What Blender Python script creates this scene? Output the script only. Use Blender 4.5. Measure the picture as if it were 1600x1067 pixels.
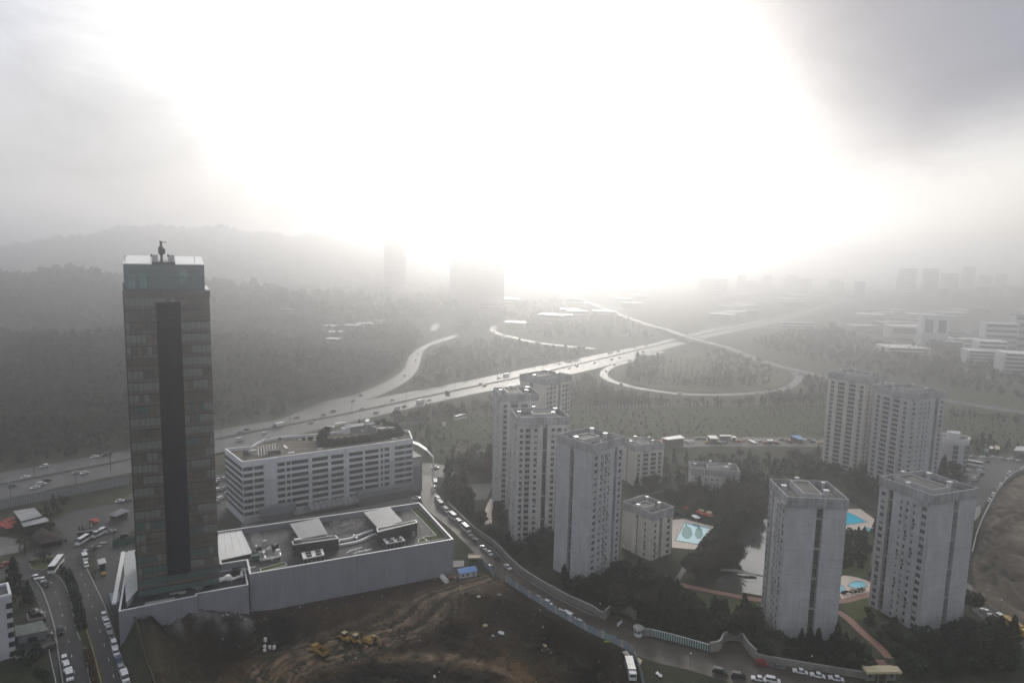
import bpy, bmesh, math, random
import numpy as np
from mathutils import Vector, Matrix
for _o in list(bpy.data.objects): bpy.data.objects.remove(_o)
scene = bpy.context.scene
C = scene.collection
random.seed(7); rng = np.random.default_rng(7)
# ------------------------------------------------------------------ camera
F = 1070.0; H = 130.0
PITCH = math.atan2(1070, 8119); ROLL = math.atan2(192, 8117)
_up = Vector((math.sin(ROLL)*math.cos(PITCH), math.cos(ROLL)*math.cos(PITCH), math.sin(PITCH)))
_f = Vector((0, 0, -1)); _f = (_f - _up*_f.dot(_up)).normalized()
_r = _f.cross(_up)
R3 = Matrix((_r, _f, _up))                       # camera to world
cd = bpy.data.cameras.new("camera"); cam = bpy.data.objects.new("camera", cd); C.objects.link(cam)
cam.matrix_world = Matrix.Translation((0, 0, H)) @ R3.to_4x4()
cd.sensor_width = 36; cd.lens = F/1600*36; cd.clip_start = 1; cd.clip_end = 20000
scene.camera = cam
# ------------------------------------------------------------------ render settings
scene.view_settings.view_transform = 'Standard'; scene.view_settings.look = 'None'
scene.view_settings.exposure = 0.0; scene.view_settings.gamma = 1
scene.render.engine = 'CYCLES'
cy = scene.cycles
cy.use_denoising = True; cy.max_bounces = 5; cy.diffuse_bounces = 2; cy.glossy_bounces = 2
cy.transmission_bounces = 2; cy.volume_bounces = 1; cy.transparent_max_bounces = 8
cy.caustics_reflective = False; cy.caustics_refractive = False
cy.sample_clamp_indirect = 6
# ------------------------------------------------------------------ sun and sky
SUN_EL = math.radians(19); SUN_AZ = math.radians(3)      # azimuth from +Y towards +X
sdir = Vector((math.sin(SUN_AZ)*math.cos(SUN_EL), math.cos(SUN_AZ)*math.cos(SUN_EL), math.sin(SUN_EL)))
sl = bpy.data.lights.new("sun", 'SUN'); sl.energy = 1.95; sl.angle = math.radians(12); sl.color = (1, .95, .86)
so = bpy.data.objects.new("sun", sl); C.objects.link(so)
so.rotation_euler = (-sdir).to_track_quat('-Z', 'Y').to_euler()
W = bpy.data.worlds.new("World"); scene.world = W; W.use_nodes = True
def N(t, ty, **k):
    n = t.nodes.new(ty)
    for a, b in k.items(): setattr(n, a, b)
    return n
def mth(t, op, a, b=None, c=None, clamp=False):
    n = N(t, 'ShaderNodeMath', operation=op, use_clamp=clamp)
    for i, v in enumerate((a, b, c)):
        if v is None: continue
        if isinstance(v, (int, float)): n.inputs[i].default_value = v
        else: t.links.new(v, n.inputs[i])
    return n.outputs[0]
def build_world():
    t = W.node_tree; t.nodes.clear()
    out = N(t, 'ShaderNodeOutputWorld'); bg = N(t, 'ShaderNodeBackground')
    t.links.new(bg.outputs[0], out.inputs[0])
    sky = N(t, 'ShaderNodeTexSky', sky_type='NISHITA'); sky.sun_disc = False
    sky.sun_elevation = SUN_EL; sky.sun_rotation = SUN_AZ; sky.dust_density = 3
    tc = N(t, 'ShaderNodeTexCoord'); sep = N(t, 'ShaderNodeSeparateXYZ'); t.links.new(tc.outputs['Generated'], sep.inputs[0])
    x, y, z = sep.outputs
    no = N(t, 'ShaderNodeTexNoise'); no.inputs['Scale'].default_value = 2.6; no.inputs['Detail'].default_value = 5
    t.links.new(tc.outputs['Generated'], no.inputs['Vector'])
    nz = mth(t, 'SUBTRACT', no.outputs[0], .5)
    yy = mth(t, 'MAXIMUM', y, .12)
    u = mth(t, 'DIVIDE', x, yy); v = mth(t, 'DIVIDE', z, yy)
    # cloud edge lower left of the bright gap and the dark bank at upper right, as planes on the cloud deck
    def side(p, q, soft, w):
        (ax, ay), (bx, by) = [((px-800)/F, (395-py)/F) for px, py in (p, q)]
        nx, ny = -(by-ay), (bx-ax); L = math.hypot(nx, ny); nx /= L; ny /= L
        d = mth(t, 'ADD', mth(t, 'MULTIPLY', mth(t, 'SUBTRACT', u, ax), nx), mth(t, 'MULTIPLY', mth(t, 'SUBTRACT', v, ay), ny))
        d = mth(t, 'ADD', d, mth(t, 'MULTIPLY', nz, w))
        m = N(t, 'ShaderNodeMapRange', interpolation_type='SMOOTHSTEP')
        t.links.new(d, m.inputs[0]); m.inputs[1].default_value = -soft; m.inputs[2].default_value = soft
        D.append(d); return m.outputs[0]
    D = []; m1 = side((110, 0), (700, 335), .19, .36)     # 1 above the line
    m2 = side((985, 0), (1400, 345), .19, .24)          # 1 above/right: dark bank
    m3 = side((1250, 345), (1600, 235), .13, .1)        # 1 above: the bank ends towards the horizon
    m4 = side((0, 130), (160, 0), .09, .3)             # far upper left corner
    up = N(t, 'ShaderNodeMapRange', interpolation_type='SMOOTHSTEP'); t.links.new(v, up.inputs[0])   # the bank thins out overhead
    up.inputs[1].default_value = .36; up.inputs[2].default_value = .47
    m2 = mth(t, 'MULTIPLY', m2, mth(t, 'SUBTRACT', 1, up.outputs[0]))
    def mix(f, a, b):
        n = N(t, 'ShaderNodeMix', data_type='RGBA')
        for s, vv in ((n.inputs[0], f), (n.inputs[6], a), (n.inputs[7], b)):
            if hasattr(vv, 'links'): t.links.new(vv, s)
            elif isinstance(vv, tuple): s.default_value = vv+(1,)
            else: s.default_value = vv
        return n.outputs[2]
    c = mix(m1, SKY['left'], SKY['gap'])
    def mr(x_, lo, hi_):
        n = N(t, 'ShaderNodeMapRange', interpolation_type='SMOOTHSTEP'); t.links.new(x_, n.inputs[0]); n.inputs[1].default_value = lo; n.inputs[2].default_value = hi_; return n.outputs[0]
    core = mth(t, 'MULTIPLY', mr(D[0], .10, .50), mr(mth(t, 'MULTIPLY', D[1], -1), .05, .40))   # thin cloud in front of the sun
    c = mix(core, c, SKY['core'])
    c = mix(m4, c, SKY['corner'])
    c = mix(mth(t, 'MULTIPLY', m2, m3), c, SKY['bank'])
    lowr = N(t, 'ShaderNodeMapRange', interpolation_type='SMOOTHSTEP'); t.links.new(u, lowr.inputs[0])
    lowr.inputs[1].default_value = .28; lowr.inputs[2].default_value = .75
    c = mix(mth(t, 'MULTIPLY', lowr.outputs[0], mth(t, 'SUBTRACT', 1, m3)), c, SKY['lowright'])
    n2 = N(t, 'ShaderNodeTexNoise'); n2.inputs['Scale'].default_value = 4.5; n2.inputs['Detail'].default_value = 7; n2.inputs['Roughness'].default_value = .6; n2.inputs['Distortion'].default_value = .6
    mpn = N(t, 'ShaderNodeMapping'); mpn.inputs['Scale'].default_value = (1, 1, 2.6); t.links.new(tc.outputs['Generated'], mpn.inputs[0]); t.links.new(mpn.outputs[0], n2.inputs['Vector'])
    vs = N(t, 'ShaderNodeVectorMath', operation='SCALE'); t.links.new(c, vs.inputs[0]); t.links.new(mth(t, 'ADD', mth(t, 'MULTIPLY', n2.outputs[0], .62), .69), vs.inputs[3]); c = vs.outputs[0]
    fr = N(t, 'ShaderNodeMapRange', interpolation_type='SMOOTHSTEP'); t.links.new(y, fr.inputs[0])
    fr.inputs[1].default_value = .05; fr.inputs[2].default_value = .55
    hi = N(t, 'ShaderNodeMapRange', interpolation_type='SMOOTHSTEP'); t.links.new(z, hi.inputs[0])
    hi.inputs[1].default_value = .5; hi.inputs[2].default_value = .9
    c = mix(mth(t, 'MULTIPLY', fr.outputs[0], mth(t, 'SUBTRACT', 1, hi.outputs[0])), SKY['rest'], c)
    nd = N(t, 'ShaderNodeVectorMath', operation='SCALE'); t.links.new(sky.outputs[0], nd.inputs[0]); nd.inputs[3].default_value = .012   # a little clear sky through the cloud
    ad = N(t, 'ShaderNodeVectorMath', operation='ADD'); t.links.new(c, ad.inputs[0]); t.links.new(nd.outputs[0], ad.inputs[1])
    t.links.new(ad.outputs[0], bg.inputs[0]); bg.inputs[1].default_value = 1.0
SKY = dict(left=(.58, .58, .60), gap=(1.5, 1.48, 1.45), core=(4.2, 4.1, 3.9), corner=(.66, .67, .74), bank=(.20, .21, .27), lowright=(.62, .60, .57), rest=(.50, .525, .575))
build_world()
# ------------------------------------------------------------------ helpers: pixel of the photograph -> point on a level
def ray(px, py): return R3 @ Vector(((px-800)/F, -(py-533.5)/F, -1))
def G(px, py, z=0.0):
    d = ray(px, py); k = (z-H)/d.z
    return Vector((d.x*k, d.y*k, z))
def G2(px, py, z=0.0): g = G(px, py, z); return (g.x, g.y)
VALLEY = [[G2(*p) for p in q] for q in (((-60, 749), (203, 703), (441, 652), (536, 630), (627, 583), (645, 550), (690, 515), (740, 500)),
    ((-60, 795), (455, 670), (720, 608), (930, 563), (1100, 522), (1230, 493), (1356, 461), (1444, 437)), ((800, 437), (900, 463), (1068, 525), (1237, 569), (1478, 617), (1680, 648)),
    ((1300, 498), (1440, 547), (1620, 605)), ((770, 515), (860, 538), (980, 510)), ((450, 700), (660, 690), (1000, 660), (1700, 660)), ((900, 590), (1250, 590)))]
def hills(x, y):
    x = np.asarray(x, float); y = np.asarray(y, float)
    z = np.zeros(np.broadcast(x, y).shape)
    def ridge(h, yc, wy, xa, xb, wx):
        s = 1/(1+np.exp(-(x-xa)/wx)) * 1/(1+np.exp((x-xb)/wx))
        return h*np.exp(-((y-yc)/wy)**2)*s
    z = z + ridge(26, 720+.12*x, 130, -1400, -230, 55)
    z = z + ridge(56, 1350+.15*x, 260, -3000, -480, 110)
    z = z + 172*np.exp(-((y-2700)/420)**2)*(np.exp(-((x+1350)/620)**2)+.6*np.exp(-((x+2700)/500)**2)+.55*np.exp(-((x+560)/480)**2))
    z = z + ridge(75, 2100+.05*x, 600, 1500, 5000, 300)
    z = z*(1+.06*np.sin(x/230.)*np.cos(y/180.)+.03*np.sin(x/61.+y/83.))
    # the valley floor with the roads is level
    d = np.full(z.shape, 1e9)
    for P in VALLEY: d = np.minimum(d, dist_poly(x, y, P, False))
    k = np.clip((d-22)/70, 0, 1); z = z*k*k*(3-2*k)
    return np.where(z < .35, 0, z-.35)
PIT = [G2(*p) for p in ((230, 985), (330, 985), (470, 960), (720, 925), (800, 935), (900, 982), (962, 1022), (968, 1090), (930, 1300), (300, 1300), (262, 1100))]
def in_poly(x, y, P):
    x = np.asarray(x, float); y = np.asarray(y, float); r = np.zeros(x.shape, bool); n = len(P); j = n-1
    for i in range(n):
        (xi, yi), (xj, yj) = P[i], P[j]
        c = ((yi > y) != (yj > y)) & (x < (xj-xi)*(y-yi)/((yj-yi) or 1e-9)+xi)
        r ^= c; j = i
    return r
def dist_poly(x, y, P, closed=True):
    d = np.full(np.shape(x), 1e9); n = len(P)
    for i in range(n if closed else n-1):
        ax, ay = P[i]; bx, by = P[(i+1) % n]
        vx, vy = bx-ax, by-ay; L = vx*vx+vy*vy+1e-9
        t = np.clip(((x-ax)*vx+(y-ay)*vy)/L, 0, 1)
        d = np.minimum(d, np.hypot(x-ax-t*vx, y-ay-t*vy))
    return d
def pitz(x, y):
    x = np.asarray(x, float); y = np.asarray(y, float)
    ins = in_poly(x, y, PIT); d = dist_poly(x, y, PIT)
    q = np.clip(d/6.5, 0, 1); q = q*q*(3-2*q)
    rough = .5*np.sin(x*.55+1.3*np.sin(y*.31))*np.cos(y*.47+np.sin(x*.23))+.25*np.sin(x*1.7+y*.9)*np.sin(y*1.3-x*.4)+.7*np.sin(x*.13+2)*np.sin(y*.17)
    z = np.where(ins, q*(-6.8+rough), 0)
    # rubble bank against the left end of the podium wall, in the podium's own directions
    u = (x+90.5)*.8996+(y-228.3)*.4368; v = -(x+90.5)*.4368+(y-228.3)*.8996
    hu = np.interp(u, [-52, -44, -36, -28, -15, -6, 0, 6], [0, 8.2, 8.6, 8.3, 6.2, 3.4, .8, 0])
    k = np.clip((v+24)/17, 0, 1); k = k*k*(3-2*k)*(v < 3)
    (ax, ay), (bx, by) = G2(181, 985), G2(217, 1090); L = math.hypot(bx-ax, by-ay)
    sd = ((x-ax)*(by-ay)-(y-ay)*(bx-ax))/L; sd = sd if ((0-ax)*(by-ay)-(200-ay)*(bx-ax)) > 0 else -sd
    z = z + np.clip(sd/4, 0, 1)*hu*k*(1+.09*np.sin(x*1.1)*np.cos(y*.9+x*.3))
    return z
def tz(x, y): return hills(x, y)+pitz(x, y)
# ------------------------------------------------------------------ object helpers
def tag(o, label=None, cat=None, group=None, kind=None):
    for k, v in (('label', label), ('category', cat), ('group', group), ('kind', kind)):
        if v: o[k] = v
    return o
def empty(name, loc=(0, 0, 0), rz=0, label=None, cat=None, group=None):
    o = bpy.data.objects.new(name, None); C.objects.link(o); o.location = loc; o.rotation_euler = (0, 0, rz)
    o.empty_display_size = .5
    return tag(o, label, cat, group)
KIDS = {}
def link(name, me, parent=None, loc=None, rz=None):
    o = bpy.data.objects.new(name, me); C.objects.link(o)
    if parent is not None: o.parent = parent; KIDS.setdefault(parent.name, []).append(o)
    if loc is not None: o.location = loc
    if rz is not None: o.rotation_euler = (0, 0, rz)
    return o
def copy_tree(o, parent=None, label=None, loc=None, rz=None):
    c = o.copy(); C.objects.link(c); c.parent = parent
    if parent is not None: KIDS.setdefault(parent.name, []).append(c)
    if label: c['label'] = label
    if loc is not None: c.location = loc
    if rz is not None: c.rotation_euler = (0, 0, rz)
    for k in KIDS.get(o.name, []): copy_tree(k, c)
    return c
class MB:
    """collects faces in plain lists, then becomes one mesh"""
    def __init__(s): s.v = []; s.f = []; s.m = []
    def add(s, vs, fs, m=0):
        b = len(s.v); s.v += [tuple(p) for p in vs]
        for q in fs: s.f.append(tuple(b+i for i in q)); s.m.append(m)
        return s
    def box(s, c, d, m=0, rz=0, taper=(1, 1)):
        cx, cy_, cz = c; a, b, h = d[0]/2, d[1]/2, d[2]/2; co, si = math.cos(rz), math.sin(rz)
        vs = []
        for z, k in ((-h, (1, 1)), (h, taper)):
            for x, y in ((-a, -b), (a, -b), (a, b), (-a, b)):
                x *= k[0]; y *= k[1]; vs.append((cx+x*co-y*si, cy_+x*si+y*co, cz+z))
        return s.add(vs, [(3, 2, 1, 0), (4, 5, 6, 7), (0, 1, 5, 4), (1, 2, 6, 5), (2, 3, 7, 6), (3, 0, 4, 7)], m)
    def box2(s, x0, x1, y0, y1, z0, z1, m=0): return s.box(((x0+x1)/2, (y0+y1)/2, (z0+z1)/2), (x1-x0, y1-y0, z1-z0), m)
    def prism(s, P, z0, z1, m=0, top=None, bottom=True):
        n = len(P); A = sum(P[i][0]*P[(i+1) % n][1]-P[(i+1) % n][0]*P[i][1] for i in range(n))
        if A < 0: P = P[::-1]
        s.add([(x, y, z0) for x, y in P]+[(x, y, z1) for x, y in P], [(i, (i+1) % n, n+(i+1) % n, n+i) for i in range(n)], m)
        s.add([(x, y, z1) for x, y in P], [tuple(range(n))], m if top is None else top)
        if bottom: s.add([(x, y, z0) for x, y in P], [tuple(range(n))[::-1]], m)
        return s
    def ring(s, P, w, z0, z1, m=0):
        """a parapet of thickness w just inside polygon P"""
        Q = inset(P, w); n = len(P)
        for i in range(n):
            j = (i+1) % n
            s.add([(*P[i], z0), (*P[j], z0), (*Q[j], z0), (*Q[i], z0), (*P[i], z1), (*P[j], z1), (*Q[j], z1), (*Q[i], z1)],
                  [(0, 1, 5, 4), (2, 3, 7, 6), (4, 5, 6, 7)], m)
        return s
    def cyl(s, c, r, h, n=12, m=0, r2=None, cap=True):
        r2 = r if r2 is None else r2
        A = [2*math.pi*i/n for i in range(n)]
        vs = [(c[0]+r*math.cos(a), c[1]+r*math.sin(a), c[2]) for a in A]+[(c[0]+r2*math.cos(a), c[1]+r2*math.sin(a), c[2]+h) for a in A]
        fs = [(i, (i+1) % n, n+(i+1) % n, n+i) for i in range(n)]
        if cap: fs += [tuple(range(n, 2*n)), tuple(range(n))[::-1]]
        return s.add(vs, fs, m)
    def tube(s, path, r, n=6, m=0, r2=None):
        P = [Vector(p) for p in path]; vs = []
        for i, p in enumerate(P):
            t = (P[min(i+1, len(P)-1)]-P[max(i-1, 0)]).normalized()
            a = t.cross(Vector((0, 0, 1)));  a = Vector((1, 0, 0)) if a.length < 1e-3 else a.normalized()
            b = t.cross(a); rr = r if r2 is None else r+(r2-r)*i/(len(P)-1)
            vs += [tuple(p+a*rr*math.cos(2*math.pi*k/n)+b*rr*math.sin(2*math.pi*k/n)) for k in range(n)]
        fs = [(i*n+k, i*n+(k+1) % n, (i+1)*n+(k+1) % n, (i+1)*n+k) for i in range(len(P)-1) for k in range(n)]
        fs += [tuple(range(n)), tuple(range((len(P)-1)*n, len(P)*n))[::-1]]
        return s.add(vs, fs, m)
    def mesh(s, name, mats):
        me = bpy.data.meshes.new(name); me.from_pydata(s.v, [], s.f)
        for q in (mats if isinstance(mats, (list, tuple)) else [mats]): me.materials.append(q)
        me.polygons.foreach_set('material_index', s.m); me.update()
        return me
    def build(s, name, mats, parent=None, loc=None, rz=None): return link(name, s.mesh(name, mats), parent, loc, rz)
def inset(P, w):
    n = len(P); A = sum(P[i][0]*P[(i+1) % n][1]-P[(i+1) % n][0]*P[i][1] for i in range(n)); sg = 1 if A > 0 else -1
    Q = []
    for i in range(n):
        a, b, c = Vector(P[i-1]), Vector(P[i]), Vector(P[(i+1) % n])
        e1 = (b-a).normalized(); e2 = (c-b).normalized()
        n1 = Vector((-e1.y, e1.x))*sg; n2 = Vector((-e2.y, e2.x))*sg
        k = n1+n2; k = n1 if k.length < 1e-4 else k/ max(.35, (1+n1.dot(n2)))
        Q.append((b.x+k.x*w, b.y+k.y*w))
    return Q
# ------------------------------------------------------------------ materials
def mat(name, col, rough=.8, spec=.4, metal=0, noise=None, bump=None, col2=None, coords='Object'):
    """col broken up by noise=(scale, amount[, stretch xyz]) towards col2"""
    m = bpy.data.materials.new(name); m.use_nodes = True; t = m.node_tree; b = t.nodes['Principled BSDF']
    b.inputs['Roughness'].default_value = rough; b.inputs['Metallic'].default_value = metal; b.inputs['Specular IOR Level'].default_value = spec
    b.inputs['Base Color'].default_value = (*col, 1)
    if noise or bump: tc = N(t, 'ShaderNodeTexCoord')
    if noise:
        mp = N(t, 'ShaderNodeMapping'); t.links.new(tc.outputs[coords], mp.inputs[0])
        if len(noise) > 2: mp.inputs['Scale'].default_value = noise[2]
        n = N(t, 'ShaderNodeTexNoise'); n.inputs['Scale'].default_value = noise[0]; n.inputs['Detail'].default_value = 6; n.inputs['Roughness'].default_value = .62
        t.links.new(mp.outputs[0], n.inputs['Vector'])
        r = N(t, 'ShaderNodeMapRange'); t.links.new(n.outputs[0], r.inputs[0]); r.inputs[1].default_value = .32; r.inputs[2].default_value = .68
        mx = N(t, 'ShaderNodeMix', data_type='RGBA'); t.links.new(r.outputs[0], mx.inputs[0])
        c2 = col2 or tuple(x*(1-noise[1]) for x in col)
        c1 = col if col2 else tuple(min(1, x*(1+noise[1]*.6)) for x in col)
        mx.inputs[6].default_value = (*c1, 1); mx.inputs[7].default_value = (*c2, 1)
        t.links.new(mx.outputs[2], b.inputs['Base Color'])
    if bump:
        n2 = N(t, 'ShaderNodeTexNoise'); n2.inputs['Scale'].default_value = bump[0]; n2.inputs['Detail'].default_value = 4
        t.links.new(tc.outputs[coords], n2.inputs['Vector'])
        bp = N(t, 'ShaderNodeBump'); bp.inputs['Strength'].default_value = bump[1]; bp.inputs['Distance'].default_value = bump[2] if len(bump) > 2 else .3
        t.links.new(n2.outputs[0], bp.inputs['Height']); t.links.new(bp.outputs[0], b.inputs['Normal'])
    return m
# ------------------------------------------------------------------ terrain: one sheet with hills, pit and bank
def build_ground():
    def axis(a, b, seg):
        pts = [a]
        for lim, step in seg:
            while pts[-1] < lim-1e-6: pts.append(min(pts[-1]+step, lim))
        return np.array(pts)
    xs = axis(-5000, 5000, [(-3000, 200), (-1200, 60), (-320, 20), (-140, 6), (60, 1.3), (320, 8), (1200, 30), (5000, 200)])
    ys = axis(-900, 6000, [(60, 80), (150, 6), (262, 1.3), (420, 8), (1200, 20), (3000, 60), (6000, 300)])
    X, Y = np.meshgrid(xs, ys); Z = tz(X, Y)
    V = np.stack([X.ravel(), Y.ravel(), Z.ravel()], 1); nx = len(xs); ny = len(ys)
    i = np.arange(ny-1)[:, None]*nx+np.arange(nx-1)[None, :]; i = i.ravel()
    Fc = np.stack([i, i+1, i+1+nx, i+nx], 1)
    me = np_mesh('ground', V, Fc, [M['ground']])
    o = link('ground', me); tag(o, kind='structure')
def np_mesh(name, V, Fc, mats, mi=None, smooth=False):
    me = bpy.data.meshes.new(name); k = Fc.shape[1]
    me.vertices.add(len(V)); me.vertices.foreach_set('co', np.ascontiguousarray(V, dtype=np.float32).ravel())
    me.loops.add(Fc.size); me.loops.foreach_set('vertex_index', Fc.astype(np.int32).ravel())
    me.polygons.add(len(Fc)); me.polygons.foreach_set('loop_start', np.arange(0, Fc.size, k, dtype=np.int32))
    try: me.polygons.foreach_set('loop_total', np.full(len(Fc), k, np.int32))
    except Exception: pass
    for q in mats: me.materials.append(q)
    if mi is not None: me.polygons.foreach_set('material_index', np.asarray(mi, np.int32))
    if smooth: me.polygons.foreach_set('use_smooth', np.ones(len(Fc), bool))
    me.update(); me.validate()
    return me
M = {}
def ground_mat():
    """grass, bare earth and dark scrub mixed by noise at several scales (world coordinates)"""
    m = bpy.data.materials.new('ground_cover'); m.use_nodes = True; t = m.node_tree; b = t.nodes['Principled BSDF']
    b.inputs['Roughness'].default_value = .95; b.inputs['Specular IOR Level'].default_value = .15
    g = N(t, 'ShaderNodeNewGeometry')
    def nz(sc, det=6, rg=.6):
        n = N(t, 'ShaderNodeTexNoise'); n.inputs['Scale'].default_value = sc; n.inputs['Detail'].default_value = det; n.inputs['Roughness'].default_value = rg
        t.links.new(g.outputs['Position'], n.inputs['Vector']); return n.outputs[0]
    def ramp(s, a, b_, lo, hi):
        r = N(t, 'ShaderNodeMapRange'); t.links.new(s, r.inputs[0]); r.inputs[1].default_value = lo; r.inputs[2].default_value = hi
        mx = N(t, 'ShaderNodeMix', data_type='RGBA'); t.links.new(r.outputs[0], mx.inputs[0])
        for sck, vv in ((mx.inputs[6], a), (mx.inputs[7], b_)):
            if isinstance(vv, tuple): sck.default_value = (*vv, 1)
            else: t.links.new(vv, sck)
        return mx.outputs[2]
    c1 = ramp(nz(.05), (.034, .042, .023), (.058, .056, .036), .35, .65)
    c2 = ramp(nz(.35), c1, (.024, .030, .017), .45, .75)
    c3 = ramp(nz(.018, 8), c2, (.080, .072, .052), .57, .74)
    t.links.new(c3, b.inputs['Base Color'])
    return m
M['ground'] = ground_mat()
build_ground()
def haze():
    m = bpy.data.materials.new('haze_air'); m.use_nodes = True; t = m.node_tree; t.nodes.clear()
    out = N(t, 'ShaderNodeOutputMaterial'); pv = N(t, 'ShaderNodeVolumePrincipled')
    pv.inputs['Color'].default_value = (.93, .94, .97, 1); pv.inputs['Density'].default_value = HAZE[0]; pv.inputs['Anisotropy'].default_value = HAZE[1]
    t.links.new(pv.outputs[0], out.inputs['Volume'])
    o = MB().box2(-5200, 5200, -1000, 6200, -8, 186, 0).build('haze', m); tag(o, kind='stuff')
HAZE = (.00084, .87)
haze()
# ------------------------------------------------------------------ roads, paths, water: sheets a few mm above one another
M['asphalt'] = mat('asphalt', (.06, .059, .058), .6, .3, noise=(.3, .35), bump=(3, .15, .05))
M['motorway'] = mat('motorway_asphalt', (.062, .062, .062), .52, .38, noise=(.10, .3), bump=(2, .08, .04))
M['street'] = mat('street_asphalt', (.04, .039, .038), .6, .3, noise=(.25, .5), bump=(3, .2, .05))
M['wet'] = mat('worn_street', (.07, .058, .046), .55, .35, noise=(.15, .5), bump=(1.5, .3, .06))
M['paving'] = mat('paving', (.17, .165, .155), .75, .25, noise=(.6, .35))
M['pavingdark'] = mat('dark_paving', (.045, .045, .045), .65, .3, noise=(.5, .4))
M['redpath'] = mat('red_paving', (.28, .15, .12), .7, .3, noise=(1.5, .3))
M['pooldeck'] = mat('pool_deck', (.58, .48, .41), .6, .4, noise=(1, .2))
M['kerb'] = mat('kerb_concrete', (.34, .33, .31), .8)
M['white'] = mat('road_paint', (.62, .62, .60), .7, noise=(3, .35))
M['yellow'] = mat('kerb_paint', (.38, .30, .10), .8, noise=(1, .5))
M['grass'] = mat('lawn', (.060, .085, .028), .95, .1, noise=(.22, .5), col2=(.085, .085, .04), bump=(4, .4, .15))
M['meadow'] = mat('meadow', (.040, .052, .024), .95, .1, noise=(.045, .5), col2=(.075, .072, .045), bump=(1, .5, .4))
M['drygrass'] = mat('dry_grass', (.13, .125, .08), .95, .1, noise=(.06, .4), col2=(.07, .075, .045))
M['soilbrown'] = mat('site_soil', (.20, .155, .115), .9, .2, noise=(.08, .5), col2=(.30, .25, .19), bump=(.7, .8, .6))
M['yard'] = mat('yard_gravel', (.17, .16, .145), .8, .25, noise=(.2, .4))
M['water'] = mat('lake_water', (.06, .07, .06), .04, 1.0, bump=(.8, .03, .04))
def res(pts, n):
    """n points evenly along a Catmull-Rom curve"""
    P = [Vector(p[:2]) for p in pts]; P = [P[0]*2-P[1]]+P+[P[-1]*2-P[-2]]; Q = []
    for i in range(1, len(P)-2):
        for k in range(12):
            t = k/12; a, b, c, d = P[i-1:i+3]
            Q.append(.5*((2*b)+(c-a)*t+(2*a-5*b+4*c-d)*t*t+(3*b-a-3*c+d)*t**3))
    Q.append(P[-2]); L = [0]
    for a, b in zip(Q, Q[1:]): L.append(L[-1]+(b-a).length)
    out = []
    for i in range(n):
        s = L[-1]*i/(n-1); j = min(max(np.searchsorted(L, s, side='right')-1, 0), len(Q)-2)
        k = (s-L[j])/max(L[j+1]-L[j], 1e-9); out.append(Q[j].lerp(Q[j+1], min(max(k, 0), 1)))
    return out
def plen(P): return sum((b-a).length for a, b in zip(P, P[1:]))
def strip(name, A, B, z, m, n=60, kind='structure', zf=0):
    a = res([G2(*p, zf) for p in A], n); b = res([G2(*p, zf) for p in B], n)
    block(name, a[::2]+b[::-2]); mb = MB(); k = 3
    V = []; 
    for p, q in zip(a, b):
        for j in range(k+1): r = p.lerp(q, j/k); V.append((r.x, r.y, z))
    mb.add(V, [(i*(k+1)+j, (i+1)*(k+1)+j, (i+1)*(k+1)+j+1, i*(k+1)+j+1) for i in range(n-1) for j in range(k)], 0)
    o = mb.build(name, M[m]); tag(o, kind=kind); flipup(o); return o
EXCL = []
OPEN = {'estate_ground', 'meadow', 'ramp_island', 'verge', 'lawn', 'median_strip', 'median_planting'}
def block(name, P):
    if name in OPEN: return
    P = [(p[0], p[1]) for p in P]; xs = [p[0] for p in P]; ys = [p[1] for p in P]
    EXCL.append((P, (min(xs), max(xs), min(ys), max(ys))))
def flipup(o):
    me = o.data
    if me.polygons and me.polygons[0].normal.z < 0: me.flip_normals()
def off(P, d):
    out = []
    for i, p in enumerate(P):
        t = (P[min(i+1, len(P)-1)]-P[max(i-1, 0)]).normalized(); out.append(p+Vector((-t.y, t.x))*d)
    return out
def ribbon(name, P, w, z, m, kind='structure', o0=0.0, zs=None, thick=0):
    a, b = off(P, o0+w/2), off(P, o0-w/2); n = len(P); zs = zs or [z]*n; block(name, a[::2]+b[::-2])
    mb = MB(); V = [(p.x, p.y, zz) for p, zz in zip(a, zs)]+[(p.x, p.y, zz) for p, zz in zip(b, zs)]
    mb.add(V, [(n+i, n+i+1, i+1, i) for i in range(n-1)], 0)
    if thick:
        lo = [(x, y, zz-thick) for x, y, zz in V]
        mb.add(V+lo, [(i, i+1, 2*n+i+1, 2*n+i) for i in range(n-1)]+[(n+i+1, n+i, 3*n+i, 3*n+i+1) for i in range(n-1)]+[(2*n+i, 2*n+i+1, 3*n+i+1, 3*n+i) for i in range(n-1)], 0)
    o = mb.build(name, M[m]); tag(o, kind=kind); return o
def dashes(name, P, o0, z, w=.18, L=4, gap=8, m='white'):
    mb = MB(); Q = off(P, o0); s = 0; acc = 0; n = len(Q)
    tot = plen(Q); k = int(tot/2)+2; R = res([(p.x, p.y) for p in Q], k); st = tot/(k-1); i = 0
    while i*st < tot-L:
        j = int(round(i)); e = min(j+max(1, int(L/st)), k-1)
        for a in range(j, e):
            t = (R[a+1]-R[a]).normalized(); nn = Vector((-t.y, t.x))*w/2
            p, q = R[a], R[a+1]
            mb.add([(*(p-nn), z), (*(q-nn), z), (*(q+nn), z), (*(p+nn), z)], [(0, 1, 2, 3)])
        i = j+max(1, int((L+gap)/st)) if gap else e
        if gap == 0 and e >= k-1: break
    if mb.v: o = mb.build(name, M[m]); tag(o, kind='structure')
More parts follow.
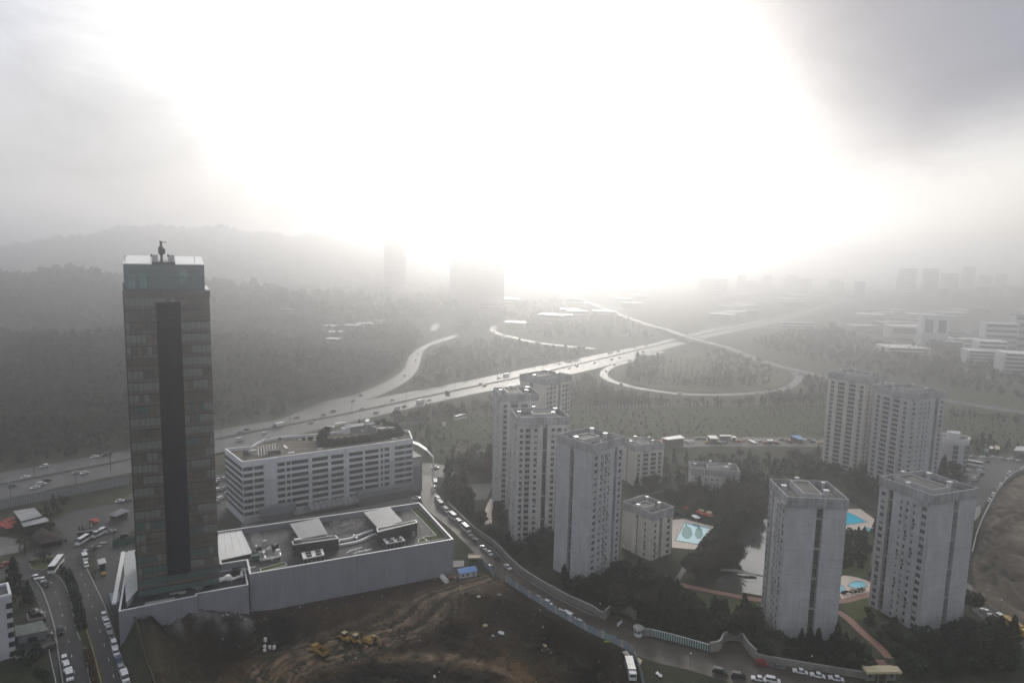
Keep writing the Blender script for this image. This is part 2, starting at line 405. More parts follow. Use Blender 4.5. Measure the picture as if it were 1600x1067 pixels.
def area(name, px, z, m, kind='structure', smooth=False, zf=0):
    P = [G2(*p, zf) for p in px]
    if smooth:
        Q = [Vector(p) for p in P]; R = []
        for i in range(len(Q)):
            a, b, c, d = Q[i-1], Q[i], Q[(i+1) % len(Q)], Q[(i+2) % len(Q)]
            for k in range(6): t = k/6; R.append(.5*((2*b)+(c-a)*t+(2*a-5*b+4*c-d)*t*t+(3*b-a-3*c+d)*t**3))
        P = [(r.x, r.y) for r in R]
    block(name, P); mb = MB(); mb.add([(x, y, z) for x, y in P], [tuple(range(len(P)))]); o = mb.build(name, M[m]); tag(o, kind=kind); flipup(o); return o, P
def kerbline(name, P, z=0, h=.14, w=.3, m='kerb', o0=0):
    a, b = off(P, o0+w/2), off(P, o0-w/2); n = len(P); mb = MB()
    V = [(p.x, p.y, z+h) for p in a]+[(p.x, p.y, z+h) for p in b]+[(p.x, p.y, z-.02) for p in a]+[(p.x, p.y, z-.02) for p in b]
    mb.add(V, [(n+i, n+i+1, i+1, i) for i in range(n-1)]+[(i, i+1, 2*n+i+1, 2*n+i) for i in range(n-1)]+[(n+i+1, n+i, 3*n+i, 3*n+i+1) for i in range(n-1)])
    o = mb.build(name, M[m]); tag(o, kind='structure')
def pxpath(px, n=80, z=0): return res([G2(*p, z) for p in px], n)
# motorway
MED = [(-60, 769), (0, 757), (203, 718), (330, 688), (549, 645), (720, 608.5), (819, 588.5), (930, 563), (1020, 541.5), (1100, 522.5), (1167, 509.5), (1230, 493), (1356, 461), (1444, 437)]
UP = [(-60, 749), (0, 738), (203, 703), (330, 675), (441, 655), (536, 632), (720, 597), (846, 571), (1017, 537), (1100, 516), (1162, 505), (1240, 488), (1350, 458.5), (1444, 434)]
LOW = [(-60, 795), (0, 781), (203, 739), (330, 711), (455, 681), (610, 645), (720, 619.5), (819, 600), (930, 576), (1038, 546), (1100, 529), (1167, 514.5), (1240, 497), (1356, 463.5), (1444, 440)]
strip('motorway', UP, LOW, .02, 'motorway', 120)
med = pxpath(MED, 160)
strip('slip_road', [(203, 702.5), (330, 673.5), (441, 653), (505, 628), (566, 613), (627, 581), (640, 556), (668, 537), (712, 522)],
      [(203, 704), (330, 676), (441, 657), (536, 634), (586, 620), (627, 601), (652, 579), (662, 549), (676, 539), (720, 525)], .028, 'motorway', 90)
strip('far_slip_road', [(672, 516), (676, 506), (683, 496), (700, 488)], [(682, 517), (688, 506), (688, 497), (706, 490)], .02, 'motorway', 20)
for k in (-4.2, -8, 4.2, 8): dashes('lane_marking', med[:110], k, .05, .16, 4, 7)
for k in (1.7, -1.7): dashes('edge_line', med[:120], k, .05, .18, 30, 0)
ribbon('median_strip', med[:130], 2.0, .06, 'ground')
# collector road below the noise panels and the lot streets
strip('collector_road', [(-60, 812), (0, 798), (203, 757), (345, 727), (372, 719)], [(-60, 832), (0, 815), (110, 786), (203, 768), (345, 738), (372, 730)], .02, 'ground', 40)
# crossing road carried over the motorway on a deck
CROSS = [(800, 437), (834, 446), (900, 463), (981, 492), (1020, 506), (1068, 525), (1100, 534), (1149, 546), (1200, 561), (1237, 569.5), (1303, 585), (1390, 601), (1478, 617), (1600, 635.5), (1680, 648)]
cross = res([G2(*p, 5.5) for p in CROSS], 140)
def bump_profile(P, c, h, w):
    z = []
    for p in P: d = (Vector(c)-p).length; z.append(.1+h*(1/(1+math.exp((d-w)/28))))
    return z
XC = G2(1082, 527, 5.5)
czs = bump_profile(cross, XC, 6.2, 150)
fly = ribbon('flyover_deck', cross, 17, 0, 'motorway', zs=czs, thick=1.1)
for s in (-1, 1):
    e = off(cross, s*8.7); mb = MB(); n = len(e)
    V = [(p.x, p.y, z+.9) for p, z in zip(e, czs)]+[(p.x, p.y, z-1.2) for p, z in zip(e, czs)]
    q = off(cross, s*9.0); V += [(p.x, p.y, z+.9) for p, z in zip(q, czs)]+[(p.x, p.y, z-1.2) for p, z in zip(q, czs)]
    mb.add(V, [(i, i+1, n+i+1, n+i) for i in range(n-1)]+[(2*n+i, 2*n+i+1, 3*n+i+1, 3*n+i) for i in range(n-1)]+[(i, i+1, 2*n+i+1, 2*n+i) for i in range(n-1)])
    tag(mb.build('flyover_parapet', M['kerb']), 'concrete parapet along the %s side of the flyover road' % ('far' if s > 0 else 'near'), 'parapet', 'parapets of the flyover')
dashes('lane_marking', cross[75:], 0, .35, .3, 30, 0)
LOOP = [(1036, 549), (985, 563.5), (955, 573), (943, 584), (952, 593.5), (975, 601), (1010, 608.5), (1074, 616), (1150, 616), (1216, 609.5), (1240, 600), (1248, 590), (1236, 579), (1216, 570), (1180, 558)]
loop = pxpath(LOOP, 110); ribbon('loop_ramp', loop, 8.5, .036, 'motorway')
lloop = pxpath([(850, 497), (815, 499), (790, 503), (774, 510), (770, 515.5), (781, 522.5), (800, 526.5), (822, 532), (860, 538), (930, 545)], 60); ribbon('loop_road', lloop, 11, .03, 'motorway')
for k, (pp, w) in enumerate((([(1310, 503), (1325, 515), (1397, 534), (1440, 547), (1475, 563), (1544, 590), (1620, 605)], 10), ([(1295, 500), (1315, 497), (1330, 490)], 16), ([(1167, 512), (1200, 512), (1240, 508), (1290, 503)], 8), ([(905, 473), (950, 478), (975, 484)], 9), ([(860, 470), (830, 466)], 12))):
    ribbon('far_road', pxpath(pp, 40), w, .026+.004*k, 'motorway')
# dirt track behind the white posts, meadow, yard strip
o, _ = area('meadow', [(612, 662), (700, 652), (777, 643), (900, 636), (1100, 628), (1200, 625), (1310, 622), (1310, 690), (1150, 690), (1030, 688), (900, 700), (780, 708), (680, 712), (640, 690)], .012, 'meadow')
area('meadow', [(1310, 622), (1480, 624), (1620, 632), (1620, 690), (1500, 688), (1310, 690)], .012, 'meadow')
area('ramp_island', [(960, 580), (975, 570), (1045, 556), (1120, 550), (1190, 568), (1228, 585), (1222, 600), (1160, 611), (1080, 611), (1010, 603), (965, 594)], .012, 'drygrass', smooth=True)
area('verge', [(780, 560), (850, 540), (950, 536), (1000, 533), (860, 560), (720, 592), (700, 586)], .012, 'meadow')
area('verge', [(1480, 622), (1600, 643), (1640, 652), (1640, 625), (1500, 610)], .014, 'meadow')
area('yard', [(1035, 697), (1060, 685), (1150, 683), (1240, 683), (1300, 686), (1312, 697)], .016, 'yard')
ribbon('dirt_road', pxpath([(1035, 699), (1080, 697), (1150, 695.5), (1200, 696), (1312, 697.5)], 30), 3.2, .022, 'paving')
ribbon('dirt_road', pxpath([(690, 700), (730, 703), (790, 706)], 20), 2.5, .024, 'yard')
# main street between the podium and the housing
ST_L = [(652, 745), (648, 775), (668, 797), (705, 827), (751, 873), (789, 910), (849, 944), (923, 986), (1004, 1027), (1075, 1046), (1127, 1062), (1200, 1084)]
ST_R = [(672, 742), (682, 770), (697, 790), (736, 831), (770, 856), (812, 896), (873, 934), (923, 958), (1000, 992), (1109, 1020), (1180, 1033), (1350, 1064)]
strip('street', ST_L, ST_R, .02, 'wet', 90)
stL = pxpath(ST_L, 90); stR = pxpath(ST_R, 90); stM = [(a+b)/2 for a, b in zip(stL, stR)]
area('drive', [(640, 800), (646, 775), (655, 742), (672, 738), (684, 745), (680, 765), (668, 790)], .016, 'paving', smooth=True)
area('drive', [(684, 745), (672, 738), (655, 738), (640, 728), (652, 722), (700, 728), (708, 742)], .013, 'street', smooth=True)
area('forecourt', [(945, 969), (955, 960), (990, 968), (996, 985), (1005, 1002), (960, 985)], .024, 'wet')
area('forecourt', [(1109, 1021), (1130, 1005), (1155, 1003), (1172, 1016), (1180, 1036)], .024, 'wet')
kerbline('kerb', stR[22:60], o0=-.4)
# left streets
L1a = [(112, 878), (123, 938), (133, 978), (145, 1017), (158, 1066), (172, 1120)]; L1b = [(128, 872), (149, 915), (165, 950), (182, 1003), (203, 1066), (222, 1120)]
strip('street', L1a, L1b, .021, 'street', 50)
L2a = [(50, 900), (67, 924), (84, 975), (91, 1020), (98, 1066), (106, 1120)]; L2b = [(92, 893), (109, 933), (119, 982), (130, 1013), (140, 1066), (152, 1120)]
strip('street', L2a, L2b, .023, 'street', 50)
l1 = [(a+b)/2 for a, b in zip(pxpath(L1a, 50), pxpath(L1b, 50))]; l2 = [(a+b)/2 for a, b in zip(pxpath(L2a, 50), pxpath(L2b, 50))]
dashes('lane_marking', l1[6:], 0, .05, .2, 3, 8); dashes('lane_marking', l2[4:], 0, .05, .2, 3, 8)
kerbline('yellow_kerb', pxpath([(104, 889), (113, 905), (124, 938), (134, 979), (146, 1018), (158, 1066)], 40), m='yellow')
kerbline('kerb', pxpath([(74, 893), (94, 903), (109, 933), (119, 982), (126, 1000)], 40))
kerbline('kerb', pxpath([(134, 1010), (148, 1066), (158, 1110)], 20)); kerbline('kerb', pxpath([(131, 1012), (141, 1066), (150, 1110)], 20))
kerbline('kerb', pxpath(L2a, 40)); kerbline('kerb', pxpath(L1b, 40))
area('median_planting', [(80, 884), (100, 886), (112, 903), (123, 938), (132, 978), (134, 990), (122, 992), (119, 982), (110, 933), (97, 905)], .05, 'grass')
area('median_planting', [(131, 1010), (134, 1010), (147, 1060), (158, 1110), (150, 1110), (141, 1066)], .05, 'grass')
area('plaza', [(-30, 905), (0, 884), (41, 864), (71, 855), (104, 842), (128, 838), (165, 820), (212, 811), (214, 828), (172, 838), (150, 856), (128, 878), (112, 890), (92, 896), (60, 902), (50, 925), (20, 905)], .024, 'street')
area('car_park', [(82, 812), (110, 800), (150, 792), (205, 780), (212, 790), (212, 811), (165, 820), (128, 838), (104, 842)], .018, 'pavingdark')
area('car_park', [(-30, 850), (0, 838), (30, 842), (40, 850), (30, 862), (0, 868), (-30, 880)], .018, 'paving')
ril, rilP = area('roundabout_island', [(46, 881), (50, 875), (62, 870), (76, 869), (88, 871), (92, 876), (84, 884), (68, 889), (52, 888)], .16, 'grass', smooth=True)
kerbline('kerb', [Vector(p) for p in rilP]+[Vector(rilP[0])], h=.15)
area('pavement', [(88, 985), (67, 924), (60, 905), (50, 912), (55, 930), (72, 985), (84, 1066), (92, 1066)], .03, 'pavingdark')
area('forecourt', [(150, 860), (172, 840), (206, 842), (208, 862), (192, 870), (196, 945), (178, 965), (168, 950), (150, 912)], .026, 'pavingdark')
# car park behind the glass tower
area('car_park', [(200, 772), (345, 740), (372, 745), (372, 800), (345, 812), (205, 812)], .015, 'street')
# white building forecourt
area('forecourt', [(376, 820), (520, 800), (650, 775), (655, 760), (660, 790), (500, 815), (380, 840)], .02, 'paving')
# right side: car park, site, street
area('car_park', [(1500, 715), (1560, 708), (1640, 716), (1640, 735), (1575, 738), (1530, 800), (1505, 830), (1490, 800), (1512, 745)], .02, 'asphalt')
PLOT_PX = ([(1640, 745), (1590, 742), (1560, 765), (1530, 815), (1515, 880), (1520, 930), (1560, 955), (1640, 1000)])
strip('street', [(1500, 915), (1540, 945), (1600, 985), (1680, 1040)], [(1490, 925), (1530, 962), (1590, 1005), (1660, 1062)], .024, 'street', 20)
strip('pavement', [(1505, 905), (1545, 935), (1605, 972), (1680, 1022)], [(1502, 913), (1541, 943), (1601, 982), (1680, 1037)], .03, 'paving', 20)
# the housing estate: lawn, paths, pools, lake
area('estate_ground', [(690, 745), (780, 712), (900, 704), (1030, 702), (1310, 700), (1500, 716), (1512, 745), (1490, 800), (1515, 880), (1500, 915), (1490, 925), (1530, 962), (1590, 1005), (1660, 1062), (1500, 1100), (1350, 1062), (1180, 1031), (1109, 1018), (1000, 990), (950, 966), (923, 956), (873, 932), (812, 894), (770, 854), (736, 829), (697, 788)], .010, 'ground')
area('lawn', [(1316, 800), (1360, 850), (1375, 880), (1360, 900), (1330, 905), (1316, 890)], .018, 'grass')
area('lawn', [(1085, 925), (1200, 945), (1200, 970), (1110, 960), (1080, 940)], .018, 'grass')
area('lawn', [(1316, 935), (1372, 925), (1370, 960), (1335, 970), (1316, 950)], .018, 'grass')
ribbon('red_path', pxpath([(1050, 910), (1085, 918), (1130, 927), (1200, 938), (1300, 940), (1340, 933), (1375, 923)], 50), 3, .03, 'redpath')
ribbon('red_path', pxpath([(1308, 955), (1325, 966), (1350, 990), (1372, 1008), (1390, 1028)], 30), 3, .034, 'redpath')
ribbon('red_path', pxpath([(1378, 840), (1370, 860), (1367, 885)], 14), 3, .034, 'redpath')
ribbon('white_border', pxpath([(1371, 842), (1364, 860), (1361, 880)], 14), .5, .12, 'paving', thick=.1)
ribbon('footpath', pxpath([(777, 770), (768, 785), (763, 800), (764, 822)], 20), 3.4, .03, 'pooldeck')
ribbon('footpath', pxpath([(1075, 880), (1065, 895), (1052, 915)], 20), 2, .03, 'paving')
ribbon('footpath', pxpath([(1140, 737), (1185, 742), (1215, 752)], 20), 2.5, .03, 'yard')
ribbon('footpath', pxpath([(1316, 772), (1345, 785), (1380, 800)], 20), 2, .03, 'yard')
ribbon('footpath', pxpath([(1000, 775), (1030, 768), (1045, 765)], 20), 2, .03, 'yard')
area('sports_court', [(733, 757), (772, 754), (760, 780), (732, 782)], .02, 'paving')
area('pool_deck', [(1050, 812), (1068, 810), (1117, 823), (1086, 858), (1050, 855)], .02, 'pooldeck')
area('pool_deck', [(1316, 795), (1345, 795), (1378, 820), (1360, 830), (1316, 828)], .02, 'pooldeck')
area('pool_deck', [(1314, 902), (1330, 900), (1355, 907), (1368, 918), (1340, 930), (1314, 934)], .02, 'pooldeck', smooth=True)
def pool(name, px, col, deep, label, smooth=False, coping=True):
    o, P = area(name, px, .10, 'kerb', kind=None, smooth=smooth)
    me = o.data; m = bpy.data.materials.new(name+'_water'); m.use_nodes = True; t = m.node_tree; b = t.nodes['Principled BSDF']
    b.inputs['Base Color'].default_value = (*col, 1); b.inputs['Roughness'].default_value = .1; b.inputs['Specular IOR Level'].default_value = .25
    me.materials.clear(); me.materials.append(m)
    tag(o, label, 'pool')
    mb = MB(); n = len(P); Q = inset(P, -.5)
    mb.add([(x, y, .16) for x, y in P]+[(x, y, .16) for x, y in Q]+[(x, y, 0) for x, y in Q]+[(x, y, .05) for x, y in P],
           [(i, (i+1) % n, n+(i+1) % n, n+i) for i in range(n)]+[(n+i, n+(i+1) % n, 2*n+(i+1) % n, 2*n+i) for i in range(n)]+[(i, 3*n+i, 3*n+(i+1) % n, (i+1) % n) for i in range(n)])
    mb.build('coping', M['kerb'], o)
    if deep:
        for D, mm in deep:
            PP = [G2(*p) for p in D]; mb = MB(); mb.add([(x, y, .104) for x, y in PP], [tuple(range(len(PP)))]); c = mb.build('tile_motif', mm, o); flipup(c)
    return o
teal = mat('pool_teal_tiles', (.02, .22, .22), .15, .25); blue = mat('pool_blue_tiles', (.02, .22, .38), .15, .25)
def blob(cx, cy_, rx, ry, n=28):
    return [(cx+rx*math.cos(2*math.pi*i/n)*(1+.08*math.sin(5*2*math.pi*i/n)), cy_+ry*math.sin(2*math.pi*i/n)*(1+.06*math.sin(7*2*math.pi*i/n))) for i in range(n)]
pool('swimming_pool', [(1071, 816.5), (1110, 824.5), (1090, 850), (1056, 844)], (.45, .74, .78), [
    (blob(1073.5, 832, 8.2, 10.2), teal), (blob(1092, 833, 6.2, 9), teal), ([(1071, 817.5), (1073, 818), (1073, 823), (1070.5, 823)], teal), ([(1091, 822), (1093, 822.3), (1093, 826), (1091, 826)], teal),
    ([(1071.5, 816.8), (1109, 824.6), (1108, 826.3), (1071, 818.3)], blue)], 'pale blue swimming pool with two teal tree shapes on its floor')
pool('swimming_pool', [(1312, 800), (1327, 801), (1354, 815), (1312, 821)], (.03, .50, .70), None, 'bright turquoise pool with a pointed corner between the two front towers')
pool('swimming_pool', [(1353, 824), (1372, 828), (1370, 831), (1352, 829)], (.12, .42, .52), None, 'tiny shallow pool beside the bright turquoise pool')
pool('swimming_pool', blob(1340, 913.5, 13, 5), (.10, .50, .62), None, 'oval paddling pool on a peach terrace above the red path')
pool('swimming_pool', [(1306, 916), (1316, 915), (1320, 922), (1318, 925), (1306, 926)], (.12, .42, .52), None, 'small pool corner beside the oval paddling pool')
area('lake', [(1205, 790), (1203, 800), (1190, 815), (1176, 828), (1158, 838), (1151, 845), (1153, 860), (1158, 872), (1153, 882), (1165, 892), (1200, 900), (1240, 900), (1240, 790)], .03, 'water', smooth=True)
area('pond', [(1133, 897), (1160, 896), (1200, 902), (1235, 905), (1235, 935), (1160, 925), (1120, 922), (1118, 908)], .03, 'water', smooth=True)
area('puddle', [(1519, 800), (1530, 790), (1532, 800), (1524, 812), (1516, 815)], .03, 'water', smooth=True)
area('puddle', [(1590, 776), (1575, 778), (1560, 786), (1568, 792), (1600, 790)], .03, 'water', smooth=True)
# ------------------------------------------------------------------ building materials
def concrete(name, col, band=3.0, strength=.14, rib=None):
    """board-marked concrete: storey joints, fine ribs and rain streaks"""
    m = bpy.data.materials.new(name); m.use_nodes = True; t = m.node_tree; b = t.nodes['Principled BSDF']
    b.inputs['Roughness'].default_value = .85; b.inputs['Specular IOR Level'].default_value = .25
    tc = N(t, 'ShaderNodeTexCoord'); sep = N(t, 'ShaderNodeSeparateXYZ'); t.links.new(tc.outputs['Object'], sep.inputs[0])
    fz = mth(t, 'FRACT', mth(t, 'DIVIDE', sep.outputs[2], band)); line = mth(t, 'LESS_THAN', fz, .05)
    mp = N(t, 'ShaderNodeMapping'); mp.inputs['Scale'].default_value = (1.3, 1.3, .10); t.links.new(tc.outputs['Object'], mp.inputs[0])
    n = N(t, 'ShaderNodeTexNoise'); n.inputs['Scale'].default_value = .9; n.inputs['Detail'].default_value = 6; t.links.new(mp.outputs[0], n.inputs['Vector'])
    n2 = N(t, 'ShaderNodeTexNoise'); n2.inputs['Scale'].default_value = .16; n2.inputs['Detail'].default_value = 7; t.links.new(tc.outputs['Object'], n2.inputs['Vector'])
    n3 = N(t, 'ShaderNodeTexNoise'); n3.inputs['Scale'].default_value = 1.0; n3.inputs['Detail'].default_value = 3
    mp3 = N(t, 'ShaderNodeMapping'); mp3.inputs['Scale'].default_value = (.3, .3, 3.2); t.links.new(tc.outputs['Object'], mp3.inputs[0]); t.links.new(mp3.outputs[0], n3.inputs['Vector'])
    v = mth(t, 'ADD', mth(t, 'MULTIPLY', mth(t, 'SUBTRACT', n.outputs[0], .5), strength*4.2), mth(t, 'MULTIPLY', mth(t, 'SUBTRACT', n2.outputs[0], .5), strength*4))
    v = mth(t, 'ADD', v, mth(t, 'MULTIPLY', mth(t, 'SUBTRACT', n3.outputs[0], .5), strength*2.6))
    v = mth(t, 'ADD', v, mth(t, 'MULTIPLY', line, -.22))
    v = mth(t, 'ADD', v, 1)
    s = N(t, 'ShaderNodeVectorMath', operation='SCALE'); s.inputs[0].default_value = col; t.links.new(v, s.inputs[3]); t.links.new(s.outputs[0], b.inputs['Base Color'])
    return m
M['conc'] = concrete('ribbed_concrete', (.47, .465, .48), 2.9, .15)
M['conc_light'] = concrete('painted_concrete', (.58, .57, .55), 2.9, .13)
M['conc_cream'] = concrete('cream_concrete', (.60, .575, .52), 2.9, .13)
M['conc_dark'] = concrete('dark_concrete', (.21, .21, .22), 1.4, .25)
M['crown'] = concrete('stained_crown_concrete', (.34, .335, .34), 1.4, .3)
M['wallgrey'] = concrete('podium_render', (.31, .315, .35), 400, .10)
M['offwhite'] = concrete('white_cladding', (.66, .66, .69), 400, .07)
M['coping'] = mat('white_coping', (.72, .72, .70), .35, .6, noise=(1, .12))
M['rooffelt'] = mat('roof_felt', (.11, .11, .105), .75, .3, noise=(.5, .4))
M['gravel'] = mat('roof_gravel', (.19, .165, .13), .95, .1, noise=(.35, .45), bump=(6, .5, .1))
M['glassdark'] = mat('window_glass', (.025, .03, .035), .12, .6)
M['glassmid'] = mat('window_blind', (.10, .105, .11), .3, .5)
M['frame'] = mat('window_frame', (.42, .41, .39), .6)
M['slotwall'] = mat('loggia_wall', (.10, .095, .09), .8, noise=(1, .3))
M['metal'] = mat('galvanised_metal', (.45, .45, .45), .35, .5, .6, noise=(1.5, .2))
M['whitemetal'] = mat('white_sheet_metal', (.74, .73, .70), .28, .7, noise=(.8, .12))
M['darkmetal'] = mat('dark_sheet_metal', (.018, .020, .023), .45, .5, noise=(.6, .3))
M['black'] = mat('black_paint', (.015, .015, .016), .5)
M['green'] = mat('green_sheet', (.03, .10, .07), .5, noise=(2, .3))
M['teal'] = mat('teal_panel', (.03, .13, .12), .4)
M['brickred'] = mat('red_cloth', (.42, .06, .05), .7, noise=(2, .3))
M['tan'] = mat('tan_sheet', (.55, .47, .30), .6, noise=(1.5, .25))
M['bluesheet'] = mat('blue_sheet', (.04, .20, .52), .45, noise=(1.5, .25))
_wc = {}
def window_mesh(w, h, kind, horiz):
    """a window standing 6 cm proud of its wall in the local plane y=0, facing -y: frame, sill, two sashes and panes"""
    key = (round(w, 2), round(h, 2), kind)
    if key in _wc: return _wc[key]
    mb = MB(); t = .09
    mb.box2(-w/2, w/2, -.07, 0, 0, t, 1).box2(-w/2, w/2, -.07, 0, h-t, h, 1)
    mb.box2(-w/2, -w/2+t, -.07, 0, t, h-t, 1).box2(w/2-t, w/2, -.07, 0, t, h-t, 1)
    if w > 1.1: mb.box2(-.04, .04, -.065, 0, t, h-t, 1)
    g = 0 if kind in (0, 3, 4) else 2
    if kind == 2 and w > 1.1:
        mb.add([(-w/2+t, -.03, t), (-.04, -.03, t), (-.04, -.03, h-t), (-w/2+t, -.03, h-t)], [(0, 1, 2, 3)], 0)
        mb.add([(.04, -.03, t), (w/2-t, -.03, t), (w/2-t, -.03, h-t), (.04, -.03, h-t)], [(0, 1, 2, 3)], 2)
    else: mb.add([(-w/2+t, -.03, t), (w/2-t, -.03, t), (w/2-t, -.03, h-t), (-w/2+t, -.03, h-t)], [(0, 1, 2, 3)], g)
    if kind == 3: mb.box2(-w/2+t, w/2-t, -.05, -.035, h*.42, h-t, 1)
    if kind == 4: mb.box2(w*.05, w*.05+.8, -.5, -.07, -.75, -.2, 2)
    me = mb.mesh('window', [M['glassdark'], M['frame'], M['glassmid']]); _wc[key] = me; return me
def balcony_mesh(w, h):
    key = ('b', round(w, 2), round(h, 2))
    if key in _wc: return _wc[key]
    mb = MB()
    mb.add([(-w/2, -.02, 0), (w/2, -.02, 0), (w/2, -.02, h), (-w/2, -.02, h)], [(0, 1, 2, 3)], 0)
    mb.box2(-w/2, w/2, -.35, -.03, -.1, .85, 1)
    mb.box2(-w/2, w/2, -.30, -.03, h-.12, h, 1)
    for k in (-.25, .18): mb.box2(k*w-.05, k*w+.05, -.1, -.02, .85, h-.12, 1)
    me = mb.mesh('balcony', [M['glassdark'], M['frame']]); _wc[key] = me; return me
class Win:
    """gathers window placements; the 100 that show largest become parts, the rest one part"""
    def __init__(s, root): s.r = root; s.L = []
    def add(s, me, name, x, y, z, rz, w): s.L.append((w, len(s.L), me, name, x, y, z, rz))
    def build(s):
        for kind in sorted({q[3] for q in s.L}):
            L = sorted([q for q in s.L if q[3] == kind], key=lambda q: (-q[0], q[1])); 
            for q in L[:96]:
                o = link(kind, q[2], s.r, (q[4], q[5], q[6]), q[7])
            if L[96:]:
                mb = MB(); mats = list(L[96][2].materials)
                for q in L[96:]:
                    co, si = math.cos(q[7]), math.sin(q[7])
                    me = q[2]; V = [(q[4]+v.co.x*co-v.co.y*si, q[5]+v.co.x*si+v.co.y*co, q[6]+v.co.z) for v in me.vertices]
                    b = len(mb.v); mb.v += V
                    for p in me.polygons: mb.f.append(tuple(b+i for i in p.vertices)); mb.m.append(p.material_index)
                mats = [M['glassdark'], M['frame'], M['glassmid']] if kind == 'window' else mats
                o = mb.build(kind, mats, s.r); o['kind'] = 'stuff'
# face specs: (fraction along the face measured from the near corner, width, kind)
FACE = {
 'win': dict(notch=(.72, .81), cols=[(.11, 2.2, .62), (.30, 1.0, .5), (.43, .9, .5), (.545, .9, .5), (.91, 1.9, .6)], top=[(.05, .22)]),
 'blank': dict(notch=(.50, .61), cols=[], top=[]),
 'bal': dict(notch=None, cols=[(.12, 2.2, 'b'), (.36, 4.0, 'b'), (.64, 4.0, 'b'), (.88, 2.4, 'b')], top=[(.28, .46)]),
 'mix': dict(notch=(.50, .59), cols=[(.08, 1.5, .6), (.20, 2.4, 'b'), (.36, 1.5, .6), (.70, 1.6, .6), (.82, 2.2, 'b'), (.94, 1.2, .6)], top=[(.18, .42)]),
 'slotted': dict(notch=(.36, .50), cols=[(.16, 1.3, .6), (.80, 1.9, .6)], top=[(.7, .95)]),
 'gable': dict(notch=(.46, .56), cols=[(.70, .9, .6), (.22, .9, .6)], top=[]),
}
def tower(label, Fp, rot, Wd, Dp, h, floors, R, L, wall='conc', group=None, name='apartment_tower', cat='apartment tower', roof=0, seed=1, shaft=True):
    """origin at the near corner; x runs along the right face, y along the left face"""
    rd = random.Random(seed)
    r = empty(name, (Fp[0], Fp[1], 0), math.radians(rot), label, cat, group)
    fr, fl = FACE[R], FACE[L]; nd = 1.7
    co, si = math.cos(math.radians(rot)), math.sin(math.radians(rot)); q = 2.2
    block(name, [(Fp[0]+x*co-y*si, Fp[1]+x*si+y*co) for x, y in ((-q, -q), (Wd+q, -q), (Wd+q, Dp+q), (-q, Dp+q))])
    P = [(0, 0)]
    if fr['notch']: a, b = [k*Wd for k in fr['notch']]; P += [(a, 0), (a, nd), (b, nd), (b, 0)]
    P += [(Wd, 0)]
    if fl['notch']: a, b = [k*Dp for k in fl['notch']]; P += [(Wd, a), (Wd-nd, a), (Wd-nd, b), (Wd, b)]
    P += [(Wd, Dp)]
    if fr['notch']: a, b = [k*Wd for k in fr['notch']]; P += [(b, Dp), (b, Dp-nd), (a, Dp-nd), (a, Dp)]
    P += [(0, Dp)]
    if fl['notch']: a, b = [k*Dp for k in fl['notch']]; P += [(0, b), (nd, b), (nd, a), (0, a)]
    rz = h-2.0                                             # roof level inside the parapet
    mb = MB(); mb.prism(P, 0, rz, 0, top=0, bottom=False)
    # shallow piers between the bays break up the long faces
    for fc, spec, ln in ((0, fr, Wd), (1, fl, Dp)):
        ks = [0.0]+[c[0] for c in spec['cols']]+[1.0]
        if len(ks) > 2:
            for a, b in zip(ks, ks[1:]):
                k = (a+b)/2
                if spec['notch'] and spec['notch'][0]-.03 < k < spec['notch'][1]+.03: continue
                w = (b-a)*ln*.30
                if fc == 0: mb.box2(k*ln-w/2, k*ln+w/2, -.22, 0, 0, rz-2.9, 0)
                else: mb.box2(-.22, 0, k*ln-w/2, k*ln+w/2, 0, rz-2.9, 0)
    mb.build('wall', [M[wall]], r)
    # darker crown storey with its set-outs
    mb = MB(); w = .28
    O = [(-w, -w), (Wd+w, -w), (Wd+w, Dp+w), (-w, Dp+w)]
    mb.prism(O, rz-1.5, rz-.02, 0, bottom=True); mb.ring(O, .45, rz-.02, h, 0)
    for fc, spec, ln in ((0, fr, Wd), (1, fl, Dp)):
        for a, b in spec['top']:
            if fc == 0: mb.box2(a*ln, b*ln, -w-.5, -w, rz-2.4, rz-.9, 0)
            else: mb.box2(-w-.5, -w, a*ln, b*ln, rz-2.4, rz-.9, 0)
    mb.build('parapet', [M['crown']], r)
    mb = MB(); mb.add([(.2, .2, rz+.03), (Wd-.2, .2, rz+.03), (Wd-.2, Dp-.2, rz+.03), (.2, Dp-.2, rz+.03)], [(0, 1, 2, 3)]); mb.build('roof', M['rooffelt'], r)
    # lift house and stair heads on the roof
    x0, x1, y0, y1 = {0: (.30, .62, .12, .86), 1: (.22, .60, .18, .92), 2: (.12, .62, .35, .68), 3: (.35, .80, .30, .70)}[roof % 4]
    ph = 1.7+.5*(roof == 0)
    mb = MB(); Q = [(x0*Wd, y0*Dp), (x1*Wd, y0*Dp), (x1*Wd, y1*Dp), (x0*Wd, y1*Dp)]
    mb.prism(Q, rz+.03, rz+ph, 0, top=1, bottom=False); mb.ring(Q, .3, rz+ph, rz+ph+.45, 2)
    mb.build('lift_house', [M['conc'], M['rooffelt'], M['frame']], r)
    for k, (x, y, hh) in enumerate(((.10, .55, 2.4), (.74, .30, 2.8), (.86, .78, 2.6), (.45, .95, 3.0))):
        if k == 3 and roof == 2: continue
        s = .9+.5*rd.random(); mb = MB()
        mb.box((x*Wd, y*Dp, rz+hh/2+.02), (s, s, hh), 0); c = mb.build('chimney', M['conc'], r)
        mb = MB(); mb.box((x*Wd, y*Dp, rz+hh+.18), (s+.5, s+.35, .12), 0).box((x*Wd, y*Dp, rz+hh+.07), (s*.6, s*.6, .1), 0); mb.build('cap', M['whitemetal'], c)
    W_ = Win(r); fh = (rz-2.9)/floors
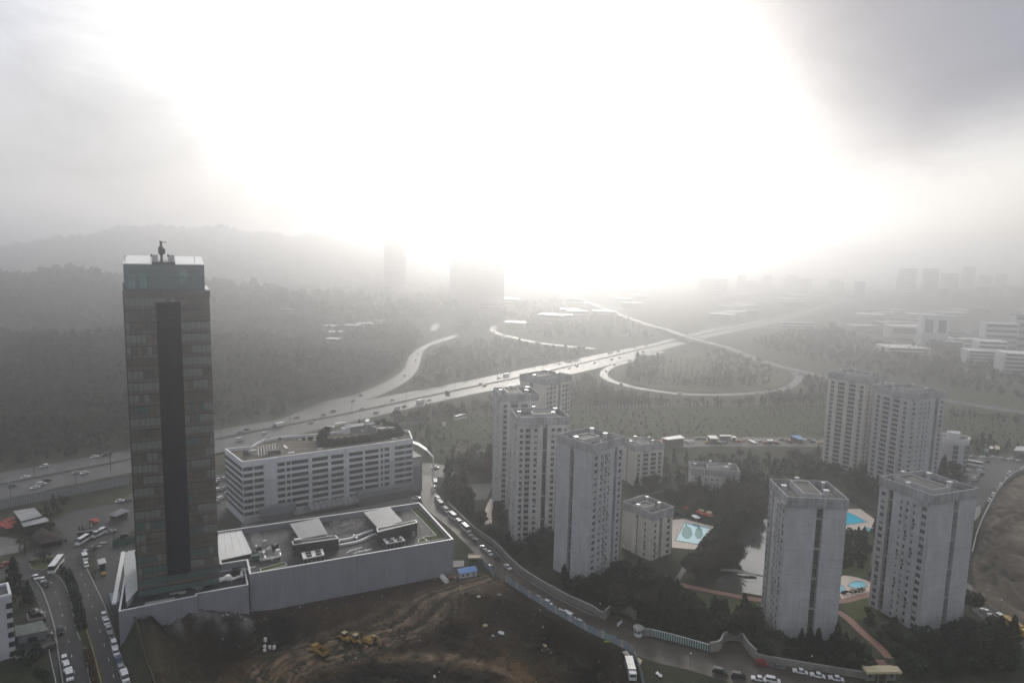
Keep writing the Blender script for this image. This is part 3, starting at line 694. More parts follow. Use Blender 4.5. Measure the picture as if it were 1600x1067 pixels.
    for fc, spec, ln in ((0, fr, Wd), (1, fl, Dp)):
        ang = 0 if fc == 0 else -math.pi/2
        for i in range(floors):
            z = i*fh
            for k, w, kd in spec['cols']:
                if kd == 'b':
                    me = balcony_mesh(w, fh*.93); nm = 'balcony'; zz = z+.1
                else:
                    me = window_mesh(w, fh*(.52 if kd == .5 else .58), rd.choice((0, 0, 0, 2, 1, 3, 4)), True); nm = 'window'; zz = z+.9
                if fc == 0: W_.add(me, nm, k*ln, -.003, zz, 0, w)
                else: W_.add(me, nm, -.003, k*ln, zz, -math.pi/2, w)
            if spec['notch']:
                k = sum(spec['notch'])/2; w = (spec['notch'][1]-spec['notch'][0])*ln
                me = window_mesh(w*.62, fh*.62, rd.choice((0, 0, 1)), True)
                if fc == 0: W_.add(me, 'window', k*ln, nd-.003, z+.7, 0, w*.3)
                else: W_.add(me, 'window', nd-.003, k*ln, z+.7, -math.pi/2, w*.3)
    W_.build()
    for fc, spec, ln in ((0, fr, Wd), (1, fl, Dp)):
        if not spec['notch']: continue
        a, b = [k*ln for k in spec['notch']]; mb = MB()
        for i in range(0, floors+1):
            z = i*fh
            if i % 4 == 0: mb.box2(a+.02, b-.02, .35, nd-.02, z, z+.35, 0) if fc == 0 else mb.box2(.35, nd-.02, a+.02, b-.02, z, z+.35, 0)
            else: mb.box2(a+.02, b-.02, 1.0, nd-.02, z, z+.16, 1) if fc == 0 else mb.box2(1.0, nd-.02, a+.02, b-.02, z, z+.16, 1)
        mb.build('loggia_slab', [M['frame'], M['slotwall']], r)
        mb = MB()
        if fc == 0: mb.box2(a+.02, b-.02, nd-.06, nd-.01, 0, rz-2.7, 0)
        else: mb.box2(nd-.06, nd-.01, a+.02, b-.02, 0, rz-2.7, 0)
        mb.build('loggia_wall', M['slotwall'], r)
    return r
gA, gB = 'concrete towers beside the curved street', 'concrete towers around the turquoise pool'
tower('tall concrete tower nearest the camera at right, turquoise pool on its left', G(1458, 776, 50), 22, 22.6, 20.8, 50.6, 17, 'blank', 'win', 'conc', gB, roof=1, seed=1)
tower('concrete tower with blank front face standing between the lake and the turquoise pool', G(1231, 778.5, 50), -3, 19.8, 18.3, 50.6, 17, 'blank', 'win', 'conc', gB, roof=0, seed=2)
tower('concrete tower nearest the curved street, blank left face and windowed right face', G(926, 696, 57), 42, 18.8, 18.8, 57.4, 20, 'win', 'blank', 'conc', gA, roof=2, seed=3)
tower('pale concrete tower with stepped roof just left of the nearest tower on the street', G(809, 654, 57.5), 10, 23.0, 17.0, 58, 20, 'mix', 'win', 'conc_light', gA, roof=3, seed=4)
tower('pale tower mostly hidden behind the stepped-roof tower', G(782, 618, 59), 12, 19.5, 18, 59.5, 20, 'bal', 'win', 'conc_light', gA, roof=1, seed=5)
tower('farthest and highest standing of the clustered towers beside the street', G(853, 593.5, 60), 46, 22, 19.5, 60.5, 21, 'mix', 'blank', 'conc_cream', gA, roof=2, seed=6)
tower('far pale tower with four balcony columns, left of its twin by the round building', G(1356, 592.5, 60), 36, 24.5, 24, 60.5, 21, 'win', 'bal', 'conc_cream', gB, roof=1, seed=7)
tower('far tower with balcony columns between its paler twin and the round building', G(1424, 616.5, 58), 20, 26, 23.5, 58.5, 20, 'win', 'bal', 'conc', gB, roof=3, seed=8)
tower('seven storey cream block behind the nearest street tower', G(993, 699, 22.6), 22, 19, 15, 23.5, 7, 'bal', 'blank', 'conc_cream', None, 'apartment_block', 'apartment block', roof=1, seed=9)
tower('low cream block beside the pool with teal tree shapes', G(1020, 803, 21), 38, 13.5, 17, 21.5, 6, 'slotted', 'gable', 'conc_cream', None, 'apartment_block', 'apartment block', roof=2, seed=10)
tower('low concrete block half hidden in bare trees behind the pool', G(1081, 734, 11), -8, 26, 14, 12, 3, 'win', 'blank', 'conc_light', None, 'apartment_block', 'apartment block', roof=3, seed=11)
def round_building():
    c = G(1490, 684, 22); r = empty('round_building', (c.x, c.y, 0), 0, 'white cylindrical building with ring roof beside the car park', 'building')
    R_ = 8.3; MB().cyl((0, 0, 0), R_, 22, 40, 0).build('wall', M['offwhite'], r)
    mb = MB(); Pn = [(R_*1.03*math.cos(2*math.pi*i/40), R_*1.03*math.sin(2*math.pi*i/40)) for i in range(40)]; mb.ring(Pn, .5, 21.6, 23.2, 0); mb.build('parapet', M['coping'], r)
    MB().cyl((0, 0, 22.02), 7.9, .03, 40).build('roof', M['rooffelt'], r)
    mb = MB(); mb.cyl((.5, 1.5, 22.05), 3.4, 3.0, 24, 0); Pn = [(.5+3.5*math.cos(2*math.pi*i/24), 1.5+3.5*math.sin(2*math.pi*i/24)) for i in range(24)]; mb.ring(Pn, .6, 25.05, 25.5, 1); mb.box((3.5, 3.5, 23.6), (4, 4, 3.1), 0)
    mb.build('roof_drum', [M['offwhite'], M['coping']], r)
    for a, w in ((-112, 2.6), (-60, 4.2)):
        for k in range(6):
            mb = MB(); aa = math.radians(a); x, y = (R_+.02)*math.cos(aa), (R_+.02)*math.sin(aa)
            mb.box((x, y, 3+3*k), (w, .5, 2.2), 0, rz=aa+math.pi/2); mb.build('window', M['glassdark' if a == -112 else 'glassmid'], r)
    for k in range(10):
        aa = math.radians(-150+12*k); MB().box(((R_+.1)*math.cos(aa), (R_+.1)*math.sin(aa), 11), (.35, .35, 21.5), 0, rz=aa).build('pier', M['offwhite'], r)
round_building()
# ------------------------------------------------------------------ glass tower
M['bronze'] = mat('bronze_glass', (.155, .128, .098), .10, 1.0, noise=(.35, .5, (1, 1, .6)), col2=(.07, .07, .064), bump=(.35, .12, .3))
M['bronze2'] = mat('bronze_glass_blinds', (.23, .225, .20), .16, .7, noise=(.9, .4), col2=(.15, .17, .16), bump=(.35, .12, .3))
M['bronze3'] = mat('brown_glass', (.17, .135, .105), .12, .8, noise=(.4, .5), bump=(.35, .12, .3))
M['tealglass'] = mat('teal_glass', (.09, .12, .115), .10, .9, noise=(.5, .5), col2=(.07, .12, .115), bump=(.3, .1, .3))
M['bluedark'] = mat('blue_black_cladding', (.008, .011, .018), .75, .12, noise=(.3, .2))
M['spandrel'] = mat('bronze_spandrel', (.13, .108, .09), .35, .5, noise=(.7, .3))
M['mullion'] = mat('mullion', (.03, .03, .03), .5)
def glass_tower():
    rd = random.Random(3)
    f0 = G(216, 925, 14); rot = 26.2; Wd, Dp, z0, z1 = 25.0, 25.0, 14.5, 114.6
    r = empty('glass_tower', (f0.x, f0.y, 0), math.radians(rot), 'tall bronze glass office tower with a dark blue vertical band', 'office tower')
    MB().box2(.25, Wd-.25, .25, Dp-.25, z0-1.5, z1-.6, 0).build('wall', M['bronze'], r)
    MB().box2(1.5, Wd-1.5, 1.8, Dp-1.8, 2, z0, 0).build('plinth', M['darkmetal'], r)
    MB().box2(.0, Wd, .0, Dp, z0-2.2, z0, 0).build('soffit', M['tealglass'], r)
    nf = 25; fh = (z1-2.2-z0)/nf; a, b = .36*Wd, .645*Wd
    MB().box2(a, b, -.32, .3, z0+3.6, z1-3.6, 0).build('dark_band', M['bluedark'], r)
    GL = [M['bronze'], M['bronze2'], M['bronze3'], M['tealglass'], M['spandrel'], M['mullion']]
    for i in range(nf):
        z = z0+i*fh; fb = rd.choice((.2, .2, .55, .55, .8))
        for fc in range(2):
            segs = ((0, a), (b, Wd)) if fc == 0 else ((0, Dp),)
            if fc == 0 and (z < z0+3.5 or z+fh > z1-3.4): segs = ((0, Wd),)
            for s0, s1 in segs:
                mb = MB(); n = max(1, round((s1-s0)/1.5)); run = rd.random()
                for k in range(n):
                    x0, x1 = s0+(s1-s0)*k/n, s0+(s1-s0)*(k+1)/n
                    if rd.random() < .45: run = min(.99, max(0, fb+rd.gauss(0, .2)))
                    base = 3 if i < 1 else (0 if run < .38 else 1 if run < .72 else 2 if run < .90 else 3)
                    tl = rd.uniform(-.035, .035)
                    q = lambda x, y, zz: (x, y, zz) if fc == 0 else (y, x, zz)
                    mb.add([q(x0+.05, tl, z+fh*.34), q(x1-.05, -tl, z+fh*.34), q(x1-.05, -tl*.5, z+fh-.1), q(x0+.05, tl*.5, z+fh-.1)], [(0, 1, 2, 3) if fc == 0 else (3, 2, 1, 0)], base)
                    mb.add([q(x0+.05, .03, z+.1), q(x1-.05, .03, z+.1), q(x1-.05, .03, z+fh*.32), q(x0+.05, .03, z+fh*.32)], [(0, 1, 2, 3) if fc == 0 else (3, 2, 1, 0)], 4)
                    if fc == 0: mb.box2(x0-.04, x0+.04, -.12, .25, z, z+fh, 5)
                    else: mb.box2(-.12, .25, x0-.04, x0+.04, z, z+fh, 5)
                if fc == 0: mb.box2(s0, s1, -.10, .25, z-.05, z+.08, 5)
                else: mb.box2(-.10, .25, s0, s1, z-.05, z+.08, 5)
                mb.build('window_band', GL, r)
    MB().box2(-.15, Wd+.15, -.15, Dp+.15, z1-2.2, z1, 0).build('cornice', M['spandrel'], r)
    # glazed crown, set back at the right
    c1 = 123.0; x1 = Wd*.945; mb = MB(); mb.box2(0.4, x1, .3, Dp-2, z1, c1, 0); cr = mb.build('crown', [M['tealglass']], r)
    for (s0, s1, za, zb, mm) in ((.5, 6.9, z1+.8, c1-3.0, 'bronze2'), (15.4, 20.6, z1+2.2, c1-1.6, 'bronze2')):
        n = int((s1-s0)/1.05)
        for k in range(n): 
            p = MB().box2(s0+k*1.05, s0+k*1.05+.95, .17, .29, za, zb, 0).build('pane', M['tealpane'] if k % 3 else M['tealglass'], cr)
    for zz in (z1+.4, z1+4.2, c1-2.2, c1-.2): MB().box2(.3, x1+.1, .14, .28, zz, zz+.14, 0).build('transom', M['mullion'], cr)
    for s0, s1 in ((.3, 8.4), (15.1, x1)):
        mb = MB(); mb.add([(s0, .2, c1+.02), (s1, .2, c1+.02), (s1, Dp-2, c1+2.0), (s0, Dp-2, c1+2.0), (s0, .2, c1+.3), (s1, .2, c1+.3), (s1, Dp-2, c1+2.4), (s0, Dp-2, c1+2.4)],
                          [(4, 5, 6, 7), (0, 1, 5, 4), (1, 2, 6, 5), (3, 0, 4, 7), (2, 3, 7, 6)], 0); mb.build('roof', M['whitemetal'], r)
    MB().box2(8.4, 15.1, .35, Dp-2, c1, c1+.9, 0).build('plant_deck', M['darkmetal'], r)
    MB().box2(x1, Wd-.1, .1, Dp-1, z1, z1+.5, 0).build('ledge', M['whitemetal'], r)
    mb = MB(); mb.box2(-.25, .1, .1, Dp, z1-1, z1+2.6, 0); mb.build('side_fin', M['whitemetal'], r)
    for x in (8.3, 13.1):
        mb = MB(); mb.box2(x, x+1.8, 4, 6.2, c1+.9, c1+3.1, 0).box2(x-.25, x+.2, 3.9, 4.4, c1+2.5, c1+3.3, 1); mb.build('roof_unit', [M['metal'], M['darkmetal']], r)
    for x, y in ((.9, 2), (8.1, 3), (21.0, 5)):
        MB().tube([(x, y, c1+.3), (x, y, c1+2.8)], .06).build('lightning_rod', M['darkmetal'], r)
    # window-cleaning crane: slim mast, bulky winch body, short jib to the right
    mb = MB(); X, Y, Z = 11.2, 3, c1+.9
    for z, rr, z2, r2 in ((0, .4, 2.0, .35), (2.0, .4, 3.0, .95), (3.0, .95, 4.4, .9), (4.4, .9, 5.4, .35), (5.4, .35, 6.4, .42)): mb.cyl((X, Y, Z+z), rr, z2-z, 10, 0, r2)
    mb.box((X+.65, Y, Z+6.3), (1.8, .3, .25), 0).box((X-.1, Y, Z+6.5), (.7, .5, .4), 0).box((X+.9, Y, Z+3.4), (.5, .7, 1.6), 0)
    mb.build('facade_crane', M['black'], r)
M['tealpane'] = mat('pale_teal_glass', (.13, .24, .22), .2, .6, noise=(1.2, .4))
glass_tower()
# ------------------------------------------------------------------ podium with its roof deck
PO = G(390, 897, 15); PR = math.radians(25.9)
def pworld(P): co, si = math.cos(PR), math.sin(PR); return [(PO.x+x*co-y*si, PO.y+x*si+y*co) for x, y in P]
block('podium', pworld([(-42, -7), (78, -2), (78, 45), (-42, 45)]))
def ploc(px, py, z):
    g = G(px, py, z)-PO; co, si = math.cos(PR), math.sin(PR)
    return (g.x*co+g.y*si, -g.x*si+g.y*co)
def podium():
    r = empty('podium_building', (PO.x, PO.y, 0), PR, 'long grey podium hall with blank wall and green strips on its roof', 'building')
    A = [(0, 0), (76.6, 0), (76.6, 43.4), (-9, 43.4), (-9, 12), (0, 12)]
    mb = MB(); mb.prism(A, 0, 12.6, 0, bottom=False); mb.ring(A, .5, 12.6, 15, 0); mb.build('wall', [M['wallgrey']], r)
    B = [(-40, -5.2), (-17, -4.0), (-17, -2.6), (-.6, -2.6), (-.6, 11.8), (-9.3, 12.2), (-9.3, 43.2), (-40, 43.2)]
    mb = MB(); mb.prism(B, 0, 10.6, 0, bottom=False); mb.ring(B, .45, 10.6, 12.4, 0); mb.build('wall', [M['wallgrey']], r)
    mb = MB(); mb.ring([(x+s, y+t) for (x, y), s, t in zip(A, (-.1, .1, .1, -.1, -.1, -.1), (-.1, -.1, .1, .1, 0, 0))], .7, 15, 15.18, 0)
    mb.ring(B, .6, 12.4, 12.56, 0); mb.build('coping', M['coping'], r)
    MB().add([(.3, .3, 12.64), (76.2, .3, 12.64), (76.2, 43, 12.64), (-8.6, 43, 12.64), (-8.6, 12.3, 12.64), (.3, 12.3, 12.64)], [(0, 1, 2, 3, 4, 5)]).build('roof_deck', M['pavingdark'], r)
    MB().add([(x, y, 10.64) for x, y in inset(B, .3)], [tuple(range(8))[::1]]).build('roof_deck', M['pavingdark'], r)
    for k, x in enumerate((19, 38, 57)):
        MB().box2(x-.03, x+.03, -.02, .0, .5, 14.8, 0).build('wall_joint', M['darkmetal'], r)
    return r
POD = podium()
def onpod(name, label, cat, builder, group=None):
    o = empty(name, (PO.x, PO.y, 0), PR, label, cat, group); builder(o); return o
def quadpx(px, z): return [ploc(*p, z) for p in px]
def slab_roof(o, px, z, th, m, mside='darkmetal', zb=12.66, wallh=None, inset_=.6):
    P = quadpx(px, z); mb = MB(); mb.prism(P, z-th, z, 0); mb.build('roof', M[m], o)
    if zb < z-th-.1: MB().prism(inset(P, inset_ if sum(P[i][0]*P[(i+1) % len(P)][1]-P[(i+1) % len(P)][0]*P[i][1] for i in range(len(P))) > 0 else inset_), zb, z-th-.005, 0).build('wall', M[mside], o)
    return P
def b_shed(o):
    P = slab_roof(o, [(341, 832), (376.5, 826.5), (393.5, 864), (343, 875)], 14.6, .25, 'whitemetal', 'darkmetal', 10.7)
    a, b, c, d = [Vector(p) for p in P]
    for k in (.25, .5, .75, 1.0):
        p, q = a.lerp(b, k), d.lerp(c, k); MB().tube([(p.x, p.y, 14.66), (q.x, q.y, 14.66)], .10, 5).build('roof_seam', M['metal'], o)
onpod('metal_roof_shed', 'shed with bright ribbed white metal roof beside the glass tower', 'shed', b_shed)
def b_hall1(o):
    P = slab_roof(o, [(453, 818), (498, 809), (512, 834), (468, 842)], 16.2, .3, 'hallroof')
    Q = quadpx([(455.5, 846), (524, 837), (529, 842), (458, 852)], 17.2); MB().prism(Q, 12.66, 17.2, 0).build('screen_wall', M['darkmetal'], o)
    MB().ring(Q, .4, 17.2, 17.5, 0).build('screen_coping', M['metal'], o)
    MB().box((*ploc(465, 845, 17.4), 17.8), (2.6, 1.6, 1), 0).build('roof_unit', M['metal'], o)
M['hallroof'] = mat('grey_membrane_roof', (.24, .24, .245), .33, .5, noise=(.15, .35, (1, .25, 1)))
onpod('roof_hall', 'dark walled roof hall with grey roof beside the plant shed', 'roof hall', b_hall1, 'halls on the podium roof')
def b_hall2(o):
    P = slab_roof(o, [(568, 800), (609, 791.6), (629, 814), (591.5, 826)], 17.2, .3, 'hallroof')
    Q = quadpx([(588, 826), (650, 813), (652, 817), (590, 832)], 18); MB().prism(Q, 12.66, 18, 0).build('screen_wall', M['darkmetal'], o)
    MB().ring(Q, .4, 18, 18.3, 0).build('screen_coping', M['metal'], o)
    q = ploc(646, 838, 13); MB().box((q[0], q[1], 14), (1.4, .5, 2.6), 0).build('door', M['metal'], o)
onpod('roof_hall', 'dark walled roof hall with grey roof beside the lawn corner', 'roof hall', b_hall2, 'halls on the podium roof')
def b_ac(px, fans):
    def f(o):
        Q = quadpx(px, 15.4); MB().prism(Q, 15.0, 15.4, 0).build('top', M['whitemetal'], o)
        MB().prism(inset(Q, .35), 12.66, 14.995, 0).build('casing', M['darkmetal'], o)
        for fx, fy in fans:
            a = Vector(Q[0]).lerp(Vector(Q[1]), fx); b = Vector(Q[3]).lerp(Vector(Q[2]), fx); c = a.lerp(b, fy)
            mb = MB(); mb.box((c.x, c.y, 15.65), (1.9, 1.2, .5), 0); mb.build('fan', M['black'], o)
        for k in range(6):
            a = Vector(Q[3]).lerp(Vector(Q[2]), k/5); MB().box((a.x, a.y-.05, 13.9), (.14, .14, 2.4), 0).build('post', M['metal'], o)
    return f
onpod('cooling_unit', 'white topped cooling unit in front of the roof hall beside the plant shed', 'cooling unit', b_ac([(470.6, 863), (504, 857), (507, 866), (474, 872.5)], ((.3, .3), (.3, .75), (.75, .3), (.75, .75))), 'cooling units on the podium roof')
onpod('cooling_unit', 'white topped cooling unit in front of the roof hall beside the lawn corner', 'cooling unit', b_ac([(598, 842), (627, 837), (633, 843.5), (604, 849)], ((.25, .3), (.3, .75), (.7, .3), (.75, .75))), 'cooling units on the podium roof')
def sheet_on(name, px, z, m, kind='structure', label=None):
    P = quadpx(px, z); mb = MB(); mb.add([(x, y, z) for x, y in P], [tuple(range(len(P)))]); o = mb.build(name, M[m], None, (PO.x, PO.y, 0), PR); flipup(o); tag(o, kind=kind) if not label else tag(o, label, 'planting bed'); return o
def bed(px, label, z=12.95):
    P = quadpx(px, z); o = empty('planting_bed', (PO.x, PO.y, 0), PR, label, 'planting bed'); MB().prism(P, 12.66, z, 0).build('turf', M['rooflawn'], o)
    MB().ring(P, -.18, 12.66, z+.06, 0).build('edging', M['coping'], o)
M['courtstone'] = mat('court_stones', (.14, .13, .125), .9, noise=(.35, .8), col2=(.05, .048, .045), bump=(2, .6, .3))
M['rooflawn'] = mat('roof_lawn', (.065, .10, .025), .95, .1, noise=(.5, .5), col2=(.10, .11, .04))
bed([(642, 794), (652, 792), (704, 838), (669, 845), (661, 839), (682, 836)], 'L shaped green lawn along the street end of the podium roof')
bed([(655, 842), (662, 840.5), (667, 845), (654, 847.5)], 'small square of lawn inside the podium roof corner')
bed([(407, 888), (445, 878), (448, 882), (409, 892.5)], 'narrow green planter at the left front edge of the podium roof')
def paved(px, z, m, name='terrace'): 
    P = quadpx(px, z); mb = MB(); mb.prism(P, 12.66, z, 0); mb.build(name, M[m], POD)
paved([(627, 798), (641, 795), (680, 836), (660, 839), (652, 815), (632, 812)], 12.75, 'paving')
paved([(385, 828), (402, 824), (416, 852), (398, 856)], 12.74, 'paving')
paved([(404, 822), (445, 814), (452, 846), (416, 850)], 12.73, 'rooffelt', 'sunken_deck')
M_ = None
def court_things():
    for k, (px, py, w, d, h, m) in enumerate(((470, 852, 3, 1.4, 1.6, 'metal'), (545, 818, 5, 4, .5, 'pavingdark'), (535, 822, 3, 2, .6, 'gravel'), (555, 812, 4, 2.5, .7, 'pavingdark'), (526, 815, 3, 2, .5, 'gravel'), (567, 822, 3, 2, .5, 'pavingdark'), (549, 826, 3, 1.6, .6, 'gravel'))):
        q = ploc(px, py, 13); o = MB().box((0, 0, h/2), (w, d, h), 0, taper=(.92, .9)).box((0, 0, h+.04), (w*.86, d*.84, .08), 1).build('planter', [M['kerb'], M[m]]); o.parent = None
        co, si = math.cos(PR), math.sin(PR); o.location = (PO.x+q[0]*co-q[1]*si, PO.y+q[0]*si+q[1]*co, 12.78); o.rotation_euler = (0, 0, PR)
        tag(o, ('low stone planter in the gravel court on the podium roof' if k else 'metal cabinet standing against the first dark roof hall'), 'planter' if k else 'cabinet', 'planters in the roof court' if k else None)
def benches():
    # light curved kerb walls round the court
    for k, px in enumerate(([(524, 845), (545, 842), (570, 833), (590, 826)], [(530, 852), (560, 846), (578, 838), (588, 834)], [(524, 838), (530, 848)], [(553, 836), (558, 842)])):
        P = [Vector(ploc(*p, 13)) for p in px]; P = res([(p.x, p.y) for p in P], 14) if len(P) > 2 else P
        o = ribbon('garden_wall', P, .9, 13.5, 'coping', thick=.8); o['kind'] = ''; del o['kind']; o.location = (PO.x, PO.y, 0); o.rotation_euler = (0, 0, PR)
        tag(o, ('outer', 'inner', 'left end', 'short middle')[k]+' pale garden wall of the gravel court on the podium roof', 'garden wall', 'garden walls of the roof court')
paved([(512, 812.5), (566, 803.5), (585, 829), (525, 835)], 12.79, 'courtstone', 'gravel_court')
court_things(); benches()
def pipework(label, pts, z, rr, name='air_duct'):
    o = empty(name, (PO.x, PO.y, 0), PR, label, 'air duct', 'ducts on the podium roof')
    P = [(*ploc(*p, z), z) for p in pts]; mb = MB()
    for a, b in zip(P, P[1:]): mb.tube([a, b], rr, 8)
    for p in P[1:-1]: mb.box((p[0], p[1], p[2]), (rr*2.1, rr*2.1, rr*2.1), 0, rz=.4)
    mb.build('duct', M['whitemetal'], o)
    mb = MB()
    for a in P: mb.box((a[0], a[1], (a[2]+10.7)/2-rr/2), (.2, .2, max(.3, a[2]-10.7-rr)), 0)
    mb.build('stand', M['metal'], o)
pipework('long white duct leading right from the foot of the glass tower', [(335, 908), (356, 902), (362, 904)], 12.6, .8)
pipework('zigzag white duct behind the step of the podium wall', [(362, 905), (378, 899), (377, 891), (390, 888), (399, 886)], 12.4, .45)
pipework('short grey duct hugging the parapet below the glass tower', [(318, 912), (332, 909)], 12.2, .7)
pipework('cluster of pale pipes by the left plant platform', [(400, 852), (405, 862), (412, 861), (414, 872)], 14, .35)
pipework('thin pale duct on the plant platform edge', [(410, 874), (425, 872), (438, 868), (436, 858)], 14, .35)
pipework('row of pale bent pipes behind the parapet between the cooling units', [(541, 864), (548, 860), (556, 858), (565, 855)], 14, .3)
pipework('pale pipes behind the parapet left of the far cooling unit', [(552, 865), (562, 862), (572, 860), (580, 858)], 14, .35)
def b_plant(o):
    Q = quadpx([(396, 858), (436, 850), (440, 866), (406, 874)], 13.6); MB().prism(Q, 12.66, 13.5, 0).build('platform', M['kerb'], o)
    for k, (px, py, s, h, m) in enumerate(((405, 860, 2, 2.2, 'darkmetal'), (414, 853, 1.6, 2.8, 'metal'), (420, 862, 2.2, 1.8, 'kerb'), (430, 858, 2.4, 2.6, 'darkmetal'), (434, 864, 1.8, 2, 'whitemetal'), (412, 866, 1.8, 1.5, 'metal'))):
        q = ploc(px, py, 14); MB().box((q[0], q[1], 13.51+h/2), (s, s*.8, h), 0, rz=.2*k, taper=(.85, .85)).build('machine', M[m], o)
    q = ploc(400, 873, 12.8); MB().box((q[0], q[1], 13.6), (3, 1.8, 1.8), 0).build('container', M['green'], o)
onpod('plant_platform', 'platform of mixed machines beside the bright metal roof', 'plant platform', b_plant)
def b_side(o):
    P = slab_roof(o, [(192, 864), (210, 859), (216, 920), (197, 941)], 12.9, .25, 'sideroof', 'offwhite', 0.1)
    MB().box2(P[0][0]-.5, P[0][0]+.8, P[3][1], P[0][1], 13.0, 13.6, 0).build('parapet', M['coping'], o)
M['sideroof'] = mat('pale_side_roof', (.50, .51, .50), .6, noise=(.7, .2))
onpod('side_hall', 'narrow hall with pale flat roof along the left foot of the glass tower', 'hall', b_side)
def b_screen(o):
    for k, (px, py, w, d, h, m) in enumerate(((308, 914, 3.4, 2, 1.9, 'metal'), (290, 918, 6, 1.5, 1.0, 'pavingdark'), (278, 922, 5, 1, .8, 'kerb'), (262, 926, 7, 1.4, .5, 'pavingdark'), (370, 893, 3, 2.5, 2.6, 'darkmetal'), (250, 935, 9, 2.0, .5, 'kerb'))):
        q = ploc(px, py, 12); MB().box((q[0], q[1], 10.66+h/2), (w, d, h), 0).build('housing', M[m], o)
onpod('plant_group', 'low plant housings at the foot of the glass tower behind the parapet', 'plant', b_screen)
for k, (px, py, lb) in enumerate(((263, 928, 'thin dark mast behind the wall below the glass tower'), (331, 915, 'short dark mast beside the grey duct'), (673, 847, 'thin dark mast in the roof lawn corner'))):
    q = ploc(px, py, 12.6); o = MB().cyl((0, 0, 0), .14, 6.5, 6, 0, .07).box((.0, 0, 6.4), (.7, .25, .18), 0).build('roof_mast', M['darkmetal']); co, si = math.cos(PR), math.sin(PR)
    o.location = (PO.x+q[0]*co-q[1]*si, PO.y+q[0]*si+q[1]*co, 10.7 if k < 2 else 12.7); tag(o, lb, 'mast', 'masts on the podium roof')
# railing panels behind the parapet
def railing():
    o = empty('roof_railing', (PO.x, PO.y, 0), PR, 'pale railing panels along the front edge of the podium roof', 'railing')
    for k in range(22):
        x = 9+k*2.55
        if 21.5 < x < 27 : continue
        MB().box2(x, x+1.9, 1.2, 1.27, 13.0, 14.4, 0).build('panel', M['frame'], o); MB().box2(x-.12, x-.02, 1.2, 1.3, 12.66, 14.6, 0).build('post', M['darkmetal'], o)
railing()
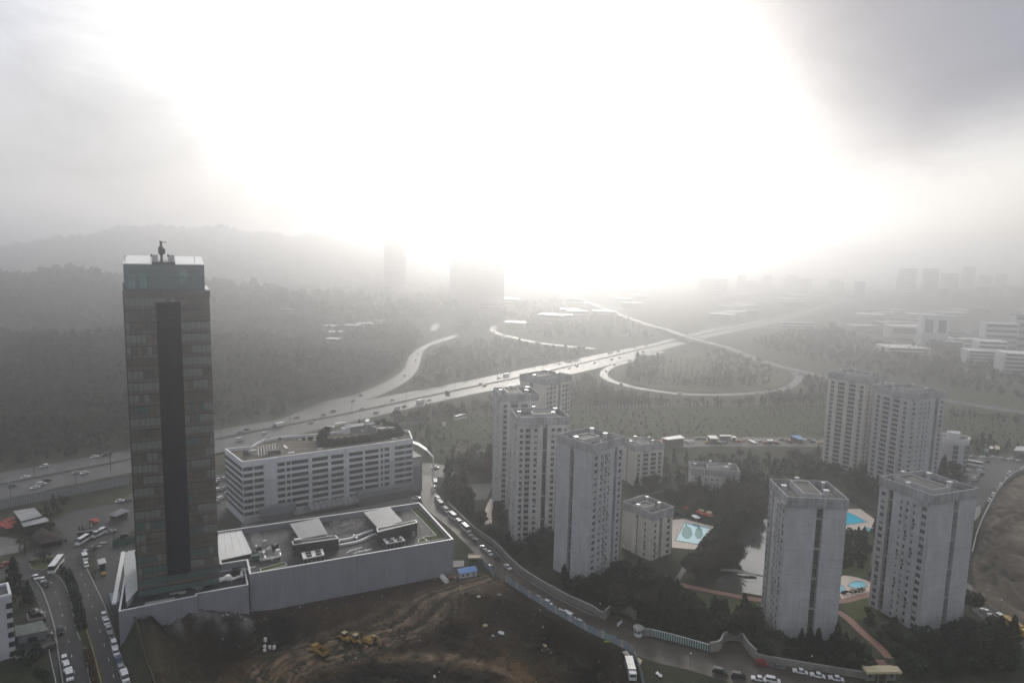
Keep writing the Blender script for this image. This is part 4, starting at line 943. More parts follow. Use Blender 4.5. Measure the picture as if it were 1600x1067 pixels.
# ------------------------------------------------------------------ white office building with banded windows
def white_building():
    hz = 30.0; o = G(378, 722, hz); e = G(645, 685.5, hz); rot = math.atan2(e.y-o.y, e.x-o.x); Wd = math.hypot(e.x-o.x, e.y-o.y)
    r = empty('office_block', (o.x, o.y, 0), rot, 'long white office block with banded windows and a planted roof terrace', 'office block')
    co, si = math.cos(rot), math.sin(rot)
    lc = lambda px, py, z: ((G(px, py, z).x-o.x)*co+(G(px, py, z).y-o.y)*si, -(G(px, py, z).x-o.x)*si+(G(px, py, z).y-o.y)*co)
    back = [lc(*p, hz) for p in ((640, 673), (600, 668), (560, 671), (495, 677.5), (440, 682), (412, 686.5), (402, 691), (393, 697), (366, 699.5))]
    P = [(0, 0), (16.5*Wd/86, 0), (16.5*Wd/86, -.0), (Wd, 0)]+back
    P = [(0, 0), (Wd, 0)]+back; P[-1] = (max(-9, min(P[-1][0], -3)), P[-1][1])
    mb = MB(); mb.prism(P, 0, hz-1.3, 0, bottom=False); mb.ring(P, .6, hz-1.3, hz, 0); mb.build('wall', [M['offwhite']], r)
    MB().ring([(x, y) for x, y in P], .75, hz, hz+.16, 0).build('coping', M['coping'], r)
    MB().add([(x, y, hz-1.26) for x, y in inset(P, .3)], [tuple(range(len(P)))]).build('roof', M['gravel'], r)
    nf = 8; f0 = 3.2; fh = (hz-1.9-f0)/nf
    # projecting spandrel bands at each storey, windows set between
    for i in range(nf+1):
        z = f0+i*fh; mb = MB(); mb.box2(2.3 if i < nf else 2.3, Wd+.02, -.45, 0, z-.75, z+.50, 0)
        a = Vector(P[-1]); mb.add([(a.x, a.y, z-.75), (-.0, -.45, z-.75), (0, 0, z-.75), (a.x, a.y, z+.50), (0, -.45, z+.50), (0, 0, z+.50)], [(0, 1, 4, 3), (3, 4, 5)], 0)
        mb.box2(0, 2.3, -.45, 0, z-.75, z+.50, 0); mb.build('spandrel_band', M['offwhite'], r)
    bays = [(.005, .055, 1), (.062, .11, 2), (.185, .225, 2), (.235, .255, 0), (.262, .355, 0), (.378, .468, 0), (.487, .56, 0), (.595, .677, 0), (.692, .775, 0), (.79, .805, 0), (.815, .845, 2), (.88, .945, 3), (.95, .995, 3)]
    piers = [(.118, .178), (.358, .376), (.470, .486), (.563, .592), (.680, .690), (.777, .789), (.848, .878)]
    for a, b in piers: MB().box2(a*Wd, b*Wd, -.5, 0, 0, hz-.3, 0).build('pier', M['offwhite'], r)
    mats = {0: M['glassdark'], 1: M['greyglass'], 2: M['greyglass'], 3: M['greyglass']}
    W_ = Win(r)
    for i in range(nf):
        z = f0+i*fh+.51
        for a, b, k in bays:
            w = (b-a)*Wd; h = fh-1.27; key = ('o', round(w, 2), k)
            if key not in _wc:
                mb = MB(); mb.add([(-w/2, -.04, 0), (w/2, -.04, 0), (w/2, -.04, h), (-w/2, -.04, h)], [(0, 1, 2, 3)], 0)
                nn = max(1, int(w/1.6)); [mb.box2(-w/2+w*q/nn-.035, -w/2+w*q/nn+.035, -.09, -.03, 0, h, 1) for q in range(nn+1)]
                if k: mb.box2(w*.02, w*.30, -.06, -.045, 0, h, 2)
                _wc[key] = mb.mesh('window', [mats[k], M['mullion'], M['glassdark']])
            W_.add(_wc[key], 'window', (a+b)/2*Wd, -.003, z, 0, w)
        # left end glazing
        a = Vector(P[-1]); n_ = Vector((-a.y, a.x)).normalized(); L = a.length; ang = math.atan2(a.y, a.x)
        key = ('oe', round(L, 1))
        if key not in _wc:
            mb = MB(); mb.add([(0, 0, 0), (L, 0, 0), (L, 0, fh-1.27), (0, 0, fh-1.27)], [(3, 2, 1, 0)], 0); [mb.box2(L*q/8-.05, L*q/8+.05, 0, .06, 0, fh-1.27, 1) for q in range(9)]; _wc[key] = mb.mesh('window', [M['greyglass'], M['mullion']])
        W_.add(_wc[key], 'end_window', n_.x*.04, n_.y*.04, z, ang, L)
    W_.build()
    # entrance canopies and low wings on the street side
    MB().box2(.63*Wd, .985*Wd, -5, -.6, 4.2, 6.9, 0).build('entrance_wing', M['greyclad'], r)
    MB().box2(.64*Wd, .98*Wd, -4.6, -.6, 0, 4.2, 0).build('entrance_glazing', M['glassmid'], r)
    MB().box2(.08*Wd, .27*Wd, -4.5, -.6, 3.6, 7.4, 0).build('entrance_wing', M['greyclad'], r)
    MB().box2(.09*Wd, .26*Wd, -3.9, -.6, 0, 3.6, 0).build('entrance_glazing', M['glassmid'], r)
    for k in range(9):
        x0 = .345*Wd+k*.0325*Wd; MB().add([(x0, -6, 3.4), (x0+2.3, -6, 3.4), (x0+2.3, -.8, 5), (x0, -.8, 5), (x0, -6, 3.25), (x0+2.3, -6, 3.25), (x0+2.3, -.8, 4.85), (x0, -.8, 4.85)], [(0, 1, 2, 3), (7, 6, 5, 4), (0, 4, 5, 1), (1, 5, 6, 2), (2, 6, 7, 3), (3, 7, 4, 0)], 0).build('canopy_panel', M['hallroof'], r)
    # curved canopy at the right end
    q = lc(652, 692, 26); mb = MB(); n = 10
    A_ = [(Wd-1, 14, 26.5), (Wd+3, 12, 26.4), (Wd+6.5, 7, 25.4), (Wd+9, 2, 23.2), (Wd+10.5, -4, 20)]
    B_ = [(Wd-1, 10, 26.2), (Wd+2, 8, 26), (Wd+4.8, 4, 25), (Wd+7.6, -1, 22.9), (Wd+9.6, -4.6, 19.8)]
    mb.add(A_+B_+[(x, y, z-.5) for x, y, z in A_+B_], [(i, i+5, i+6, i+1) for i in range(4)]+[(10+i, 11+i, 16+i, 15+i) for i in range(4)]+[(i, i+1, 11+i, 10+i) for i in range(4)]+[(5+i, 15+i, 16+i, 6+i) for i in range(4)], 0)
    mb.tube([(Wd+10, -4.3, 20), (Wd+10, -4.3, 0)], .4).tube([(Wd+3, 8, 26), (Wd+1, 8, 10)], .35); mb.build('curved_canopy', M['coping'], r)
    MB().box2(Wd+.02, Wd+6.5, 2, 14, 0, 19, 0).build('side_wing', M['greyclad'], r); MB().box2(Wd+1, Wd+5.5, 1.9, 1.99, 14, 18, 0).build('wing_window', M['frame'], r)
    # roof: steel racks, roof plant, terrace with pavilion
    zr = hz-1.26
    for k in range(7):
        a = lc(404+4.6*k, 712-.9*k, hz); b = lc(409+4.4*k-6, 696-.7*k, hz); MB().tube([(*a, zr+1.0), (*b, zr+1.0)], .22, 5).tube([(*a, zr), (*a, zr+1)], .12, 4).tube([(*b, zr), (*b, zr+1)], .12, 4).build('steel_rack', M['metal'], r)
    q = lc(428, 709, zr); MB().box((q[0], q[1], zr+1), (6, 2.2, 2), 0).build('roof_plant', M['darkmetal'], r)
    q = lc(379, 712, zr); MB().box((q[0]+1.4, q[1], zr+1.3), (2.2, 2.4, 2.6), 0).box((q[0]+5, q[1]+.3, zr+1.1), (3.4, 2.6, 2.2), 1).build('stair_head', [M['slotwall'], M['frame']], r)
    for k, (px, py, w, d) in enumerate(((400, 710, 2.4, 1.8), (446, 699, 1.2, 6), (476, 686.5, 6, .9), (488, 685, 5, .8), (493, 688, 2, .7), (500, 702, 2.4, 1.2), (455, 708, 3, 1.4), (616, 686, 3, 1.6))):
        q = lc(px, py, zr); MB().box((q[0], q[1], zr+.25), (w, d, .5), 0).build('skylight', M['coping'], r)
    a = lc(528, 694, zr); b = lc(636, 679, zr)
    q = [lc(*p, zr) for p in ((522, 700), (638, 683), (632, 678), (600, 684), (560, 688), (524, 694))]; MB().prism([(x, y) for x, y in q], zr, zr+.1, 0).build('terrace', M['paving'], r)
    # pavilion with white roof planes
    for k, (px, py, w, d, h, m) in enumerate(((556, 664, 12, 6, 3.4, 'greyclad'), (540, 668, 4, 4, 3.0, 'offwhite'), (578, 661, 5, 5, 5.0, 'conc_dark'), (602, 668, 7, 5, 2.4, 'slotwall'))):
        q = lc(px, py, zr+h); MB().box((q[0], q[1], zr+h/2), (w, d, h), 0).build('pavilion', M[m], r)
    for k, (px, py, w, d, rt) in enumerate(((528, 661, 4, 1.0, .3), (521, 667, 2.6, .8, 1.2), (536, 660, 3, .8, -.4), (515, 666, 3.5, .6, 0), (545, 663, 2.4, .8, .2), (574, 657, 5.5, 2.0, 1.1), (582, 666, 1.6, 5, .3), (596, 669, 4.4, .8, 0), (612, 668, 3, .8, .1))):
        q = lc(px, py, zr+3.6); MB().box((q[0], q[1], zr+3.7), (w, d, .25), 0, rz=rt).build('pavilion_roof', M['whitemetal'], r)
    return r, lc, zr
M['greyglass'] = mat('grey_blinds_glass', (.085, .088, .095), .25, .5, noise=(.5, .25)); M['greyclad'] = mat('grey_cladding', (.21, .215, .235), .55, .4, noise=(.3, .2))
WB, wb_loc, wb_z = white_building()
_o = G(378, 722, 30); block('office', [(_o.x+x*math.cos(.5814)-y*math.sin(.5814), _o.y+x*math.sin(.5814)+y*math.cos(.5814)) for x, y in ((-8, -8), (98, -8), (98, 30), (-12, 30))])
# ------------------------------------------------------------------ trees
def leafmat(name, col, col2, sc=.35):
    m = bpy.data.materials.new(name); m.use_nodes = True; t = m.node_tree; b = t.nodes['Principled BSDF']
    b.inputs['Roughness'].default_value = .75; b.inputs['Specular IOR Level'].default_value = .25
    g = N(t, 'ShaderNodeNewGeometry'); n = N(t, 'ShaderNodeTexNoise'); n.inputs['Scale'].default_value = sc; n.inputs['Detail'].default_value = 3
    t.links.new(g.outputs['Position'], n.inputs['Vector'])
    oi = N(t, 'ShaderNodeObjectInfo')
    n2 = N(t, 'ShaderNodeTexNoise'); n2.inputs['Scale'].default_value = .03; t.links.new(g.outputs['Position'], n2.inputs['Vector'])
    f = mth(t, 'ADD', mth(t, 'MULTIPLY', oi.outputs['Random'], .5), mth(t, 'MULTIPLY', mth(t, 'SUBTRACT', n.outputs[0], .4), 1.5))
    f = mth(t, 'ADD', f, mth(t, 'MULTIPLY', mth(t, 'SUBTRACT', n2.outputs[0], .5), 1.6), clamp=True)
    mx = N(t, 'ShaderNodeMix', data_type='RGBA'); t.links.new(f, mx.inputs[0]); mx.inputs[6].default_value = (*col, 1); mx.inputs[7].default_value = (*col2, 1)
    t.links.new(mx.outputs[2], b.inputs['Base Color']); return m
M['leafdark'] = leafmat('conifer_needles', (.016, .028, .014), (.035, .048, .024))
M['leaf'] = leafmat('broad_leaves', (.028, .040, .016), (.060, .068, .032))
M['twigs'] = leafmat('bare_twigs', (.060, .052, .042), (.105, .092, .072))
M['bark'] = mat('bark', (.07, .055, .042), .9, noise=(2, .4))
M['shrubred'] = leafmat('reddish_shrub', (.05, .03, .02), (.10, .06, .035))
def cards(C_, R_, rg, size, up=.0, flat=0):
    """quads of side `size` with random facing at the points C_"""
    n = len(C_); a = rg.normal(size=(n, 3)); a[:, 2] += up; a /= np.linalg.norm(a, axis=1)[:, None]+1e-9
    r = rg.normal(size=(n, 3)); u = np.cross(a, r); u /= np.linalg.norm(u, axis=1)[:, None]+1e-9; v = np.cross(a, u)
    s = size*(.6+.8*rg.random((n, 1))); e = s*(.55+.5*rg.random((n, 1)))
    V = np.stack([C_-u*s*.5-v*e*.35, C_+u*s*.5-v*e*.5, C_+u*s*.32+v*e*.5, C_-u*s*.42+v*e*.38], 1).reshape(-1, 3)
    return V, np.arange(4*n).reshape(n, 4)
def crown_pts(kind, n, h, w, rg):
    """points through the crown volume; h total height, w width"""
    if kind == 'conifer':
        t = rg.random(n)**.8; z = h*(.10+.90*t); r = w*.5*(1-t)**.85*(.78+.3*np.sin(t*34+rg.random()*6)); a = rg.random(n)*6.283
        rr = r*np.sqrt(.25+.75*rg.random(n)); P = np.stack([rr*np.cos(a), rr*np.sin(a), z-.10*rr], 1)
    elif kind == 'column':
        t = rg.random(n); z = h*(.06+.94*t); r = w*.5*np.sin(np.clip(t*.9+.1, 0, 1)*3.14159)**.5*(.6+.5*rg.random(n)); a = rg.random(n)*6.283
        P = np.stack([r*np.cos(a), r*np.sin(a), z], 1)
    else:
        nb = 9; c = rg.normal(size=(nb, 3)); c /= np.linalg.norm(c, axis=1)[:, None]; c *= np.array([w*.28, w*.28, h*.20]); c[:, 2] += h*.62
        k = rg.integers(0, nb, n); d = rg.normal(size=(n, 3)); d /= np.linalg.norm(d, axis=1)[:, None]; rr = (.35+.65*rg.random((n, 1))**.5)
        P = c[k]+d*rr*np.array([w*.27, w*.27, h*.20])*(.8+.35*rg.random((nb, 1))[k])
    return P
def tree_arrays(kind, n, h, w, seed, size):
    rg = np.random.default_rng(seed)
    if kind == 'bare':
        P = crown_pts('round', n, h, w, rg); c = np.array([0, 0, h*.35]); d = P-c; d /= np.linalg.norm(d, axis=1)[:, None]
        r = rg.normal(size=P.shape)*.35; d = d+r; d /= np.linalg.norm(d, axis=1)[:, None]; s = np.cross(d, rg.normal(size=P.shape)); s /= np.linalg.norm(s, axis=1)[:, None]
        L = size*(1.2+1.2*rg.random((n, 1))); wd = size*.085*(.6+.8*rg.random((n, 1)))
        V = np.stack([P-d*L*.5-s*wd, P-d*L*.5+s*wd, P+d*L*.5+s*wd*.4, P+d*L*.5-s*wd*.4], 1).reshape(-1, 3); return V, np.arange(4*n).reshape(n, 4)
    P = crown_pts(kind, n, h, w, rg); return cards(P, None, rg, size, .5)
def trunk_mesh(kind, h, w, rd):
    mb = MB(); tp = h*(.92 if kind in ('conifer', 'column') else .55)
    bend = rd.uniform(-.3, .3); mb.tube([(0, 0, -.3), (bend*.3, 0, tp*.4), (bend, .1, tp)], h*.022+.06, 6, 0, h*.008+.03)
    n = 5 if kind in ('conifer', 'column') else 9
    for i in range(n):
        a = i*2.4+rd.random(); z = tp*(.35+.6*i/n); L = w*(.30 if kind == 'conifer' else .12 if kind == 'column' else .36)
        mb.tube([(bend*z/tp, 0, z), (bend+L*.5*math.cos(a), L*.5*math.sin(a), z+L*.35), (L*math.cos(a), L*math.sin(a), z+L*(.3 if kind == 'conifer' else .95))], .05+h*.006, 4, 0, .025)
        if kind == 'bare':
            for s in (-.6, .7): mb.tube([(L*.5*math.cos(a), L*.5*math.sin(a), z+L*.35), (L*.95*math.cos(a+s), L*.95*math.sin(a+s), z+L*.95)], .05, 4, 0, .02)
    return mb.mesh('trunk', [M['bark']])
LM = {'conifer': 'leafdark', 'round': 'leaf', 'bare': 'twigs', 'column': 'leaf', 'roundd': 'leafdark'}
PROTO = {}
def proto(kind, var):
    if (kind, var) in PROTO: return PROTO[(kind, var)]
    rd = random.Random(hash((len(kind), var)) % 9999); k = 'round' if kind == 'roundd' else kind
    h = {'conifer': 11, 'round': 9, 'roundd': 9, 'bare': 10, 'column': 12}[kind]*(.85+.1*var); w = {'conifer': 6.2, 'round': 8, 'roundd': 8, 'bare': 8.5, 'column': 2.6}[kind]*(.9+.08*var)
    n = {'conifer': 620, 'round': 620, 'roundd': 620, 'bare': 820, 'column': 300}[kind]
    V, Fc = tree_arrays(k, n, h, w, 50*len(kind)+var, {'conifer': .85, 'round': .9, 'roundd': .9, 'bare': 1.3, 'column': .75}[kind])
    PROTO[(kind, var)] = (np_mesh('crown', V, Fc, [M[LM[kind]]]), trunk_mesh(k, h, w, rd)); return PROTO[(kind, var)]
NAME = {'conifer': 'conifer_tree', 'round': 'broadleaf_tree', 'roundd': 'evergreen_tree', 'bare': 'bare_tree', 'column': 'slender_tree'}
def tree(kind, x, y, label, group, s=1.0, sz=1.0, var=None, z=None):
    var = random.randrange(3) if var is None else var; cm, tm = proto(kind, var)
    r = empty(NAME[kind], (x, y, float(tz(x, y)) if z is None else z), random.random()*6.28, label, 'tree', group); r.scale = (s, s, s*sz)
    link('trunk', tm, r); link('crown', cm, r); return r
def free(x, y, m=1.2):
    for P, (a, b, c, d) in EXCL:
        if a-m < x < b+m and c-m < y < d+m:
            if bool(in_poly(np.array([x]), np.array([y]), P)[0]) or float(dist_poly(np.array([x]), np.array([y]), P)[0]) < m: return False
    return True
def scatter(px, gap, rd, jitter=.9, m=1.2, wpoly=None):
    P = wpoly or [G2(*p) for p in px]; xs = [p[0] for p in P]; ys = [p[1] for p in P]; out = []
    y = min(ys)
    r = 0
    while y < max(ys):
        x = min(xs)+(gap/2 if r % 2 else 0)
        while x < max(xs):
            X, Y = x+rd.uniform(-.5, .5)*gap*jitter, y+rd.uniform(-.5, .5)*gap*jitter
            if bool(in_poly(np.array([X]), np.array([Y]), P)[0]) and free(X, Y, m): out.append((X, Y))
            x += gap
        y += gap*.87; r += 1
    return out
rd = random.Random(11)
# belts of trees: polygon in the photograph, spacing, mix of kinds, label, group, size
BELTS = [
 ([(862, 880), (880, 918), (925, 945), (950, 958), (1000, 985), (1060, 1000), (1110, 1015), (1130, 998), (1160, 998), (1180, 1026), (1195, 1000), (1185, 968), (1100, 958), (1050, 925), (1000, 905), (975, 890), (968, 905), (930, 920), (880, 912), (868, 880)], 4.7,
  ['roundd']*3+['conifer']*3+['round', 'bare'], 'dark evergreen in the dense belt behind the curved street wall', 'trees behind the curved wall', .88),
 ([(1180, 1028), (1195, 985), (1240, 998), (1300, 990), (1318, 1008), (1345, 1032), (1366, 1052), (1350, 1056), (1250, 1040)], 4.9, ['roundd']*3+['conifer']*3, 'dark tree between the street and the foot of the lakeside tower', 'trees at the foot of the lakeside tower', .80),
 ([(1380, 1000), (1395, 1022), (1405, 1062), (1600, 1066), (1590, 1012), (1535, 968), (1500, 935), (1512, 990), (1440, 1012)], 5.2, ['roundd']*3+['conifer']*2+['round'], 'dark tree in the lower right grove below the nearest tower', 'trees in the lower right grove', .86),
 ([(1320, 900), (1375, 900), (1380, 935), (1420, 1000), (1400, 1010), (1375, 1010), (1350, 975), (1320, 950)], 6.5, ['round', 'roundd', 'bare'], 'tree beside the red path between the two front towers', 'trees along the red path', .5),
 ([(1330, 835), (1372, 835), (1362, 890), (1345, 900), (1318, 890), (1318, 850)], 6, ['roundd', 'round', 'conifer'], 'tree on the lawn between the round and the pointed pool', 'trees between the two right pools', .7),
 ([(1060, 893), (1052, 908), (1090, 915), (1105, 915), (1112, 900), (1150, 893), (1152, 850), (1150, 838), (1180, 822), (1203, 795), (1203, 760), (1140, 745), (1125, 790), (1128, 820), (1122, 850), (1100, 880)], 5.8, ['bare']*4+['round', 'roundd'], 'brown bare crowned tree on the west bank of the lake', 'bare trees on the lake bank', 1.0),
 ([(700, 752), (690, 770), (720, 805), (770, 850), (860, 905), (870, 880), (868, 850), (850, 850), (790, 850), (780, 800), (760, 820), (735, 790), (728, 760)], 6.2, ['bare', 'roundd', 'conifer', 'bare'], 'tree between the street wall and the paired pale towers', 'trees behind the street wall near the sports court', .8),
 ([(690, 735), (776, 728), (776, 752), (735, 750), (700, 750)], 6.5, ['roundd', 'bare', 'round'], 'dark tree in the grove behind the roundabout', 'grove behind the roundabout', .85),
 ([(1200, 905), (1160, 905), (1190, 945), (1205, 940)], 6, ['bare', 'bare', 'round'], 'bare tree on the near pond bank beside the lakeside tower', 'bare trees by the near pond', .7),
 ([(970, 740), (1040, 730), (1090, 745), (1150, 750), (1190, 765), (1130, 800), (1060, 800), (1050, 790), (1000, 765), (978, 760)], 7, ['bare', 'bare', 'roundd', 'round'], 'tree behind the pool with the teal tree shapes', 'trees behind the left pool', .85),
 ([(1318, 745), (1378, 752), (1370, 790), (1318, 768)], 7, ['roundd', 'round', 'conifer'], 'tree at the foot of the far twin towers', 'trees below the far twin towers', .9),
 ([(1450, 745), (1485, 735), (1505, 745), (1495, 765), (1470, 760)], 6, ['roundd'], 'dark tree in front of the white round building', 'trees by the round building', .95),
 ([(560, 690), (665, 668), (720, 690), (760, 712), (770, 725), (690, 730), (668, 715)], 9, ['roundd', 'round', 'bare'], 'shrubby tree on the meadow behind the office block', 'trees on the meadow', .6),
 ([(18, 905), (50, 915), (66, 945), (50, 960), (20, 950)], 6.5, ['conifer', 'roundd'], 'dark conifer between the street and the white block at left', 'conifers by the left street', 1.25),
 ([(25, 1005), (84, 1005), (92, 1066), (30, 1066)], 6, ['roundd'], 'dark tree behind the hut by the left street', 'dark trees behind the hut', .55),
 ([(60, 800), (90, 790), (112, 798), (92, 808), (100, 825), (80, 850), (60, 840)], 5.5, ['round', 'roundd'], 'low tree beside the grey roofed pavilion', 'trees by the grey roofed pavilion', .5),
 ([(205, 775), (345, 745), (370, 735), (372, 725), (340, 733), (203, 764)], 6, ['roundd', 'bare'], 'tree on the verge between motorway and car park', 'verge trees along the motorway', .6),
 ([(0, 800), (110, 775), (205, 758), (205, 764), (110, 784), (0, 812)], 7, ['round'], 'low verge tree below the noise panels', 'verge trees below the noise panels', .35),
]
cand = []
for bi, (px, gap, kinds, lab, grp, s) in enumerate(BELTS):
    for x, y in scatter(px, gap, rd): cand.append((math.hypot(x, y), x, y, rd.choice(kinds), bi, s))
cand.sort()
print('individual tree candidates', len(cand))
for d, x, y, k, bi, s in cand[:292]:
    _, _, _, lab, grp, _ = BELTS[bi]; lab2 = lab.replace('dark evergreen', {'conifer': 'dark conifer', 'roundd': 'dark evergreen', 'round': 'green broadleaf tree', 'bare': 'bare tree', 'column': 'slim tree'}[k]) if 'dark evergreen in' in lab else lab
    if bi != 0: lab2 = {'conifer': 'conical dark ', 'roundd': 'dense dark ', 'round': 'green rounded ', 'bare': 'leafless brown ', 'column': 'slim '}[k]+lab.replace('dark ', '', 1).replace('bare ', '', 1).replace('brown ', '')
    tree(k, x, y, lab2, grp+', '+{'conifer': 'conical', 'roundd': 'dense', 'round': 'green', 'bare': 'leafless', 'column': 'slim'}[k], s*rd.uniform(.75, 1.2))
def mass(name, pts, kinds, mats, n, size, hs, label=None, pure=0):
    """many trees as one object: pts (x, y, scale)"""
    VV = []; FF = []; MI = []; b = 0; pr = []
    for i, k in enumerate(kinds):
        for v in range(3):
            h, w = {'conifer': (10, 5.6), 'round': (8.5, 8), 'bare': (9, 8)}[k]; V, Fc = tree_arrays(k if k != 'bare' else 'bare', n, h, w, 900+i*7+v, size*(1.5 if k == 'bare' else 1))
            pr.append((V, Fc, i))
    for x, y, s in pts:
        V, Fc, i = pr[rd.randrange(len(pr))]; a = rd.random()*6.28; co, si = math.cos(a), math.sin(a); z = float(tz(x, y))
        S = s*hs*rd.choice((.6, .8, .9, 1, 1.1, 1.35))*(1+.25*math.sin(x*.031+1.7*math.sin(y*.021))); U = np.empty_like(V); U[:, 0] = (V[:, 0]*co-V[:, 1]*si)*S+x; U[:, 1] = (V[:, 0]*si+V[:, 1]*co)*S+y; U[:, 2] = V[:, 2]*S*rd.uniform(.85, 1.2)+z
        VV.append(U); FF.append(Fc+b); b += len(V); MI.append(np.full(len(Fc), i))
    if not VV: return
    o = link(name, np_mesh(name, np.concatenate(VV), np.concatenate(FF), mats, np.concatenate(MI))); tag(o, kind='stuff'); return o
mass('woodland', [(x, y, s) for d, x, y, k, bi, s in cand[292:]], ['round', 'bare', 'conifer'], [M['leaf'], M['twigs'], M['leafdark']], 300, 1.0, 1.0)
# scrubby wood behind the estate and between the towers
far1 = scatter([(1035, 715), (1312, 716), (1312, 750), (1220, 752), (1150, 740), (1040, 730)], 7.5, rd)
mass('woodland', [(x, y, .8) for x, y in far1], ['bare', 'round', 'conifer'], [M['twigs'], M['leaf'], M['leafdark']], 150, 1.4, .9)
# the forest beyond the motorway at left, over the ridge
def region(px, gap, m=4, zf=0): return scatter(px, gap, rd, m=m)
wf = [G2(-60, 742), G2(0, 732), G2(203, 697), G2(330, 669), G2(441, 648), G2(505, 622), G2(566, 607), G2(620, 580), G2(636, 552), G2(660, 530), G2(640, 505), (-190, 1200), (-900, 1250), (-900, 500)]
f1 = scatter(None, 8.0, rd, m=3, wpoly=wf)
near = [(x, y, 1) for x, y in f1 if math.hypot(x, y) < 620]; mid = [(x, y, 1) for x, y in f1 if math.hypot(x, y) >= 620]
print('forest', len(near), len(mid))
mass('forest', near, ['round', 'conifer', 'round', 'bare'], [M['leafdark'], M['leafdark'], M['leaf'], M['twigs']], 110, 1.7, .95)
mass('forest', mid, ['round', 'conifer', 'round', 'bare'], [M['leafdark'], M['leafdark'], M['leaf'], M['twigs']], 40, 2.8, 1.0)
far = scatter(None, 19, rd, m=1, wpoly=[(-2600, 1100), (-190, 1150), (-120, 1500), (-200, 2900), (-2900, 2900)])
print('far', len(far)); mass('forest', [(x, y, 2) for x, y in far], ['round'], [M['leafdark']], 12, 5, 1.0)
# woods among the junction roads
J = []
for px, gap, s in (([(650, 590), (680, 560), (700, 540), (780, 535), (860, 548), (940, 552), (900, 560), (760, 585), (700, 600), (640, 612)], 12, .9),
                   ([(600, 664), (720, 634), (819, 613), (925, 590), (940, 604), (975, 616), (1060, 628), (1150, 630), (1250, 622), (1300, 628), (1310, 634), (900, 638), (780, 645), (700, 656), (640, 668), (600, 668)], 8.5, .75),
                   ([(1255, 600), (1262, 585), (1300, 592), (1310, 625), (1260, 615)], 9, .8), ([(975, 585), (1000, 562), (1040, 560), (1020, 595), (990, 600)], 9, .9),
                   ([(1100, 545), (1180, 562), (1220, 585), (1215, 604), (1150, 608), (1100, 606), (1105, 575)], 13, .55), ([(985, 590), (1010, 596), (1080, 601), (1180, 600), (1170, 597), (1080, 597), (1010, 591)], 9, .5),
                   ([(1170, 535), (1240, 520), (1300, 512), (1400, 545), (1540, 600), (1600, 615), (1600, 628), (1400, 590), (1310, 575), (1240, 560)], 15, .9),
                   ([(1420, 550), (1540, 600), (1600, 608), (1600, 560), (1520, 560), (1470, 540)], 13, .9), ([(790, 495), (880, 480), (980, 505), (1040, 530), (900, 535), (830, 525)], 22, 1.1),
                   ([(1480, 643), (1600, 656), (1600, 664), (1480, 652)], 7, .6), ([(1515, 690), (1640, 698), (1640, 712), (1520, 708)], 8, .7), ([(700, 530), (740, 500), (850, 470), (900, 470), (800, 490), (760, 520)], 24, 1.2)):
    J += [(x, y, s) for x, y in scatter(px, gap, rd, m=2.5)]
print('junction', len(J)); M['scrub'] = leafmat('dry_scrub', (.045, .050, .026), (.10, .092, .06))
sc = scatter([(612, 664), (700, 655), (777, 647), (900, 641), (1100, 636), (1310, 632), (1310, 684), (1150, 682), (1030, 680), (900, 697), (780, 703), (680, 708), (640, 690)], 7.5, rd)
sc += scatter([(1480, 640), (1620, 650), (1620, 690), (1500, 690)], 7, rd)
mass('undergrowth', [(x, y, .16) for x, y in sc], ['round', 'bare'], [M['scrub'], M['twigs']], 16, 5, 1.0)
mass('woodland', J, ['round', 'conifer', 'bare'], [M['leaf'], M['leafdark'], M['twigs']], 60, 2.2, .95)
# young trees in rows inside the loop
rows = []
for i in range(19):
    for k in range(14):
        px = 985+i*9-k*.5; py = 559+k*3.2+i*.35; X, Y = G2(px, py)
        if free(X, Y, 2): rows.append((X+rd.uniform(-1, 1), Y+rd.uniform(-1, 1)))
for x, y in rows[:0]: pass
mass('young_plantation', [(x, y, .5) for x, y in rows], ['bare', 'round'], [M['twigs'], M['leaf']], 40, 1.6, 1.0)
# hedge and bushes of the office roof terrace, median shrubs
def hedge(name, P, w, h, z, label, cat='hedge', m='leafdark', n=40, size=.7, group=None, parent_loc=None):
    rg = np.random.default_rng(len(P)*7+int(abs(P[0][0])*10) % 97); pts = []
    for a, b in zip(P, P[1:]):
        a = np.array(a[:2]); b = np.array(b[:2]); L = np.linalg.norm(b-a); k = int(L*n*.5*w*h/2)+4; t = rg.random(k)[:, None]; nrm = np.array([-(b-a)[1], (b-a)[0]])/max(L, .1)
        q = a+(b-a)*t+nrm*(rg.random(k)[:, None]-.5)*w; pts.append(np.column_stack([q, z+rg.random(k)**.7*h*(.92+.10*np.sin(t[:, 0]*L*1.7))]))
    V, Fc = cards(np.concatenate(pts), None, rg, size, .6); o = link(name, np_mesh(name, V, Fc, [M[m]])); return tag(o, label, cat, group)
def wbw(P): co, si = math.cos(WB.rotation_euler.z), math.sin(WB.rotation_euler.z); return [(WB.location.x+x*co-y*si, WB.location.y+x*si+y*co) for x, y in P]
hedge('roof_hedge', wbw([wb_loc(*p, 31) for p in ((499, 690), (515, 691), (560, 686), (598, 680), (628, 674))]), 2.6, 4.0, wb_z, 'long dark hedge along the front of the office roof terrace', n=70)
hedge('roof_hedge', wbw([wb_loc(*p, 31) for p in ((499, 690), (503, 680), (513, 672))]), 2.8, 4.6, wb_z, 'short dark hedge closing the left end of the office roof terrace', n=60)
hedge('roof_hedge', wbw([wb_loc(*p, 31) for p in ((628, 675), (618, 664), (600, 660))]), 2.2, 3.2, wb_z, 'dark hedge at the right end of the office roof terrace', n=60)
